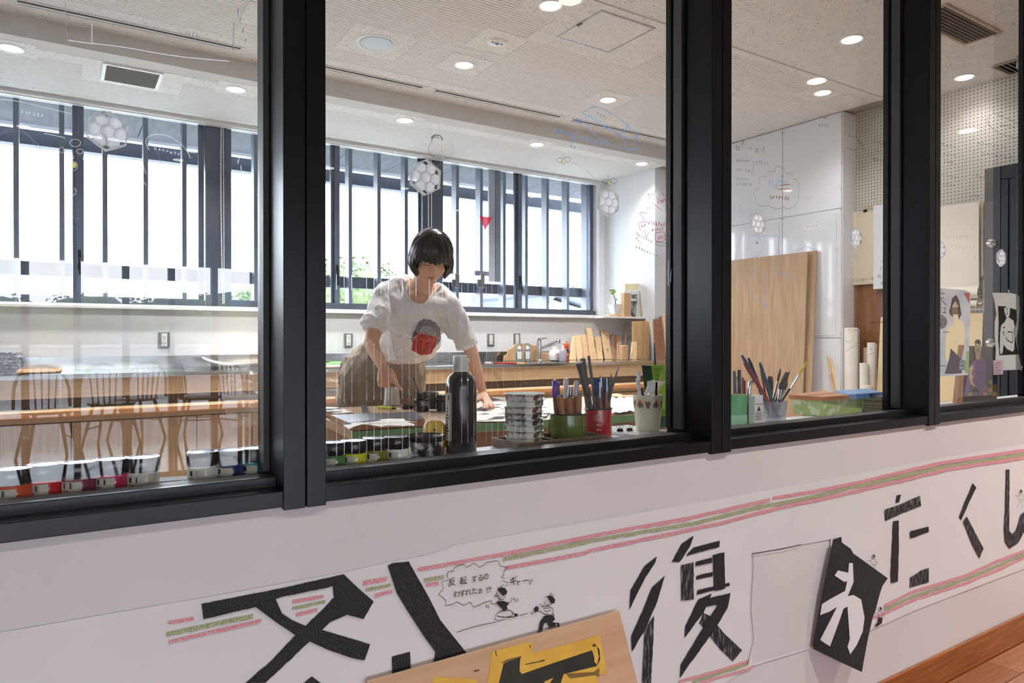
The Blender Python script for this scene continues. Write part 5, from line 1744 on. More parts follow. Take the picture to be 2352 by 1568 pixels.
# ---- mugs with tools
def holder(label, px, py_rim, wpx, Y, m, name, cat, taper=1.0, wall=0.0022, extra=None, rimm=None):
    c = PY(px, 1000, Y)
    c.z = SH
    r_ = wpx / 2 * mmpp(Y, px)
    h_ = PY(px, py_rim, Y).z - SH
    t_ = thing(name, label, cat, c)
    MB().lathe([(r_ * taper * 0.97, 0.0004), (r_ * taper, 0.004), (r_ * (0.5 + taper / 2), h_ * 0.5), (r_, h_ - 0.001), (r_ - wall * 0.5, h_), (r_ - wall, h_ - 0.001), (r_ * taper - wall, 0.006), (0.0001, 0.006)], c, 36).build('body', m, t_, smooth=True)
    if rimm:
        MB().lathe([(r_ + 0.0004, h_ - 0.002), (r_ + 0.0018, h_ - 0.0005), (r_ + 0.0012, h_ + 0.0012), (r_ - wall, h_ + 0.001)], c, 36).build('rim', rimm, t_, smooth=True)
    return t_, c, r_, h_


TI = [0]


def tool(label, name, cat, a, b, parts, group):
    """long tool from foot a to tip b; parts = [(part, from, to, r0, r1, material)]"""
    t_ = thing(name, label, cat, a, group)
    d_ = b - a
    for pn, f0, f1, r0_, r1_, m_ in parts:
        MB().tube([a + d_ * f0, a + d_ * (f0 + (f1 - f0) * 0.5), a + d_ * f1], [r0_, max(r0_, r1_), r1_], 10).build(pn, m_, t_, smooth=True)
    return t_


m_egreen = mat('olive_enamel', (88, 108, 44), 0.14, var=0.03, coat=0.5)
m_ered = mat('red_enamel', (166, 34, 44), 0.14, var=0.03, coat=0.5)
m_rimk = mat('dark_enamel_rim', (40, 44, 44), 0.3)
YM = 1.375
gm, gc, gr, gh = holder('olive green enamel mug full of wooden handled carving tools', 1304, 948, 83, YM, m_egreen, 'green_mug', 'mug', rimm=m_rimk)
MB().tube([(gc.x - gr, YM - 0.002, SH + gh * 0.85), (gc.x - gr - 0.012, YM - 0.004, SH + gh * 0.8), (gc.x - gr - 0.014, YM - 0.004, SH + gh * 0.45), (gc.x - gr, YM - 0.002, SH + gh * 0.2)], 0.004, 8).build('handle', m_egreen, gm, smooth=True)
m_chis = wood('tool_handle_wood', (176, 126, 86), (146, 100, 66), axis=2, rough=0.4, scale=14, k=8)
m_chis2 = wood('tool_handle_wood_red', (150, 96, 66), (122, 74, 48), axis=2, rough=0.4, scale=14, k=8)
m_blade = mat('tool_steel', (120, 124, 130), 0.25, metal=0.9)
m_cap1 = mat('purple_cap', (96, 56, 176), 0.25)
m_cap2 = mat('pearl_cap', (214, 206, 210), 0.3)
foot = lambda dx, dy: Vector((gc.x + dx, YM + dy, SH + 0.008))
tools = [(1275, 872, 912, m_cap1, 'purple capped carving tool in the green mug', m_chis2, -0.022, 0.005), (1284, 878, 912, None, 'carving tool with bare fine gouge left in the green mug', m_chis, -0.012, -0.014),
         (1301, 868, 915, m_cap2, 'pearl capped carving tool at the back of the green mug', m_chis2, -0.002, 0.018), (1306, 888, 912, None, 'short bladed carving tool in the middle of the green mug', m_chis, 0.003, -0.018),
         (1311, 887, 914, None, 'carving tool with slanted blade in the green mug', m_chis2, 0.012, -0.004), (1322, 873, 910, m_cap2, 'carving tool with white tube cap in the green mug', m_chis2, 0.019, 0.008),
         (1291, 905, 915, None, 'carving tool standing deepest in the green mug', m_chis, -0.014, 0.006), (1331, 898, 908, None, 'blunt wooden tool handle at the right of the green mug', m_chis, 0.027, -0.006)]
for px, pt, pm, capm, lb_, mw, dx, dy in tools:
    a = foot(dx, dy)
    Yt = a.y + dy * 0.5
    mid = PY(px, pm, Yt)
    top = PY(px + (3 if dx > 0 else -1), pt, Yt)
    dirv = (mid - a)
    parts = []
    t_ = thing('carving_tool', lb_, 'carving tool', a, 'carving tools in the green mug')
    MB().tube([a, a + dirv * 0.5, mid], [0.0062, 0.0072, 0.0062], 10).build('handle', mw, t_, smooth=True)
    if capm:
        MB().tube([mid, mid.lerp(top, 0.15), top - (top - mid) * 0.1, top], [0.006, 0.0072, 0.007, 0.004], 10).build('cap', capm, t_, smooth=True)
    else:
        MB().tube([mid, mid.lerp(top, 0.2)], [0.005, 0.0035], 8).build('ferrule', m_blade, t_, smooth=True)
        MB().bar(mid.lerp(top, 0.1), top, 0.005, 0.0016).build('blade', m_blade, t_)
rm, rc, rr_, rh = holder('red enamel measuring cup with white scale marks full of knives', 1374, 937, 62, YM, m_ered, 'red_measuring_cup', 'cup', rimm=m_rimk)
fa_ = math.atan2(-YM, -rc.x)
m_wscale = mat('white_scale_print', (220, 190, 190), 0.5)
for k in range(5):
    z_ = rh * (0.16 + 0.16 * k)
    arc(rc, rr_ + 0.0005, fa_ - 0.12, fa_ + 0.28, z_, z_ + 0.0012, 5).build('scale_mark', m_wscale, rm, fix=False)
    arc(rc, rr_ + 0.0005, fa_ - 0.12, fa_ + 0.10, z_ + 0.0025, z_ + 0.0036, 5).build('scale_mark', m_wscale, rm, fix=False)
text('scale_lettering', 'CUP', rc + Vector((math.cos(fa_) * (rr_ + 0.001), math.sin(fa_) * (rr_ + 0.001), rh * 0.74)), 0.010, m_wscale, rm, right=Vector((-math.sin(fa_), math.cos(fa_), 0)))
m_kraftk = mat('dark_grey_sleeve', (70, 72, 74), 0.6, rgb2=(104, 96, 86), scale=22, lo=0.55, hi=0.65)
m_gbl = mat('grey_knife_plastic', (84, 90, 96), 0.35)
rf = lambda dx, dy: Vector((rc.x + dx, YM + dy, SH + 0.008))
a, b = rf(-0.008, 0.012), PY(1338, 822, YM + 0.03)
t_ = thing('utility_knife', 'tallest dark grey utility knife leaning out of the red cup', 'knife', a, 'knives in the red cup')
MB().bar(a, a.lerp(b, 0.62), 0.019, 0.008).build('sleeve', m_kraftk, t_, bevel=0.002)
MB().bar(a.lerp(b, 0.62), b, 0.014, 0.009).build('handle', m_gbl, t_, bevel=0.003)
a, b = rf(-0.006, -0.004), PY(1330, 832, YM - 0.006)
t_ = thing('utility_knife', 'second dark grey knife crossing before the tallest one in the red cup', 'knife', a, 'knives in the red cup')
MB().bar(a, a.lerp(b, 0.6), 0.016, 0.007).build('sleeve', m_kraftk, t_, bevel=0.002)
MB().tube([a.lerp(b, 0.6), a.lerp(b, 0.85), b], [0.008, 0.008, 0.010], 10).build('handle', m_gbl, t_, smooth=True)
for f in (0.28, 0.40, 0.52):
    p = a.lerp(b, f)
    MB().bar(p + Vector((-0.009, -0.005, -0.004)), p + Vector((0.009, -0.005, 0.006)), 0.0022, 0.0012).build('sleeve_line', m_blade, t_)
a, b = rf(-0.008, -0.016), PY(1352, 817, YM)
t_ = thing('steel_blade', 'bare steel cutter blade sticking up beside the tallest knife', 'blade', a, 'knives in the red cup')
MB().bar(a, b, 0.008, 0.0015).build('blade', m_blade, t_)
MB().bar(a, a.lerp(b, 0.5), 0.012, 0.005).build('holder', m_gbl, t_)
qa, qb = PY(1362, 870, YM + 0.026), PY(1404, 870, YM + 0.026)
bl_ = MB().prism([Vector((qa.x, qa.y, SH + 0.01)), Vector((qb.x - 0.004, qa.y, SH + 0.01)), qb, qa], (0, 0.0015, 0)).build('blue_card', mat('blue_card', (34, 82, 160), 0.5))
tag(bl_, 'upright blue card standing at the back of the red cup', 'card')
for px, pt, pm, dx, dy, lb_ in ((1377, 878, 912, 0.002, -0.018, 'steel gouge with brown handle before the blue card'), (1393, 868, 900, 0.014, -0.012, 'brown handled graver right before the blue card'), (1380, 863, 890, -0.004, 0.006, 'grey scraper peeping above the blue card')):
    a = rf(dx, dy)
    mid = PY(px, pm, a.y)
    top = PY(px, pt, a.y)
    t_ = thing('graver', lb_, 'carving tool', a, 'gravers in the red cup')
    MB().tube([a, a.lerp(mid, 0.5), mid], [0.005, 0.006, 0.005], 10).build('handle', m_chis2, t_, smooth=True)
    MB().tube([mid, top], [0.0042, 0.0035], 8).build('blade', m_blade, t_, smooth=True)
a, b = rf(0.020, 0.006), PY(1421, 842, YM + 0.01)
t_ = thing('tweezers', 'long grey tweezers fanning out to the right of the red cup', 'tweezers', a)
MB().tube([a, PY(1405, 890, YM + 0.01), b], [0.003, 0.0045, 0.0012], 8).build('arm', m_gbl, t_, smooth=True)
MB().tube([a + Vector((-0.004, 0.004, 0)), PY(1399, 885, YM + 0.014), PY(1404, 858, YM + 0.014)], [0.003, 0.004, 0.001], 8).build('arm', m_gbl, t_, smooth=True)

# white tray with binder clips
q0, q1 = PZ(1404, 1000, SH + 0.008), PZ(1470, 994, SH + 0.008)
t = thing('white_box_lid', 'white flat box lid beside the red cup carrying two binder clips', 'box lid', (1.25, 1.36, SH))
xa, xb_ = rc.x + rr_ + 0.004, PY(1474, 990, 1.37).x
MB().box(1.232, 1.365, 1.31, 1.50, SH + 0.0005, SH + 0.008).build('lid', m_capw, t, bevel=0.001)
for px, py, nm in ((1424, 990, 'left'), (1446, 989, 'right')):
    c = PZ(px, py, SH + 0.009)
    t_ = thing('binder_clip', 'small black binder clip with open wire arms on the white lid, %s of two' % nm, 'clip', c, 'binder clips on the white lid')
    MB().hexa([c + Vector(v) for v in ((-0.008, -0.005, 0), (0.008, -0.005, 0), (0.008, 0.005, 0), (-0.008, 0.005, 0), (-0.008, -0.001, 0.007), (0.008, -0.001, 0.007), (0.008, 0.001, 0.007), (-0.008, 0.001, 0.007))]).build('body', m_lid, t_)
    for s_ in (-1, 1):
        MB().tube([c + Vector((-0.004, s_ * 0.001, 0.007)), c + Vector((-0.008, s_ * 0.007, 0.013)), c + Vector((-0.002, s_ * 0.011, 0.017)), c + Vector((0.006, s_ * 0.009, 0.014)), c + Vector((0.004, s_ * 0.001, 0.007))], 0.0006, 6).build('wire_arm', m_frame2, t_)

# cream paper cup with a flower band
m_cream = mat('cream_melamine', (226, 220, 196), 0.35, var=0.03)
cm, cc_, cr_, ch_ = holder('cream tumbler with a brown and red flower band holding white spatulas', 1488, 906, 69, 1.375, m_cream, 'cream_tumbler', 'cup', taper=0.76)
m_fb = mat('flower_brown', (110, 76, 50), 0.5)
m_fr = mat('flower_red', (170, 66, 42), 0.5)
m_fg = mat('leaf_dark_green', (60, 72, 50), 0.5)
m_fy = mat('flower_yellow', (206, 158, 60), 0.5)
fa_ = math.atan2(-1.375, -cc_.x)
def on_cup(a, f, k=0.0008):
    rr2 = cr_ * (0.76 + 0.24 * f) + k
    return Vector((cc_.x + rr2 * math.cos(a), cc_.y + rr2 * math.sin(a), SH + ch_ * f))


def blob(a, f, wa, hf, m, nm, n=10):
    MB().poly([on_cup(a + wa * math.cos(2 * PI * k / n), f + hf * math.sin(2 * PI * k / n)) for k in range(n)]).build(nm, m, cm, fix=False)


for k in range(5):
    a = fa_ - 1.15 + k * 0.58
    if k % 2 == 0:
        for s_ in (-1, 1):
            for j in range(3):
                MB().poly([on_cup(a, 0.74 + 0.035 * j), on_cup(a + s_ * 0.16, 0.79 + 0.04 * j), on_cup(a + s_ * 0.19, 0.765 + 0.04 * j), on_cup(a, 0.72 + 0.035 * j)]).build('band_leaf', m_fb if j % 2 else m_fr, cm, fix=False)
        blob(a, 0.78, 0.035, 0.10, m_fg, 'band_stem')
        blob(a, 0.70, 0.10, 0.02, m_fg, 'band_foot')
    else:
        blob(a, 0.80, 0.15, 0.055, m_fr, 'band_flower')
        blob(a, 0.875, 0.12, 0.028, m_fy, 'band_petal')
        blob(a, 0.735, 0.08, 0.05, m_fb, 'band_calyx')
        for s_ in (-1, 1):
            blob(a + s_ * 0.17, 0.74, 0.045, 0.045, m_fg, 'band_leaf')
cf = lambda dx, dy: Vector((cc_.x + dx, cc_.y + dy, SH + 0.008))
for px, pt, dx, dy, lb_ in ((1466, 851, -0.014, 0.006, 'taller white plastic spatula in the cream tumbler'), (1464, 870, -0.018, -0.006, 'shorter white plastic spatula in the cream tumbler')):
    a, b = cf(dx, dy), PY(px, pt, 1.375 + dy)
    t_ = thing('white_spatula', lb_, 'spatula', a, 'white spatulas in the tumbler')
    MB().tube([a, a.lerp(b, 0.85)], 0.0032, 8).build('shaft', m_capw, t_, smooth=True)
    MB().tube([a.lerp(b, 0.84), a.lerp(b, 0.9), b], [0.0035, 0.0055, 0.0045], 10).build('tip', m_capw, t_, smooth=True)
a = cf(0.004, 0.002)
t_ = thing('plastic_bag_roll', 'crinkled clear plastic bag stuffed in the cream tumbler', 'plastic bag', a)
def bag(u, v):
    w_ = 0.013 + 0.016 * v
    b_ = PY(1482 + 26 * v, 925 - 50 * v, 1.38)
    n_ = noise.noise(Vector((u * 6, v * 5, 8)))
    ang = 2 * PI * u
    return Vector((b_.x + (w_ + 0.005 * n_) * math.cos(ang), b_.y + 0.5 * (w_ + 0.005 * n_) * math.sin(ang), b_.z + 0.006 * n_ * v))


MB().grid(bag, 22, 10).build('film', film('bag_film', (236, 238, 240), 0.4, 0.15, 0.12), t_, fix=False)
for px, pt, dx, dy, lb_, m_ in ((1520, 857, 0.014, 0.002, 'pale wooden stick in the cream tumbler', m_stick), (1508, 877, 0.018, -0.008, 'black handled brush at the right of the cream tumbler', m_lid), (1474, 890, -0.006, -0.014, 'short dark handle at the front of the cream tumbler', m_lid)):
    a, b = cf(dx, dy), PY(px, pt, 1.375 + dy)
    o = MB().tube([a, a.lerp(b, 0.7), b], [0.003, 0.0036, 0.0028], 8).build('tumbler_stick', m_, smooth=True)
    tag(o, lb_, 'stick', 'sticks in the tumbler')

# tall green box
m_gbox = mat('lime_green_carton', (120, 166, 36), 0.45, var=0.04)
m_gdk = mat('dark_green_carton', (26, 66, 42), 0.45, var=0.04)
Yx = 1.44
P = lambda x, y, Y=Yx: PY(x, y, Y)
tl, tr, br_, bl_ = P(1496, 839), P(1527, 838), P(1541, 991), P(1513, 993)
for v in (br_, bl_):
    v.z = SH + 0.0015
t = thing('tall_green_box', 'tall lime green carton with dark green end leaning behind the cream tumbler', 'box', bl_)
dv = Vector((-0.016, 0.022, 0))
def lerpq(f):
    return bl_.lerp(tl, f), br_.lerp(tr, f)


l0, r0_ = lerpq(0.18)
MB().hexa([l0, r0_, r0_ + dv, l0 + dv, tl, tr, tr + dv, tl + dv]).build('carton', m_gbox, t)
MB().hexa([bl_, br_, br_ + dv, bl_ + dv, l0, r0_, r0_ + dv, l0 + dv]).build('dark_end', m_gdk, t)
MB().poly([l0 + Vector((-0.0006, -0.0004, 0)), l0 + dv * 0.99 + Vector((-0.0006, -0.0004, 0)), tl + dv * 0.99 + Vector((-0.0006, -0.0004, -0.001)), tl + Vector((-0.0006, -0.0004, -0.001))]).build('dark_side', m_gdk, t)
for k in range(9):
    a_, b_ = lerpq(0.95 - k * 0.035)
    MB().ribbon([a_.lerp(b_, 0.15) + Vector((0, -0.0006, 0)), a_.lerp(b_, 0.75 - 0.1 * (k % 3)) + Vector((0, -0.0006, 0))], 0.0016, (0, 1, 0)).build('print_line', m_gdk, t)
text('box_lettering', 'ゴム', l0.lerp(r0_, 0.3) + Vector((0, -0.001, 0.012)), 0.012, m_gdk, t)
a, b = P(1505, 838, 1.45), P(1502.5, 787, 1.45)
o = MB().tube([a - Vector((0, 0, 0.0)), b], [0.0032, 0.0012], 8).build('black_awl', m_lid, smooth=True)
tag(o, 'thin black pointed awl standing on the tall green box', 'awl')
q = [P(1535, 925, 1.40), P(1545, 928, 1.40), P(1560, 885, 1.42), P(1552, 880, 1.42)]
cp, ccc, r2_, h2_ = holder('plain cream cup half hidden by the second mullion', 1556, 931, 34, 1.37, m_cream, 'cream_cup', 'cup', taper=0.9)
o = MB().prism([Vector((q[0].x, 1.37, q[0].z)), Vector((q[1].x, 1.37, q[1].z)), Vector((q[2].x, 1.372, q[2].z)), Vector((q[3].x, 1.372, q[3].z))], (0, 0.012, 0)).build('white_eraser', m_capw)
tag(o, 'white slanted eraser block sticking out of the cream cup', 'eraser')
MB().prism([Vector((q[0].x, 1.3695, q[0].z)), Vector((q[1].x, 1.3695, q[1].z)), Vector((q[1].x, 1.3695, q[1].z)).lerp(Vector((q[2].x, 1.3715, q[2].z)), .3), Vector((q[0].x, 1.3695, q[0].z)).lerp(Vector((q[3].x, 1.3715, q[3].z)), .3)], (0, 0.0004, 0)).build('dark_sleeve', m_lid, o)

# ================================================================ third pane
m_tg = mat('mint_tape', (96, 168, 112), 0.4, var=0.04)
m_tg2 = mat('pale_mint_tape', (150, 204, 168), 0.5, var=0.04)
YT = 1.385
tx = PY(1690, 930, YT).x
for (y0, y1, rr2, m_, lb_) in ((975, 950, 0.034, m_tg2, 'pale mint tape roll, lower of two stacked by the second mullion'), (950, 905, 0.0325, m_tg, 'mint green tape roll, upper of two stacked by the second mullion')):
    z0_, z1_ = max(SH + 0.0005, PY(1690, y0, YT).z), PY(1690, y1, YT).z - 0.0004
    if y0 == 975:
        z0_ = SH + 0.0005
    t = thing('tape_roll', lb_, 'tape roll', (tx, YT, z0_), 'stacked tape rolls')
    MB().lathe([(rr2 * 0.72, z0_), (rr2, z0_), (rr2, z1_), (rr2 * 0.72, z1_), (rr2 * 0.72, z0_)], (tx, YT, 0), 36).build('tape', m_, t, smooth=True)
    MB().lathe([(rr2 * 0.66, z0_ + 0.0005), (rr2 * 0.715, z0_ + 0.0005), (rr2 * 0.715, z1_ - 0.0005), (rr2 * 0.66, z1_ - 0.0005), (rr2 * 0.66, z0_ + 0.0005)], (tx, YT, 0), 30).build('core', m_card, t, smooth=True)
# pens behind the tape
for px, pt, m_, lb_, k in ((1686, 853, m_gbl, 'grey marker pen behind the tape rolls', 0.0045), (1692, 865, m_capw, 'white marker pen behind the tape rolls', 0.0045), (1698, 849, m_lid, 'black marker pen behind the tape rolls', 0.005), (1706, 866, m_redink, 'red pen behind the tape rolls', 0.003), (1710, 873, m_redink, 'shorter red pen behind the tape rolls', 0.003)):
    x_ = PY(px, 900, 1.405).x
    tz = PY(px, pt, 1.405).z
    a, b = Vector((x_ + 0.004, 1.405, SH + 0.001)), Vector((x_, 1.405, tz))
    if abs(x_ - tx) < 0.03:
        a.y = b.y = 1.43
        a.x = PY(px, 900, 1.43).x + 0.004
        b.x = PY(px, 900, 1.43).x
    t = thing('marker_pen', lb_, 'pen', a, 'pens behind the tape rolls')
    MB().tube([a, a.lerp(b, 0.6)], k, 10).build('barrel', m_, t, smooth=True)
    MB().tube([a.lerp(b, 0.6), b - Vector((0, 0, 0.002)), b], [k * 1.1, k * 1.05, k * 0.7], 10).build('cap', m_, t, smooth=True)
# wire whisk-like clear spatula bottle
x_ = PY(1721, 930, 1.37).x
t = thing('glue_bottle', 'clear bottle of brown glue with a bent metal spout beside the white box', 'bottle', (x_, 1.37, SH))
MB().lathe([(0.0095, 0.0005), (0.0105, 0.003), (0.0105, 0.045), (0.007, 0.058), (0.005, 0.062)], (x_, 1.37, SH), 20).build('body', mat('amber_glue', (150, 104, 70), 0.15), t, smooth=True)
MB().tube([Vector((x_, 1.37, SH + 0.06)), Vector((x_ - 0.001, 1.37, SH + 0.10)), Vector((x_ + 0.003, 1.37, SH + 0.122)), Vector((x_ + 0.010, 1.37, SH + 0.126)), Vector((x_ + 0.014, 1.37, SH + 0.115))], [0.005, 0.0055, 0.006, 0.006, 0.005], 10).build('spout', m_chrome, t, smooth=True)
xa, xb_ = PY(1727, 940, 1.34).x, PY(1746, 940, 1.34).x
zt = PY(1737, 907, 1.34).z
t = thing('white_carton', 'small white carton with black triangle print before the brush cup', 'box', (xa, 1.34, SH))
MB().box(xa, xb_, 1.33, 1.352, SH + 0.0005, zt).build('carton', m_capw, t, bevel=0.0008)
xm = (xa + xb_) / 2
zm = (SH + zt) / 2
MB().prism([(xm - 0.009, 1.3296, zm - 0.002), (xm + 0.009, 1.3296, zm - 0.002), (xm, 1.3296, zm + 0.013)], (0, 0.0003, 0)).build('triangle_print', ink, t)
for k in range(5):
    MB().box(xa + 0.003, xb_ - 0.003 - 0.003 * (k % 2), 1.3295, 1.3298, zm - 0.008 - k * 0.005, zm - 0.0062 - k * 0.005).build('print_line', ink, t)
MB().box(xa + 0.002, xb_ - 0.002, 1.3295, 1.3298, zm + 0.017, zm + 0.0185).build('print_line', ink, t)

# translucent cup with brushes
m_tcup = film('clear_grey_cup', (200, 208, 226), 0.30, 0.1, 0.14)
YC_ = 1.372
bc, bcc, br2, bh = holder('clear grey plastic cup crowded with paint brushes', 1776, 920, 63, YC_, m_tcup, 'brush_cup', 'cup', taper=0.88)
bf = lambda dx, dy: Vector((bcc.x + dx, bcc.y + dy, SH + 0.009))
m_hb = mat('blue_brush_handle', (52, 74, 116), 0.35)
m_hr = mat('crimson_brush_handle', (150, 36, 52), 0.35)
m_ht = mat('teal_brush_handle', (44, 92, 96), 0.35)
m_brs = mat('dark_bristle', (58, 46, 40), 0.8, var=0.2, scale=200)
m_gold = mat('yellow_bristle', (196, 176, 60), 0.6, var=0.15, scale=200)
brs = [(1703, 814, m_hb, 'blue handled paint brush leaning left in the brush cup', 0.006, 0.018, 0.000, None), (1719, 822, m_lid, 'black handled paint brush leaning left in the brush cup', 0.006, 0.008, 0.016, None),
       (1708, 832, m_hr, 'crimson handled paint brush leaning left in the brush cup', 0.0055, 0.014, -0.011, None), (1745, 832, m_ht, 'teal handled paint brush near the middle of the brush cup', 0.006, 0.000, -0.016, None),
       (1746, 842, m_hr, 'thin dark red brush handle behind the teal one', 0.003, 0.002, 0.014, None), (1793, 846, m_lid, 'thin dark brush with pointed tip in the brush cup', 0.003, -0.006, 0.010, 'dark'),
       (1769, 864, m_brs, 'round bristle brush standing head up in the brush cup', 0.004, -0.002, 0.004, 'big'), (1808, 856, m_lid, 'wide dark bristle brush in the brush cup', 0.004, -0.012, 0.006, 'big'),
       (1797, 872, m_lid, 'flat brush with bright steel ferrule in the brush cup', 0.004, -0.006, -0.012, 'steel'), (1814, 852, m_brs, 'small dark tipped brush at the back of the brush cup', 0.0025, -0.010, 0.014, 'dark'),
       (1808, 873, m_lid, 'second flat brush with worn ferrule in the brush cup', 0.004, -0.014, -0.008, 'steel'), (1856, 827, m_lid, 'long brush with yellow bristles leaning far right in the brush cup', 0.0035, -0.016, -0.002, 'gold')]
for px, pt, m_, lb_, r_, dx, dy, kind in brs:
    a = bf(dx, dy)
    b = PY(px, pt, YC_ + dy * 0.8)
    t = thing('paint_brush', lb_, 'paint brush', a, 'brushes in the clear grey cup')
    d_ = b - a
    if kind is None:
        MB().tube([a, a + d_ * 0.25, a + d_ * 0.6, a + d_ * 0.9, b], [r_ * 0.7, r_ * 0.9, r_, r_ * 0.9, r_ * 0.5], 10).build('handle', m_, t, smooth=True)
        MB().tube([a - d_ * 0.0, a + d_ * 0.12], [r_ * 0.95, r_ * 0.95], 10).build('ferrule', m_can, t, smooth=True)
    else:
        bw = {'dark': 0.004, 'big': 0.009, 'steel': 0.0075, 'gold': 0.005}[kind]
        MB().tube([a, a + d_ * 0.5], [r_ * 0.8, r_], 8).build('handle', m_, t, smooth=True)
        MB().tube([a + d_ * 0.5, a + d_ * 0.74], [r_ * 1.1, bw * 0.85], 10).build('ferrule', m_chrome if kind != 'big' else m_lid, t, smooth=True)
        MB().tube([a + d_ * 0.74, a + d_ * 0.88, b], [bw * 0.85, bw, bw * 0.25 if kind != 'big' else bw * 0.7], 10).build('bristles', m_gold if kind == 'gold' else m_brs, t, smooth=True)

# green leaf box with two books on it
m_lbox = mat('lime_leaf_carton', (176, 202, 122), 0.6, rgb2=(222, 232, 200), scale=34, lo=0.53, hi=0.6, detail=1)
Fc = PZ(1889, 957, SH + 0.001)
Lc = PZ(1820, 949.5, SH + 0.001)
Rc = PZ(2018, 941.5, SH + 0.001)
Bc = Lc + Rc - Fc
ztop = PP(1889, 921, Fc, Vector((0, 1, 0))).z
t = thing('leaf_pattern_box', 'lime green box with white leaf pattern carrying two books', 'box', Fc)
cen = (Fc + Bc) / 2
def prism4(a, b, c, d, z0, z1, k=1.0):
    q_ = [cen + (p - cen) * k for p in (a, b, c, d)]
    return MB().prism([Vector((p.x, p.y, z0)) for p in q_], (0, 0, z1 - z0))


zm = SH + 0.001 + (ztop - SH) * 0.45
prism4(Fc, Rc, Bc, Lc, SH + 0.001, zm, 0.97).build('base', m_lbox, t)
prism4(Fc, Rc, Bc, Lc, zm, ztop, 1.0).build('lid', m_lbox, t)
m_obk = mat('orange_book_cover', (190, 124, 66), 0.5, var=0.05)
m_bbk = mat('blue_book_cover', (112, 152, 204), 0.5, var=0.05)
m_pg = mat('book_pages', (224, 216, 196), 0.8, var=0.06, scale=3, stretch=(1, 1, 120))
zb1 = PP(1870, 920, Fc, Vector((0, 1, 0))).z
def book(label, pts, z0, z1, m, spine_txt, group, name='book'):
    q_ = [PZ(x, y, z0) for x, y in pts]
    t_ = thing(name, label, 'book', q_[0], group)
    q0 = [Vector((p.x, p.y, z0)) for p in q_]
    th = z1 - z0
    MB().prism(q0, (0, 0, 0.0012)).build('back_cover', m, t_)
    MB().prism([p + Vector((0, 0, 0.0013)) for p in q0], (0, 0, th - 0.0026)).build('page_block', m_pg, t_)
    MB().prism([p + Vector((0, 0, th - 0.0012)) for p in q0], (0, 0, 0.0012)).build('front_cover', m, t_)
    n_ = (q0[1] - q0[0]).normalized()
    nr = Vector((n_.y, -n_.x, 0))
    MB().prism([q0[0] + nr * 0.0004, q0[1] + nr * 0.0004, q0[1] + nr * 0.0004 + Vector((0, 0, th)), q0[0] + nr * 0.0004 + Vector((0, 0, th))], nr * 0.0008).build('spine', m, t_)
    MB().prism([q0[3] - n_ * 0.0004, q0[0] - n_ * 0.0004, q0[0] - n_ * 0.0004 + Vector((0, 0, th)), q0[3] - n_ * 0.0004 + Vector((0, 0, th))], -n_ * 0.0008).build('spine_end', m, t_)
    L_ = (q0[1] - q0[0]).length
    text('spine_lettering', spine_txt, q0[0].lerp(q0[1], 0.5) + nr * 0.0016 + Vector((0, 0, th * 0.48)), th * 0.62, ink, t_, right=n_)
    return t_, q0, th


ob, oq, oth = book('orange brown book with elastic band lying on the leaf pattern box', [(1888, 921), (1949, 917), (1890, 905), (1812, 916)], ztop + 0.0006, ztop + 0.0146, m_obk, 'ヤクリクレパス  画 ②', 'books on the leaf box')
e0 = oq[0].lerp(oq[3], 0.45)
e1 = oq[1].lerp(oq[2], 0.45)
zt_ = oth + 0.0006
MB().bar(e0 + Vector((0, 0, zt_)), e1 + Vector((0, 0, zt_)), 0.0022, 0.0008).build('elastic_band', m_lid, ob)
text('cover_lettering', 'ヤクリクレパス', oq[0].lerp(oq[3], 0.5) + Vector((-0.001, -0.0012, oth * 0.5)), oth * 0.55, ink, ob, right=(oq[0] - oq[3]))
book('pale blue book lying at the right on the leaf pattern box', [(1953, 916), (2027, 910), (1975, 893), (1856, 899)], ztop + 0.0006, ztop + 0.0165, m_bbk, 'アートとしての版画入門', 'books on the leaf box') if False else None
q_ = [PZ(x, y, ztop + 0.0006) for x, y in ((1951, 917), (2026, 911), (1992, 902), (1915, 908))]
book('pale blue book lying at the right on the leaf pattern box', [(1951, 916.5), (2026, 911), (1992, 902), (1919, 907)], ztop + 0.0008, ztop + 0.0168, m_bbk, 'アート・としての版画入門', 'books on the leaf box')
# books lying right of the box
zb_ = SH + 0.0006
for (th_, m_, lb_, sp) in ((0.016, m_gdk, 'dark green book, lowest of the little pile left of the third mullion', ''), (0.008, m_mag[0], 'cream booklet in the little pile left of the third mullion', ''), (0.015, mat('coral_red_cover', (206, 78, 72), 0.5), 'coral red book with black lettering in the little pile left of the third mullion', 'MOKUHANGA'), (0.017, mat('grey_blue_cover', (150, 160, 164), 0.5), 'grey book on top of the little pile left of the third mullion', '')):
    x0_ = PY(2024, 930, 1.31).x + 0.004
    t = thing('book', lb_, 'book', (x0_, 1.30, zb_), 'pile of books by the third mullion')
    MB().box(x0_, x0_ + 0.19, 1.31, 1.415, zb_ + 0.0012, zb_ + th_ - 0.0012).build('page_block', m_pg, t)
    MB().box(x0_ - 0.002, x0_ + 0.192, 1.3075, 1.417, zb_, zb_ + 0.001).build('back_cover', m_, t)
    MB().box(x0_ - 0.002, x0_ + 0.192, 1.3075, 1.417, zb_ + th_ - 0.001, zb_ + th_).build('front_cover', m_, t)
    MB().box(x0_ - 0.002, x0_ + 0.192, 1.3065, 1.3075, zb_, zb_ + th_).build('spine', m_, t)
    if sp:
        text('spine_lettering', sp, (x0_ + 0.07, 1.306, zb_ + th_ / 2), 0.011, ink, t)
    zb_ += th_ + 0.0005

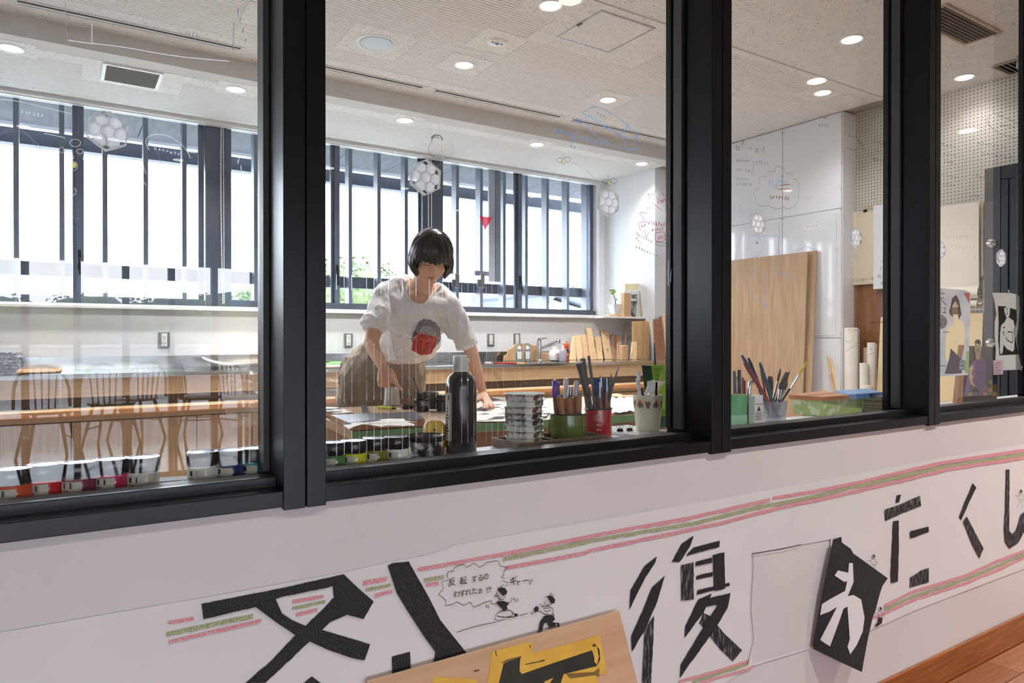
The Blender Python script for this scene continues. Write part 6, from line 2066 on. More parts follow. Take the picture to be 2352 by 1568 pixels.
# ================================================================ fourth pane: pictures on the glass and the shelf
m_poster = mat('pale_blue_poster', (236, 243, 250), 0.6, rgb2=(206, 222, 238), scale=9, lo=0.45, hi=0.6)
YPs = 1.2725
def gpoly(name, pts, m, par, Y=YPs, off=0.0):
    return MB().prism([PY(x, y, Y + off) for x, y in pts], (0, 0.0003, 0)).build(name, m, par)


def c8(x, y):
    return (2150 + x / 4.9, 640 + y / 4.9)


def P8(l):
    return [c8(x, y) for x, y in l]


t = thing('cutout_poster', 'pale blue poster with a cut out dark haired bust stuck inside the last pane', 'poster', PY(2190, 760, YPs))
gpoly('sheet', P8([(-30, 96), (340, 130), (390, 160), (376, 600), (362, 1082), (60, 1098), (130, 938), (150, 880), (165, 785), (220, 860), (290, 905), (320, 760), (328, 600), (315, 510), (252, 450), (250, 402), (190, 402), (195, 505), (125, 570), (105, 700), (108, 900), (128, 940), (56, 1099), (-30, 1098)]), m_poster, t, off=0.0012)
gpoly('hair', P8([(165, 310), (180, 220), (225, 180), (260, 240), (275, 340), (285, 400), (255, 460), (245, 380), (250, 300), (215, 250), (185, 300), (178, 360), (195, 430), (160, 400), (148, 360)]), mat('hair_print', (70, 58, 54), 0.7), t, off=0.0004)
gpoly('face', P8([(178, 290), (215, 255), (250, 292), (252, 320), (176, 320)]), m_palep, t, off=0.0006)
gpoly('face_brown', P8([(174, 322), (256, 322), (250, 402), (185, 402)]), mat('brown_print', (140, 104, 76), 0.7), t, off=0.0006)  # lower face in brown, the tone showing behind the cut-out
gpoly('skirt', P8([(165, 785), (290, 905), (290, 1065), (98, 1070), (150, 900)]), mat('dusk_violet_print', (72, 60, 78), 0.7), t, off=0.0006)
gpoly('red_corner', P8([(308, 155), (380, 158), (376, 280)]), mat('red_print_poster', (200, 82, 74), 0.6), t, off=0.0009)
gpoly('green_strip', P8([(345, 820), (364, 815), (358, 1062), (330, 1062)]), mat('green_print', (150, 196, 72), 0.6), t, off=0.0009)
gpoly('photo_print', P8([(270, 910), (335, 922), (328, 1032), (258, 1020)]), mat('small_photo', (176, 186, 190), 0.5, rgb2=(60, 84, 110), scale=160, lo=0.45, hi=0.55), t, off=0.0002)
rp_ = [c8(45 + 82 * math.cos(k * PI / 12), 485 + 82 * math.sin(k * PI / 12)) for k in range(24)]
gpoly('rosette', rp_, mat('rosette_print', (196, 196, 200), 0.6, rgb2=(40, 40, 44), scale=220, lo=0.45, hi=0.5), t, off=0.0003)
for k, (x, y) in enumerate(((70, 165), (60, 215), (120, 600), (80, 980))):
    gpoly('print_mark', P8([(x - 40, y - 6), (x + 34, y - 3), (x + 34, y + 4), (x - 40, y + 2)]), m_redink if k in (1,) else m_gbl, t, off=0.0003)
text('poster_lettering', 'ング\nエア', PY(*c8(75, 310), YPs - 0.0004), 0.03, ink, t, mirror=True)
# block print of the woman in violet standing on the shelf
YV = 1.33
def vpoly(name, pts, m, par, off=0.0):
    return MB().prism([PY(x, y, YV + off) for x, y in pts], (0, 0.0004, 0)).build(name, m, par)


q = [PY(*c8(235, 1365), YV), PY(*c8(300, 745), YV), PY(*c8(610, 765), YV), PY(*c8(560, 1345), YV)]
t = thing('violet_figure_board', 'dark board with a cut out woman in a violet sweater standing on the ledge', 'picture board', (q[0].x, YV, SH))
zfl = SH + 0.001
MB().prism([Vector((q[0].x, YV, zfl)), PY(*c8(300, 745), YV), PY(*c8(322, 752), YV), Vector((PY(*c8(300, 1340), YV).x, YV, zfl))], (0, 0.016, 0)).build('side_edge', m_chis, t)
MB().prism([Vector((PY(*c8(298, 1340), YV).x, YV + 0.002, zfl)), PY(*c8(322, 752), YV + 0.002), PY(*c8(700, 770), YV + 0.002), Vector((PY(*c8(690, 1330), YV).x, YV + 0.002, zfl))], (0, 0.013, 0)).build('board', mat('umber_board', (62, 52, 46), 0.5, var=0.1), t)
m_skin2 = mat('printed_skin', (200, 168, 132), 0.7)
m_vio = mat('violet_sweater_print', (122, 82, 136), 0.7, var=0.1)
vpoly('printed_hair', P8([(432, 720), (450, 685), (480, 680), (502, 700), (505, 740), (470, 735), (445, 725)]), mat('hair_print', (70, 58, 54), 0.7), t, off=-0.0012)
vpoly('printed_face', P8([(434, 725), (470, 738), (508, 742), (512, 790), (495, 850), (462, 880), (440, 840), (432, 780)]), m_skin2, t, off=-0.0008)
vpoly('printed_neck', P8([(445, 850), (500, 840), (498, 905), (450, 910)]), m_skin2, t, off=-0.0006)
vpoly('printed_sweater', P8([(420, 930), (450, 905), (500, 888), (555, 915), (568, 960), (560, 1150), (535, 1290), (505, 1280), (430, 1215), (400, 1180), (350, 1325), (318, 1310), (345, 1130), (375, 1000)]), m_vio, t, off=-0.0004)
vpoly('printed_hand', P8([(370, 1000), (412, 965), (420, 1000), (400, 1060), (415, 1100), (410, 1150), (445, 1200), (430, 1225), (390, 1180), (372, 1110)]), m_skin2, t, off=-0.0012)
for a_, b_ in (((455, 800), (490, 812)), ((470, 770), (470, 800)), ((440, 1075), (480, 1050)), ((480, 1050), (515, 1070)), ((430, 1150), (500, 1190)), ((515, 1070), (500, 1190))):
    MB().ribbon([PY(*c8(*a_), YV - 0.002), PY(*c8(*b_), YV - 0.002)], 0.0022, (0, 1, 0)).build('printed_line', mat('hair_print', (70, 58, 54), 0.7), t)
cols_ = [(150, 90, 50), (70, 84, 40), (150, 120, 50), (60, 80, 130), (110, 60, 40)]
k = 0
for r_ in range(4):
    for c_ in range(6):
        x, y = 360 + c_ * 56, 1140 + r_ * 45
        if 380 < x < 520 and y < 1260:
            continue
        vpoly('printed_check', P8([(x, y), (x + 52, y), (x + 50, y + 42), (x - 2, y + 42)]), mat('check_%d' % (k % 5), cols_[k % 5], 0.7), t, off=0.0012)
        k += 1
# black and white print
m_bw = mat('black_relief_ink', (32, 32, 34), 0.7, rgb2=(70, 70, 72), scale=60, lo=0.6, hi=0.75)
m_bwp = mat('print_paper_grey', (232, 238, 236), 0.7, var=0.03)
t = thing('relief_print', 'black and white relief print of a figure, its sheet taped inside the last pane', 'print', PY(2310, 760, YPs))
gpoly('sheet', P8([(632, 155), (840, 160), (900, 172), (935, 195), (940, 350), (925, 560), (905, 660), (930, 850), (965, 1022), (750, 1030), (670, 925), (672, 780), (660, 640), (662, 480), (680, 400), (660, 260)]), m_bwp, t, off=0.0012)
gpoly('ink_block', P8([(697, 305), (775, 310), (905, 350), (910, 460), (890, 560), (890, 640), (930, 850), (715, 862), (700, 700), (705, 480)]), m_bw, t, off=0.0008)
gpoly('figure', P8([(768, 330), (800, 318), (832, 330), (830, 400), (815, 430), (870, 470), (885, 530), (885, 660), (880, 790), (862, 822), (800, 790), (760, 740), (750, 830), (728, 852), (718, 800), (722, 600), (735, 520), (770, 490), (795, 440), (772, 380)]), m_bwp, t, off=0.0004)
for l_ in ([(790, 335), (805, 345), (795, 352)], [(795, 372), (803, 376)], [(790, 395), (806, 392)], [(755, 545), (775, 550)], [(750, 610), (765, 590), (765, 640)], [(805, 600), (835, 595), (862, 605)], [(862, 605), (860, 720)], [(785, 650), (800, 690), (858, 722)], [(880, 560), (888, 660)]):
    MB().ribbon([PY(*c8(*p), YPs + 0.0001) for p in l_], 0.004, (0, 1, 0)).build('ink_line', m_bw, t)
for q_ in ([(808, 125), (818, 122), (832, 160), (822, 164)], [(955, 990), (972, 975), (978, 992), (958, 1045)]):
    gpoly('tape', P8(q_), m_capw, t, off=-0.0002)
t = thing('pink_memo', 'pink handwritten memo taped under the black and white print', 'memo', PY(2292, 842, YPs))
gpoly('sheet', P8([(642, 918), (755, 918), (755, 1075), (648, 1082)]), mat('pink_memo_paper', (222, 200, 212), 0.7), t, off=-0.0004)
for k in range(5):
    gpoly('writing_line', P8([(660, 945 + k * 27), (735 - 12 * (k % 3), 943 + k * 27), (735 - 12 * (k % 3), 948 + k * 27), (660, 950 + k * 27)]), m_redink if k == 0 else m_gbl, t, off=-0.0008)
# magazines lying on the ledge behind pane four
zb_ = SH + 0.0006
for k, (x0_, x1_, m_, lb_) in enumerate(((2.385, 2.56, m_inked, 'dark magazine lying lowest behind the cut out poster'), (2.39, 2.55, m_mag[2], 'white leaflet lying on the dark magazine'), (2.395, 2.545, mat('lilac_cover', (150, 146, 190), 0.5), 'lilac leaflet on top behind the cut out poster'), (2.43, 2.55, mat('amber_cover', (216, 170, 50), 0.5), 'amber yellow leaflet behind the cut out poster'))):
    o = MB().box(x0_, x1_, 1.355 + 0.006 * k, 1.417, zb_, zb_ + 0.0045).build('leaflet', m_, bevel=0.0004)
    tag(o, lb_, 'leaflet', 'leaflets behind pane four')
    zb_ += 0.005

# ================================================================ hexagon glass ornaments stuck on the inner face of the panes
m_hex = film('clear_hex_glass', (252, 253, 255), 0.66, 0.06, 0.10, 0.1, 0.97)


def hexagon(px, py, hpx, label, rot=0.0):
    Y0 = 1.2712
    c = PY(px, py, Y0)
    R = hpx / 2 * (c - CAMP).dot(_F) / FPX
    th = 0.010
    t_ = thing('hexagon_glass', label, 'glass ornament', c, 'hexagon glass ornaments')
    def hx(r, y, ce=(0, 0)):
        return [Vector((c.x + ce[0] + r * math.sin(rot + k * PI / 3), Y0 + y, c.z + ce[1] + r * math.cos(rot + k * PI / 3))) for k in range(6)]
    a, b, d, e = hx(R, 0.001), hx(R, th), hx(R * 0.93, th), hx(R * 0.93, 0.001)
    mb = MB()
    mb.add(a + b + d + e, [(q * 6 + i, q * 6 + (i + 1) % 6, ((q + 1) % 4) * 6 + (i + 1) % 6, ((q + 1) % 4) * 6 + i) for q in range(4) for i in range(6)])
    mb.build('rim', m_hex, t_)
    rc_ = R * 0.345
    w_ = rc_ * math.sqrt(3)
    for row, n_ in ((-1, 2), (0, 3), (1, 2)):
        for i in range(n_):
            ox = (i - (n_ - 1) / 2) * w_
            oz = row * rc_ * 1.5
            ox, oz = ox * math.cos(rot) + oz * math.sin(rot), -ox * math.sin(rot) + oz * math.cos(rot)
            l0_, l1_, l2_ = hx(rc_ * 0.99, th * 0.8, (ox, oz)), hx(rc_ * 0.84, th * 0.35, (ox, oz)), hx(rc_ * 0.45, 0.0012, (ox, oz))
            m2 = MB()
            m2.add(l0_ + l1_ + l2_, [(12, 13, 14, 15, 16, 17)] + [(k, (k + 1) % 6, 6 + (k + 1) % 6, 6 + k) for k in range(6)] + [(6 + k, 6 + (k + 1) % 6, 12 + (k + 1) % 6, 12 + k) for k in range(6)])
            m2.build('honeycomb_cell', m_hex, t_)
    return t_


for px, py, hp, lb_, rt in ((248, 300, 92, 'honeycomb patterned hexagon glass block on the leftmost pane', 0.1), (980, 406, 84, 'honeycomb patterned hexagon glass block over the middle window post', 0.05), (1400, 463, 68, 'honeycomb patterned hexagon glass block near the second mullion on the wide pane', 0.0),
                            (1743, 513, 54, 'honeycomb patterned hexagon glass block before the panelled wall', 0.0), (1969, 545, 48, 'honeycomb patterned hexagon glass block before the cream kraft paper', 0.0),
                            (2163, 573, 42, 'honeycomb patterned hexagon glass block half hidden by the third mullion', 0.0), (2303, 592, 40, 'honeycomb patterned hexagon glass block before the dark cupboard', 0.0)):
    hexagon(px, py, hp, lb_, rt)
# ================================================================ THE PERSON BEHIND THE TABLE
class Blob(MB):
    """overlapping closed shapes, later fused by a voxel remesh into one skin"""
    def cap(s, a, b, ra, rb, n=14, k=6):
        a, b = Vector(a), Vector(b)
        d = b - a
        pts, rs = [], []
        u = d.normalized()
        for i in range(k + 1):
            t_ = PI / 2 * (1 - i / k)
            pts.append(a - u * ra * math.sin(t_))
            rs.append(max(1e-4, ra * math.cos(t_)))
        for i in range(k + 1):
            t_ = PI / 2 * i / k
            pts.append(b + u * rb * math.sin(t_))
            rs.append(max(1e-4, rb * math.cos(t_)))
        return s.tube(pts, rs, n)

    def chain(s, pts, rs, n=14):
        for i in range(len(pts) - 1):
            s.cap(pts[i], pts[i + 1], rs[i], rs[i + 1], n)
        return s

    def ell(s, c, ax, ay, az, nu=20, nv=14):
        """ellipsoid with given semi-axis vectors"""
        c, ax, ay, az = Vector(c), Vector(ax), Vector(ay), Vector(az)
        k = len(s.v)
        s.ball((0, 0, 0), 1.0, nu, nv)
        for i in range(k, len(s.v)):
            v = s.v[i]
            s.v[i] = c + ax * v.x + ay * v.y + az * v.z
        return s


def fuse(name, blob, vox, m, parent, smooth=3, disp=None):
    me = bpy.data.meshes.new(name + '_raw')
    me.from_pydata(blob.v, [], blob.f)
    bm = bmesh.new()
    bm.from_mesh(me)
    bmesh.ops.recalc_face_normals(bm, faces=bm.faces)
    bm.to_mesh(me)
    bm.free()
    o = bpy.data.objects.new(name + '_raw', me)
    COL.objects.link(o)
    r = o.modifiers.new('remesh', 'REMESH')
    r.mode = 'VOXEL'
    r.voxel_size = vox
    r.adaptivity = 0.0
    sm = o.modifiers.new('smooth', 'SMOOTH')
    sm.factor = 0.5
    sm.iterations = smooth
    dg = bpy.context.evaluated_depsgraph_get()
    ev = o.evaluated_get(dg)
    m2 = bpy.data.meshes.new_from_object(ev)
    bpy.data.objects.remove(o)
    bpy.data.meshes.remove(me)
    m2.name = name
    if disp:
        nrm = [v.normal.copy() for v in m2.vertices]
        for v, n_ in zip(m2.vertices, nrm):
            v.co += n_ * disp(v.co)
    m2.polygons.foreach_set('use_smooth', [True] * len(m2.polygons))
    m2.materials.clear()
    m2.materials.append(m)
    off = Vector((0, 0, 0))
    if parent is not None:
        off = parent.location
        m2.transform(Matrix.Translation(-off))
    q = bpy.data.objects.new(name, m2)
    COL.objects.link(q)
    if parent is not None:
        q.parent = parent
    return q


m_skin = mat('skin', (224, 180, 152), 0.5, rgb2=(212, 162, 134), scale=10, spec=0.35)
m_hair = mat('black_bob_hair', (24, 22, 24), 0.32, rgb2=(44, 42, 46), scale=26, stretch=(6, 6, 0.6), lo=0.4, hi=0.62, spec=0.6)
m_shirt = mat('white_cotton', (232, 230, 228), 0.85, var=0.015, scale=5, bump=0.12, bscale=14)
m_pants = mat('taupe_cotton', (152, 140, 124), 0.9, rgb2=(132, 120, 105), scale=9, bump=0.2, bscale=40)
m_lip = mat('lips', (172, 104, 98), 0.45)
m_lash = mat('eyelash_dark', (36, 28, 26), 0.6)
m_brow = m_lash

Yp = 3.56
pel = PY(880, 838, Yp)
FL = 0.0
person = thing('person', 'person with black bob hair, white printed T-shirt and taupe trousers leaning over the work table', 'person', (pel.x, Yp, 0.0))

Ysh = 3.10
shL = PY(880, 676, 3.16)         # image-left shoulder joint (her right)
shR = PY(1036, 700, 3.02)        # image-right shoulder joint
chest = PY(958, 715, 3.16)
belly = PY(905, 800, 3.40)
neck0 = PY(962, 672, 3.09)
head = PY(990, 592, 2.97)
# ---- head frame
to_cam = Vector((-head.x, -head.y, 0)).normalized()
rgt = Vector((-to_cam.y, to_cam.x, 0))         # image right
if rgt.dot(_R) < 0:
    rgt = -rgt
yaw_, pit_, rol_ = math.radians(9), math.radians(36), math.radians(-4)
fw = (to_cam * math.cos(yaw_) + rgt * math.sin(yaw_)).normalized()
rt = (rgt * math.cos(yaw_) - to_cam * math.sin(yaw_)).normalized()
upv = Vector((0, 0, 1))
f = fw * math.cos(pit_) - upv * math.sin(pit_)
u = upv * math.cos(pit_) + fw * math.sin(pit_)
# roll: head leans a little to image right
r_ax = rt * math.cos(rol_) + u * math.sin(rol_)
u = u * math.cos(rol_) - rt * math.sin(rol_)
r = r_ax


def HP(a, b, c):
    """head coordinates: right, up, forward"""
    return head + r * a + u * b + f * c


# ---- body skin: torso core, neck, head, arms, hands and legs as one surface
bd = Blob()
# torso inside the clothes
bd.chain([pel + Vector((0, 0.03, 0)), belly + Vector((0, 0.07, 0.03)), chest + Vector((0, 0.03, 0))], [0.10, 0.085, 0.08], 16)
bd.cap(shL + Vector((0.02, 0, -0.025)), shR - Vector((0.02, 0, 0.025)), 0.036, 0.036)
bd.cap(chest, (shL + shR) / 2, 0.09, 0.06)
# neck
nk = HP(0.0, -0.075, -0.03)
bd.chain([neck0 + Vector((0, 0.03, -0.035)), (neck0 + nk) / 2 + Vector((0, 0.0, -0.004)), nk], [0.062, 0.052, 0.050], 16)
bd.cap(neck0 + Vector((0, 0.03, -0.05)), shL + Vector((0, 0, -0.025)), 0.04, 0.034)
bd.cap(neck0 + Vector((0, 0.03, -0.05)), shR + Vector((0, 0, -0.025)), 0.04, 0.034)
bd.ell(neck0 + Vector((-0.01, 0.005, -0.055)), r * 0.075, u * 0.045, f * 0.04)
# skull and face
bd.ell(HP(0, 0.03, -0.012), r * 0.074, u * 0.088, f * 0.092, 24, 16)
bd.ell(HP(0, -0.035, 0.026), r * 0.066, u * 0.070, f * 0.053, 24, 16)
bd.ell(HP(0, -0.092, 0.048), r * 0.030, u * 0.022, f * 0.026)              # chin
bd.cap(HP(-0.044, -0.062, 0.012), HP(-0.012, -0.092, 0.044), 0.022, 0.018)      # jaw
bd.cap(HP(0.044, -0.062, 0.012), HP(0.012, -0.092, 0.044), 0.022, 0.018)
for s_ in (-1, 1):
    bd.ell(HP(s_ * 0.038, -0.032, 0.051), r * 0.028, u * 0.026, f * 0.021)     # cheeks
    bd.ell(HP(s_ * 0.030, 0.010, 0.066), r * 0.020, u * 0.011, f * 0.011)      # lids
    bd.cap(HP(s_ * 0.014, 0.028, 0.068), HP(s_ * 0.046, 0.028, 0.053), 0.010, 0.009)   # brow ridge
    bd.ell(HP(s_ * 0.074, -0.012, -0.006), r * 0.009, u * 0.030, f * 0.017)    # ears
    bd.ell(HP(s_ * 0.011, -0.033, 0.080), r * 0.009, u * 0.008, f * 0.009)     # nostrils
bd.chain([HP(0, 0.010, 0.073), HP(0, -0.012, 0.080), HP(0, -0.031, 0.088)], [0.007, 0.008, 0.0115], 12)   # nose
bd.ell(HP(0, -0.060, 0.078), r * 0.022, u * 0.006, f * 0.008)               # upper lip
bd.ell(HP(0, -0.070, 0.075), r * 0.018, u * 0.007, f * 0.008)               # lower lip


# ---- arms
def hand(bd, wr, kn, up_, side, curls, lens, spread, rad, palm_w, thumb):
    """wr wrist, kn middle knuckle point, up_ back-of-hand normal, side direction towards the thumb"""
    d = (kn - wr).normalized()
    L = (kn - wr).length
    side = (side - d * side.dot(d)).normalized()
    up_ = d.cross(side).normalized() * (1 if d.cross(side).dot(up_) > 0 else -1)
    for k, o_ in enumerate((-1, -0.35, 0.35, 1)):      # little .. index
        base = wr + d * L * 0.25 + side * o_ * palm_w * 0.28
        kk = wr + d * L * (0.94 if k in (0,) else 1.0) + side * o_ * palm_w * 0.46
        bd.cap(base, kk, rad * 1.35, rad * 1.2, 10, 4)
        dirv = (d + side * spread[k]).normalized()
        p = kk
        ang = 0
        for j in range(3):
            ang += curls[k][j]
            dv = (dirv * math.cos(ang) - up_ * math.sin(ang)).normalized()
            q = p + dv * lens[k] * (0.45, 0.30, 0.25)[j]
            bd.cap(p, q, rad * (1.08 - 0.1 * j), rad * (1.0 - 0.11 * j), 10, 4)
            p = q
    # thumb
    tb = wr + d * L * 0.22 + side * palm_w * 0.42
    p1 = wr + d * thumb[0][0] + side * thumb[0][1] - up_ * thumb[0][2]
    p2 = wr + d * thumb[1][0] + side * thumb[1][1] - up_ * thumb[1][2]
    p3 = wr + d * thumb[2][0] + side * thumb[2][1] - up_ * thumb[2][2]
    bd.chain([tb, p1, p2, p3], [rad * 1.6, rad * 1.4, rad * 1.15, rad * 0.95], 10)


# image-left arm, hanging, finger pointing down at the cup
elL = PY(852, 788, 3.06)
wrL = PY(881, 846, 2.94)
bd.chain([shL + Vector((0, 0, -0.02)), shL.lerp(elL, 0.5), elL], [0.036, 0.041, 0.035], 14)
bd.chain([elL, elL.lerp(wrL, 0.3), elL.lerp(wrL, 0.7), wrL], [0.035, 0.034, 0.027, 0.0225], 14)
knL = PY(886, 876, 2.90)
fing = [([1.35, 1.5, 0.9]), ([1.3, 1.5, 0.9]), ([1.25, 1.45, 0.9]), ([0.25, 0.30, 0.2])]
hd_side = (PY(910, 866, 2.90) - PY(872, 876, 2.92)).normalized()
hand(bd, wrL, knL, -to_cam if False else to_cam, hd_side, fing, [0.050, 0.060, 0.064, 0.060], [-0.25, -0.05, 0.15, 0.9], 0.0085, 0.062,
     [(0.035, 0.036, 0.012), (0.058, 0.044, 0.018), (0.078, 0.046, 0.018)])
# image-right arm, straight, hand flat on the table
wrR = PY(1108, 900, 2.985)
hz = TZ + 0.026
elR = PY(1083, 808, 2.985)
bd.chain([shR + Vector((0, 0, -0.02)), shR.lerp(elR, 0.5), elR], [0.036, 0.039, 0.033], 14)
bd.chain([elR, elR.lerp(wrR, 0.3), elR.lerp(wrR, 0.7), wrR], [0.033, 0.032, 0.026, 0.0215], 14)
knR = PZ(1121, 930, TZ + 0.022)
tips = [PZ(1157, 944, TZ + 0.014), PZ(1146, 946, TZ + 0.014), PZ(1119, 949, TZ + 0.014), PZ(1102, 944, TZ + 0.014)]
d_ = (knR - wrR)
sideR = (PZ(1105, 930, TZ + 0.02) - PZ(1137, 925, TZ + 0.02)).normalized()
for k, o_ in enumerate((-1, -0.36, 0.36, 1.0)):
    base = wrR + d_ * 0.15 + sideR * o_ * 0.014
    kk = knR + sideR * o_ * 0.026 + Vector((0, 0, 0.008))
    bd.cap(base, kk, 0.0125, 0.0105, 10, 4)
    tp_ = tips[k]
    # finger from knuckle to tip, gently arched
    L_ = (0.058, 0.072, 0.078, 0.070)[k]
    dv = (tp_ - kk)
    tipv = kk + dv.normalized() * L_
    tipv.z = TZ + 0.013
    m1 = kk.lerp(tipv, 0.45) + Vector((0, 0, 0.007))
    m2 = kk.lerp(tipv, 0.75) + Vector((0, 0, 0.004))
    bd.chain([kk, m1, m2, tipv], [0.0092, 0.0086, 0.008, 0.0068], 10)
tb = wrR + d_ * 0.25 + sideR * 0.03
tt = PZ(1088, 938, TZ + 0.014)
bd.chain([tb, tb.lerp(tt, 0.5) + Vector((0, 0, 0.006)), tb + (tt - tb).normalized() * 0.062], [0.0135, 0.0115, 0.0085], 10)
# legs inside the trousers, feet on the floor
ftL, ftR = Vector((PY(838, 900, 3.72).x, 3.72, 0.05)), Vector((PY(935, 900, 3.66).x, 3.66, 0.05))
hipL, hipR = pel + rgt * -0.085 + Vector((0, 0.02, -0.03)), pel + rgt * 0.085 + Vector((0, 0.0, -0.03))
for hp_, ft_ in ((hipL, ftL), (hipR, ftR)):
    kn_ = hp_.lerp(ft_, 0.5) + Vector((0, -0.03, 0.03))
    bd.chain([hp_, kn_, ft_ + Vector((0, 0, 0.05))], [0.085, 0.055, 0.04], 14)
    bd.chain([ft_ + Vector((0, 0.03, 0.0)), ft_ + Vector((-0.05, -0.15, -0.012))], [0.045, 0.032], 12)
body = fuse('body', bd, 0.0042, m_skin, person, smooth=3)

# ---- face details
def on_face(a, b, lift=0.001):
    """surface point of the face at head coordinates right a, up b"""
    o0 = HP(a, b, 0.2)
    hit = bvh_body.ray_cast(o0, -f)
    return (hit[0] + f * lift) if hit[0] is not None else HP(a, b, 0.08)


dgm = body.data
bvh_body = BVHTree.FromPolygons([v.co + person.location for v in dgm.vertices], [tuple(p.vertices) for p in dgm.polygons])
for s_ in (-1, 1):
    pts = [on_face(s_ * (0.030 + x), 0.002 - 0.0035 * math.cos(x * 90), 0.0012) for x in [(-0.015 + 0.03 * k / 8) for k in range(9)]]
    MB().tube(pts, [0.0008, 0.0014, 0.0018, 0.002, 0.0021, 0.002, 0.0019, 0.0016, 0.0008], 6).build('eyelashes', m_lash, person, smooth=True)
    pts = [on_face(s_ * (0.031 + x), 0.012 - 0.0025 * math.cos(x * 90), 0.0004) for x in [(-0.014 + 0.028 * k / 6) for k in range(7)]]
    MB().tube(pts, [0.0004, 0.0007, 0.0008, 0.0008, 0.0008, 0.0007, 0.0004], 5).build('lid_crease', mat('lid_crease', (150, 104, 84), 0.6), person, smooth=True)
    pts = [on_face(s_ * (0.032 + x), 0.030 + 0.004 * math.cos(x * 70), 0.0010) for x in [(-0.018 + 0.036 * k / 6) for k in range(7)]]
    MB().tube(pts, [0.001, 0.002, 0.0024, 0.0024, 0.0022, 0.0018, 0.0008], 6).build('eyebrow', m_brow, person, smooth=True)
    MB().lathe([(0.0026, 0), (0.0016, 0.0006)], on_face(s_ * 0.008, -0.041, 0.0002), 8, axis=f - u).build('nostril', mat('nostril', (96, 58, 48), 0.7), person)
for nm, z_, wd, th in (('upper_lip', -0.0610, 0.020, 0.0032), ('lower_lip', -0.0685, 0.016, 0.0038)):
    pts = [on_face(wd * (-1 + 2 * k / 8), z_ + (0.0012 if nm == 'upper_lip' else -0.001) * (1 - abs(-1 + k / 4.0)) + 0.0015 * abs(-1 + k / 4.0), -0.001) for k in range(9)]
    MB().tube(pts, [0.0006, th * .55, th * .8, th * .95, th, th * .95, th * .8, th * .55, 0.0006], 8).build(nm, m_lip, person, smooth=True)

# ---- hair: bob with straight fringe
hb = MB()
NU, NV = 96, 26
rng = random.Random(5)
lock = [0.5 * math.sin(i * 1.7) + 0.5 * math.sin(i * 0.61 + 1) + rng.uniform(-0.5, 0.5) for i in range(NU)]
gravity = Vector((0, 0, -1))
def hair_pt(i, t_):
    a = 2 * PI * i / NU                       # 0 = front, towards image right positive
    ca, sa = math.cos(a), math.sin(a)
    front = max(0, ca)
    # length past the widest line
    fr_ = 1 / (1 + math.exp(-(ca - 0.62) * 16))     # fringe weight
    dome_r, dome_f, dome_u = 0.100, 0.112 if ca < 0 else 0.102, 0.112
    th_max = PI / 2
    L = 0.108 * (1 - fr_) + 0.003 * fr_
    total = th_max * 0.105 + L
    s_ = t_ * total
    base = HP(0, 0.022, -0.012)
    if s_ < th_max * 0.105:
        th = s_ / 0.105
        p = base + (r * sa * dome_r + f * ca * dome_f) * math.sin(th) + u * dome_u * math.cos(th)
        p += (r * sa + f * ca) * 0.0022 * lock[i] * math.sin(th)
    else:
        k = s_ - th_max * 0.105
        p = base + r * sa * dome_r + f * ca * dome_f
        dn = (-u * 0.55 + gravity * 0.6).normalized() if fr_ < 0.5 else (-u * 0.92 + f * -0.05).normalized()
        p += dn * k
        kk = k / max(L, 1e-6)
        # bob turns in at the ends
        p -= (r * sa + f * ca * (1 - fr_)) * 0.030 * kk * kk * (1 - fr_)
        p += (r * sa + f * ca) * (0.0022 * lock[i] + 0.012 * (1 - fr_) * math.sin(kk * PI))
        p += dn * (0.006 * lock[i] * kk)
    return p


vs, fs = [], []
for i in range(NU):
    for j in range(NV + 1):
        vs.append(hair_pt(i, j / NV))
for i in range(NU):
    i2 = (i + 1) % NU
    for j in range(NV):
        fs.append((i * (NV + 1) + j, i2 * (NV + 1) + j, i2 * (NV + 1) + j + 1, i * (NV + 1) + j + 1))
hb.add(vs, fs)
hair = hb.build('hair', m_hair, person, smooth=True, fix=True)
so = hair.modifiers.new('thickness', 'SOLIDIFY')
so.thickness = 0.010
so.offset = -1
# loose strands over the bob
st = MB()
for k in range(70):
    i = rng.randrange(NU)
    pts = []
    for j in range(10):
        p = hair_pt(i, 0.12 + 0.9 * j / 9 * rng.uniform(0.98, 1.0))
        out = (p - HP(0, 0.0, -0.012)).normalized()
        pts.append(p + out * 0.0022)
    st.tube(pts, [0.0012] * 9 + [0.0003], 4)
st.build('loose_strands', m_hair, person, smooth=True)['kind'] = 'stuff'

# ---- T-shirt
sb = Blob()
sb.cap(shL + Vector((0.01, 0.0, -0.022)), shR + Vector((-0.01, 0.0, -0.02)), 0.052, 0.050, 18)
sb.cap(neck0 + Vector((-0.02, 0.045, -0.008)), shL + Vector((0.0, 0, -0.012)), 0.050, 0.048, 18)
sb.cap(neck0 + Vector((0.02, 0.035, -0.02)), shR + Vector((0, 0, -0.012)), 0.046, 0.044, 18)
sb.cap(PY(926, 656, 3.17), shL + Vector((0.0, 0, -0.004)), 0.056, 0.054)
sb.cap(PY(1008, 672, 3.11), shR + Vector((0.0, 0, -0.004)), 0.050, 0.050)
sb.cap(PY(926, 656, 3.17), PY(1000, 675, 3.13), 0.05, 0.045)
sb.ell(PY(956, 712, 3.14), rgt * 0.158, Vector((0, 0, 0.095)), to_cam * 0.105)
sb.ell(PY(952, 745, 3.18), rgt * 0.160, Vector((0, 0, 0.105)), to_cam * 0.122)
sb.ell(PY(944, 782, 3.25), rgt * 0.158, Vector((0, 0, 0.095)), to_cam * 0.135)
sb.ell(PY(936, 808, 3.31), rgt * 0.148, Vector((0, 0, 0.052)), to_cam * 0.160)
sb.ell(PY(928, 822, 3.32), rgt * 0.100, Vector((0, 0, 0.030)), to_cam * 0.160)
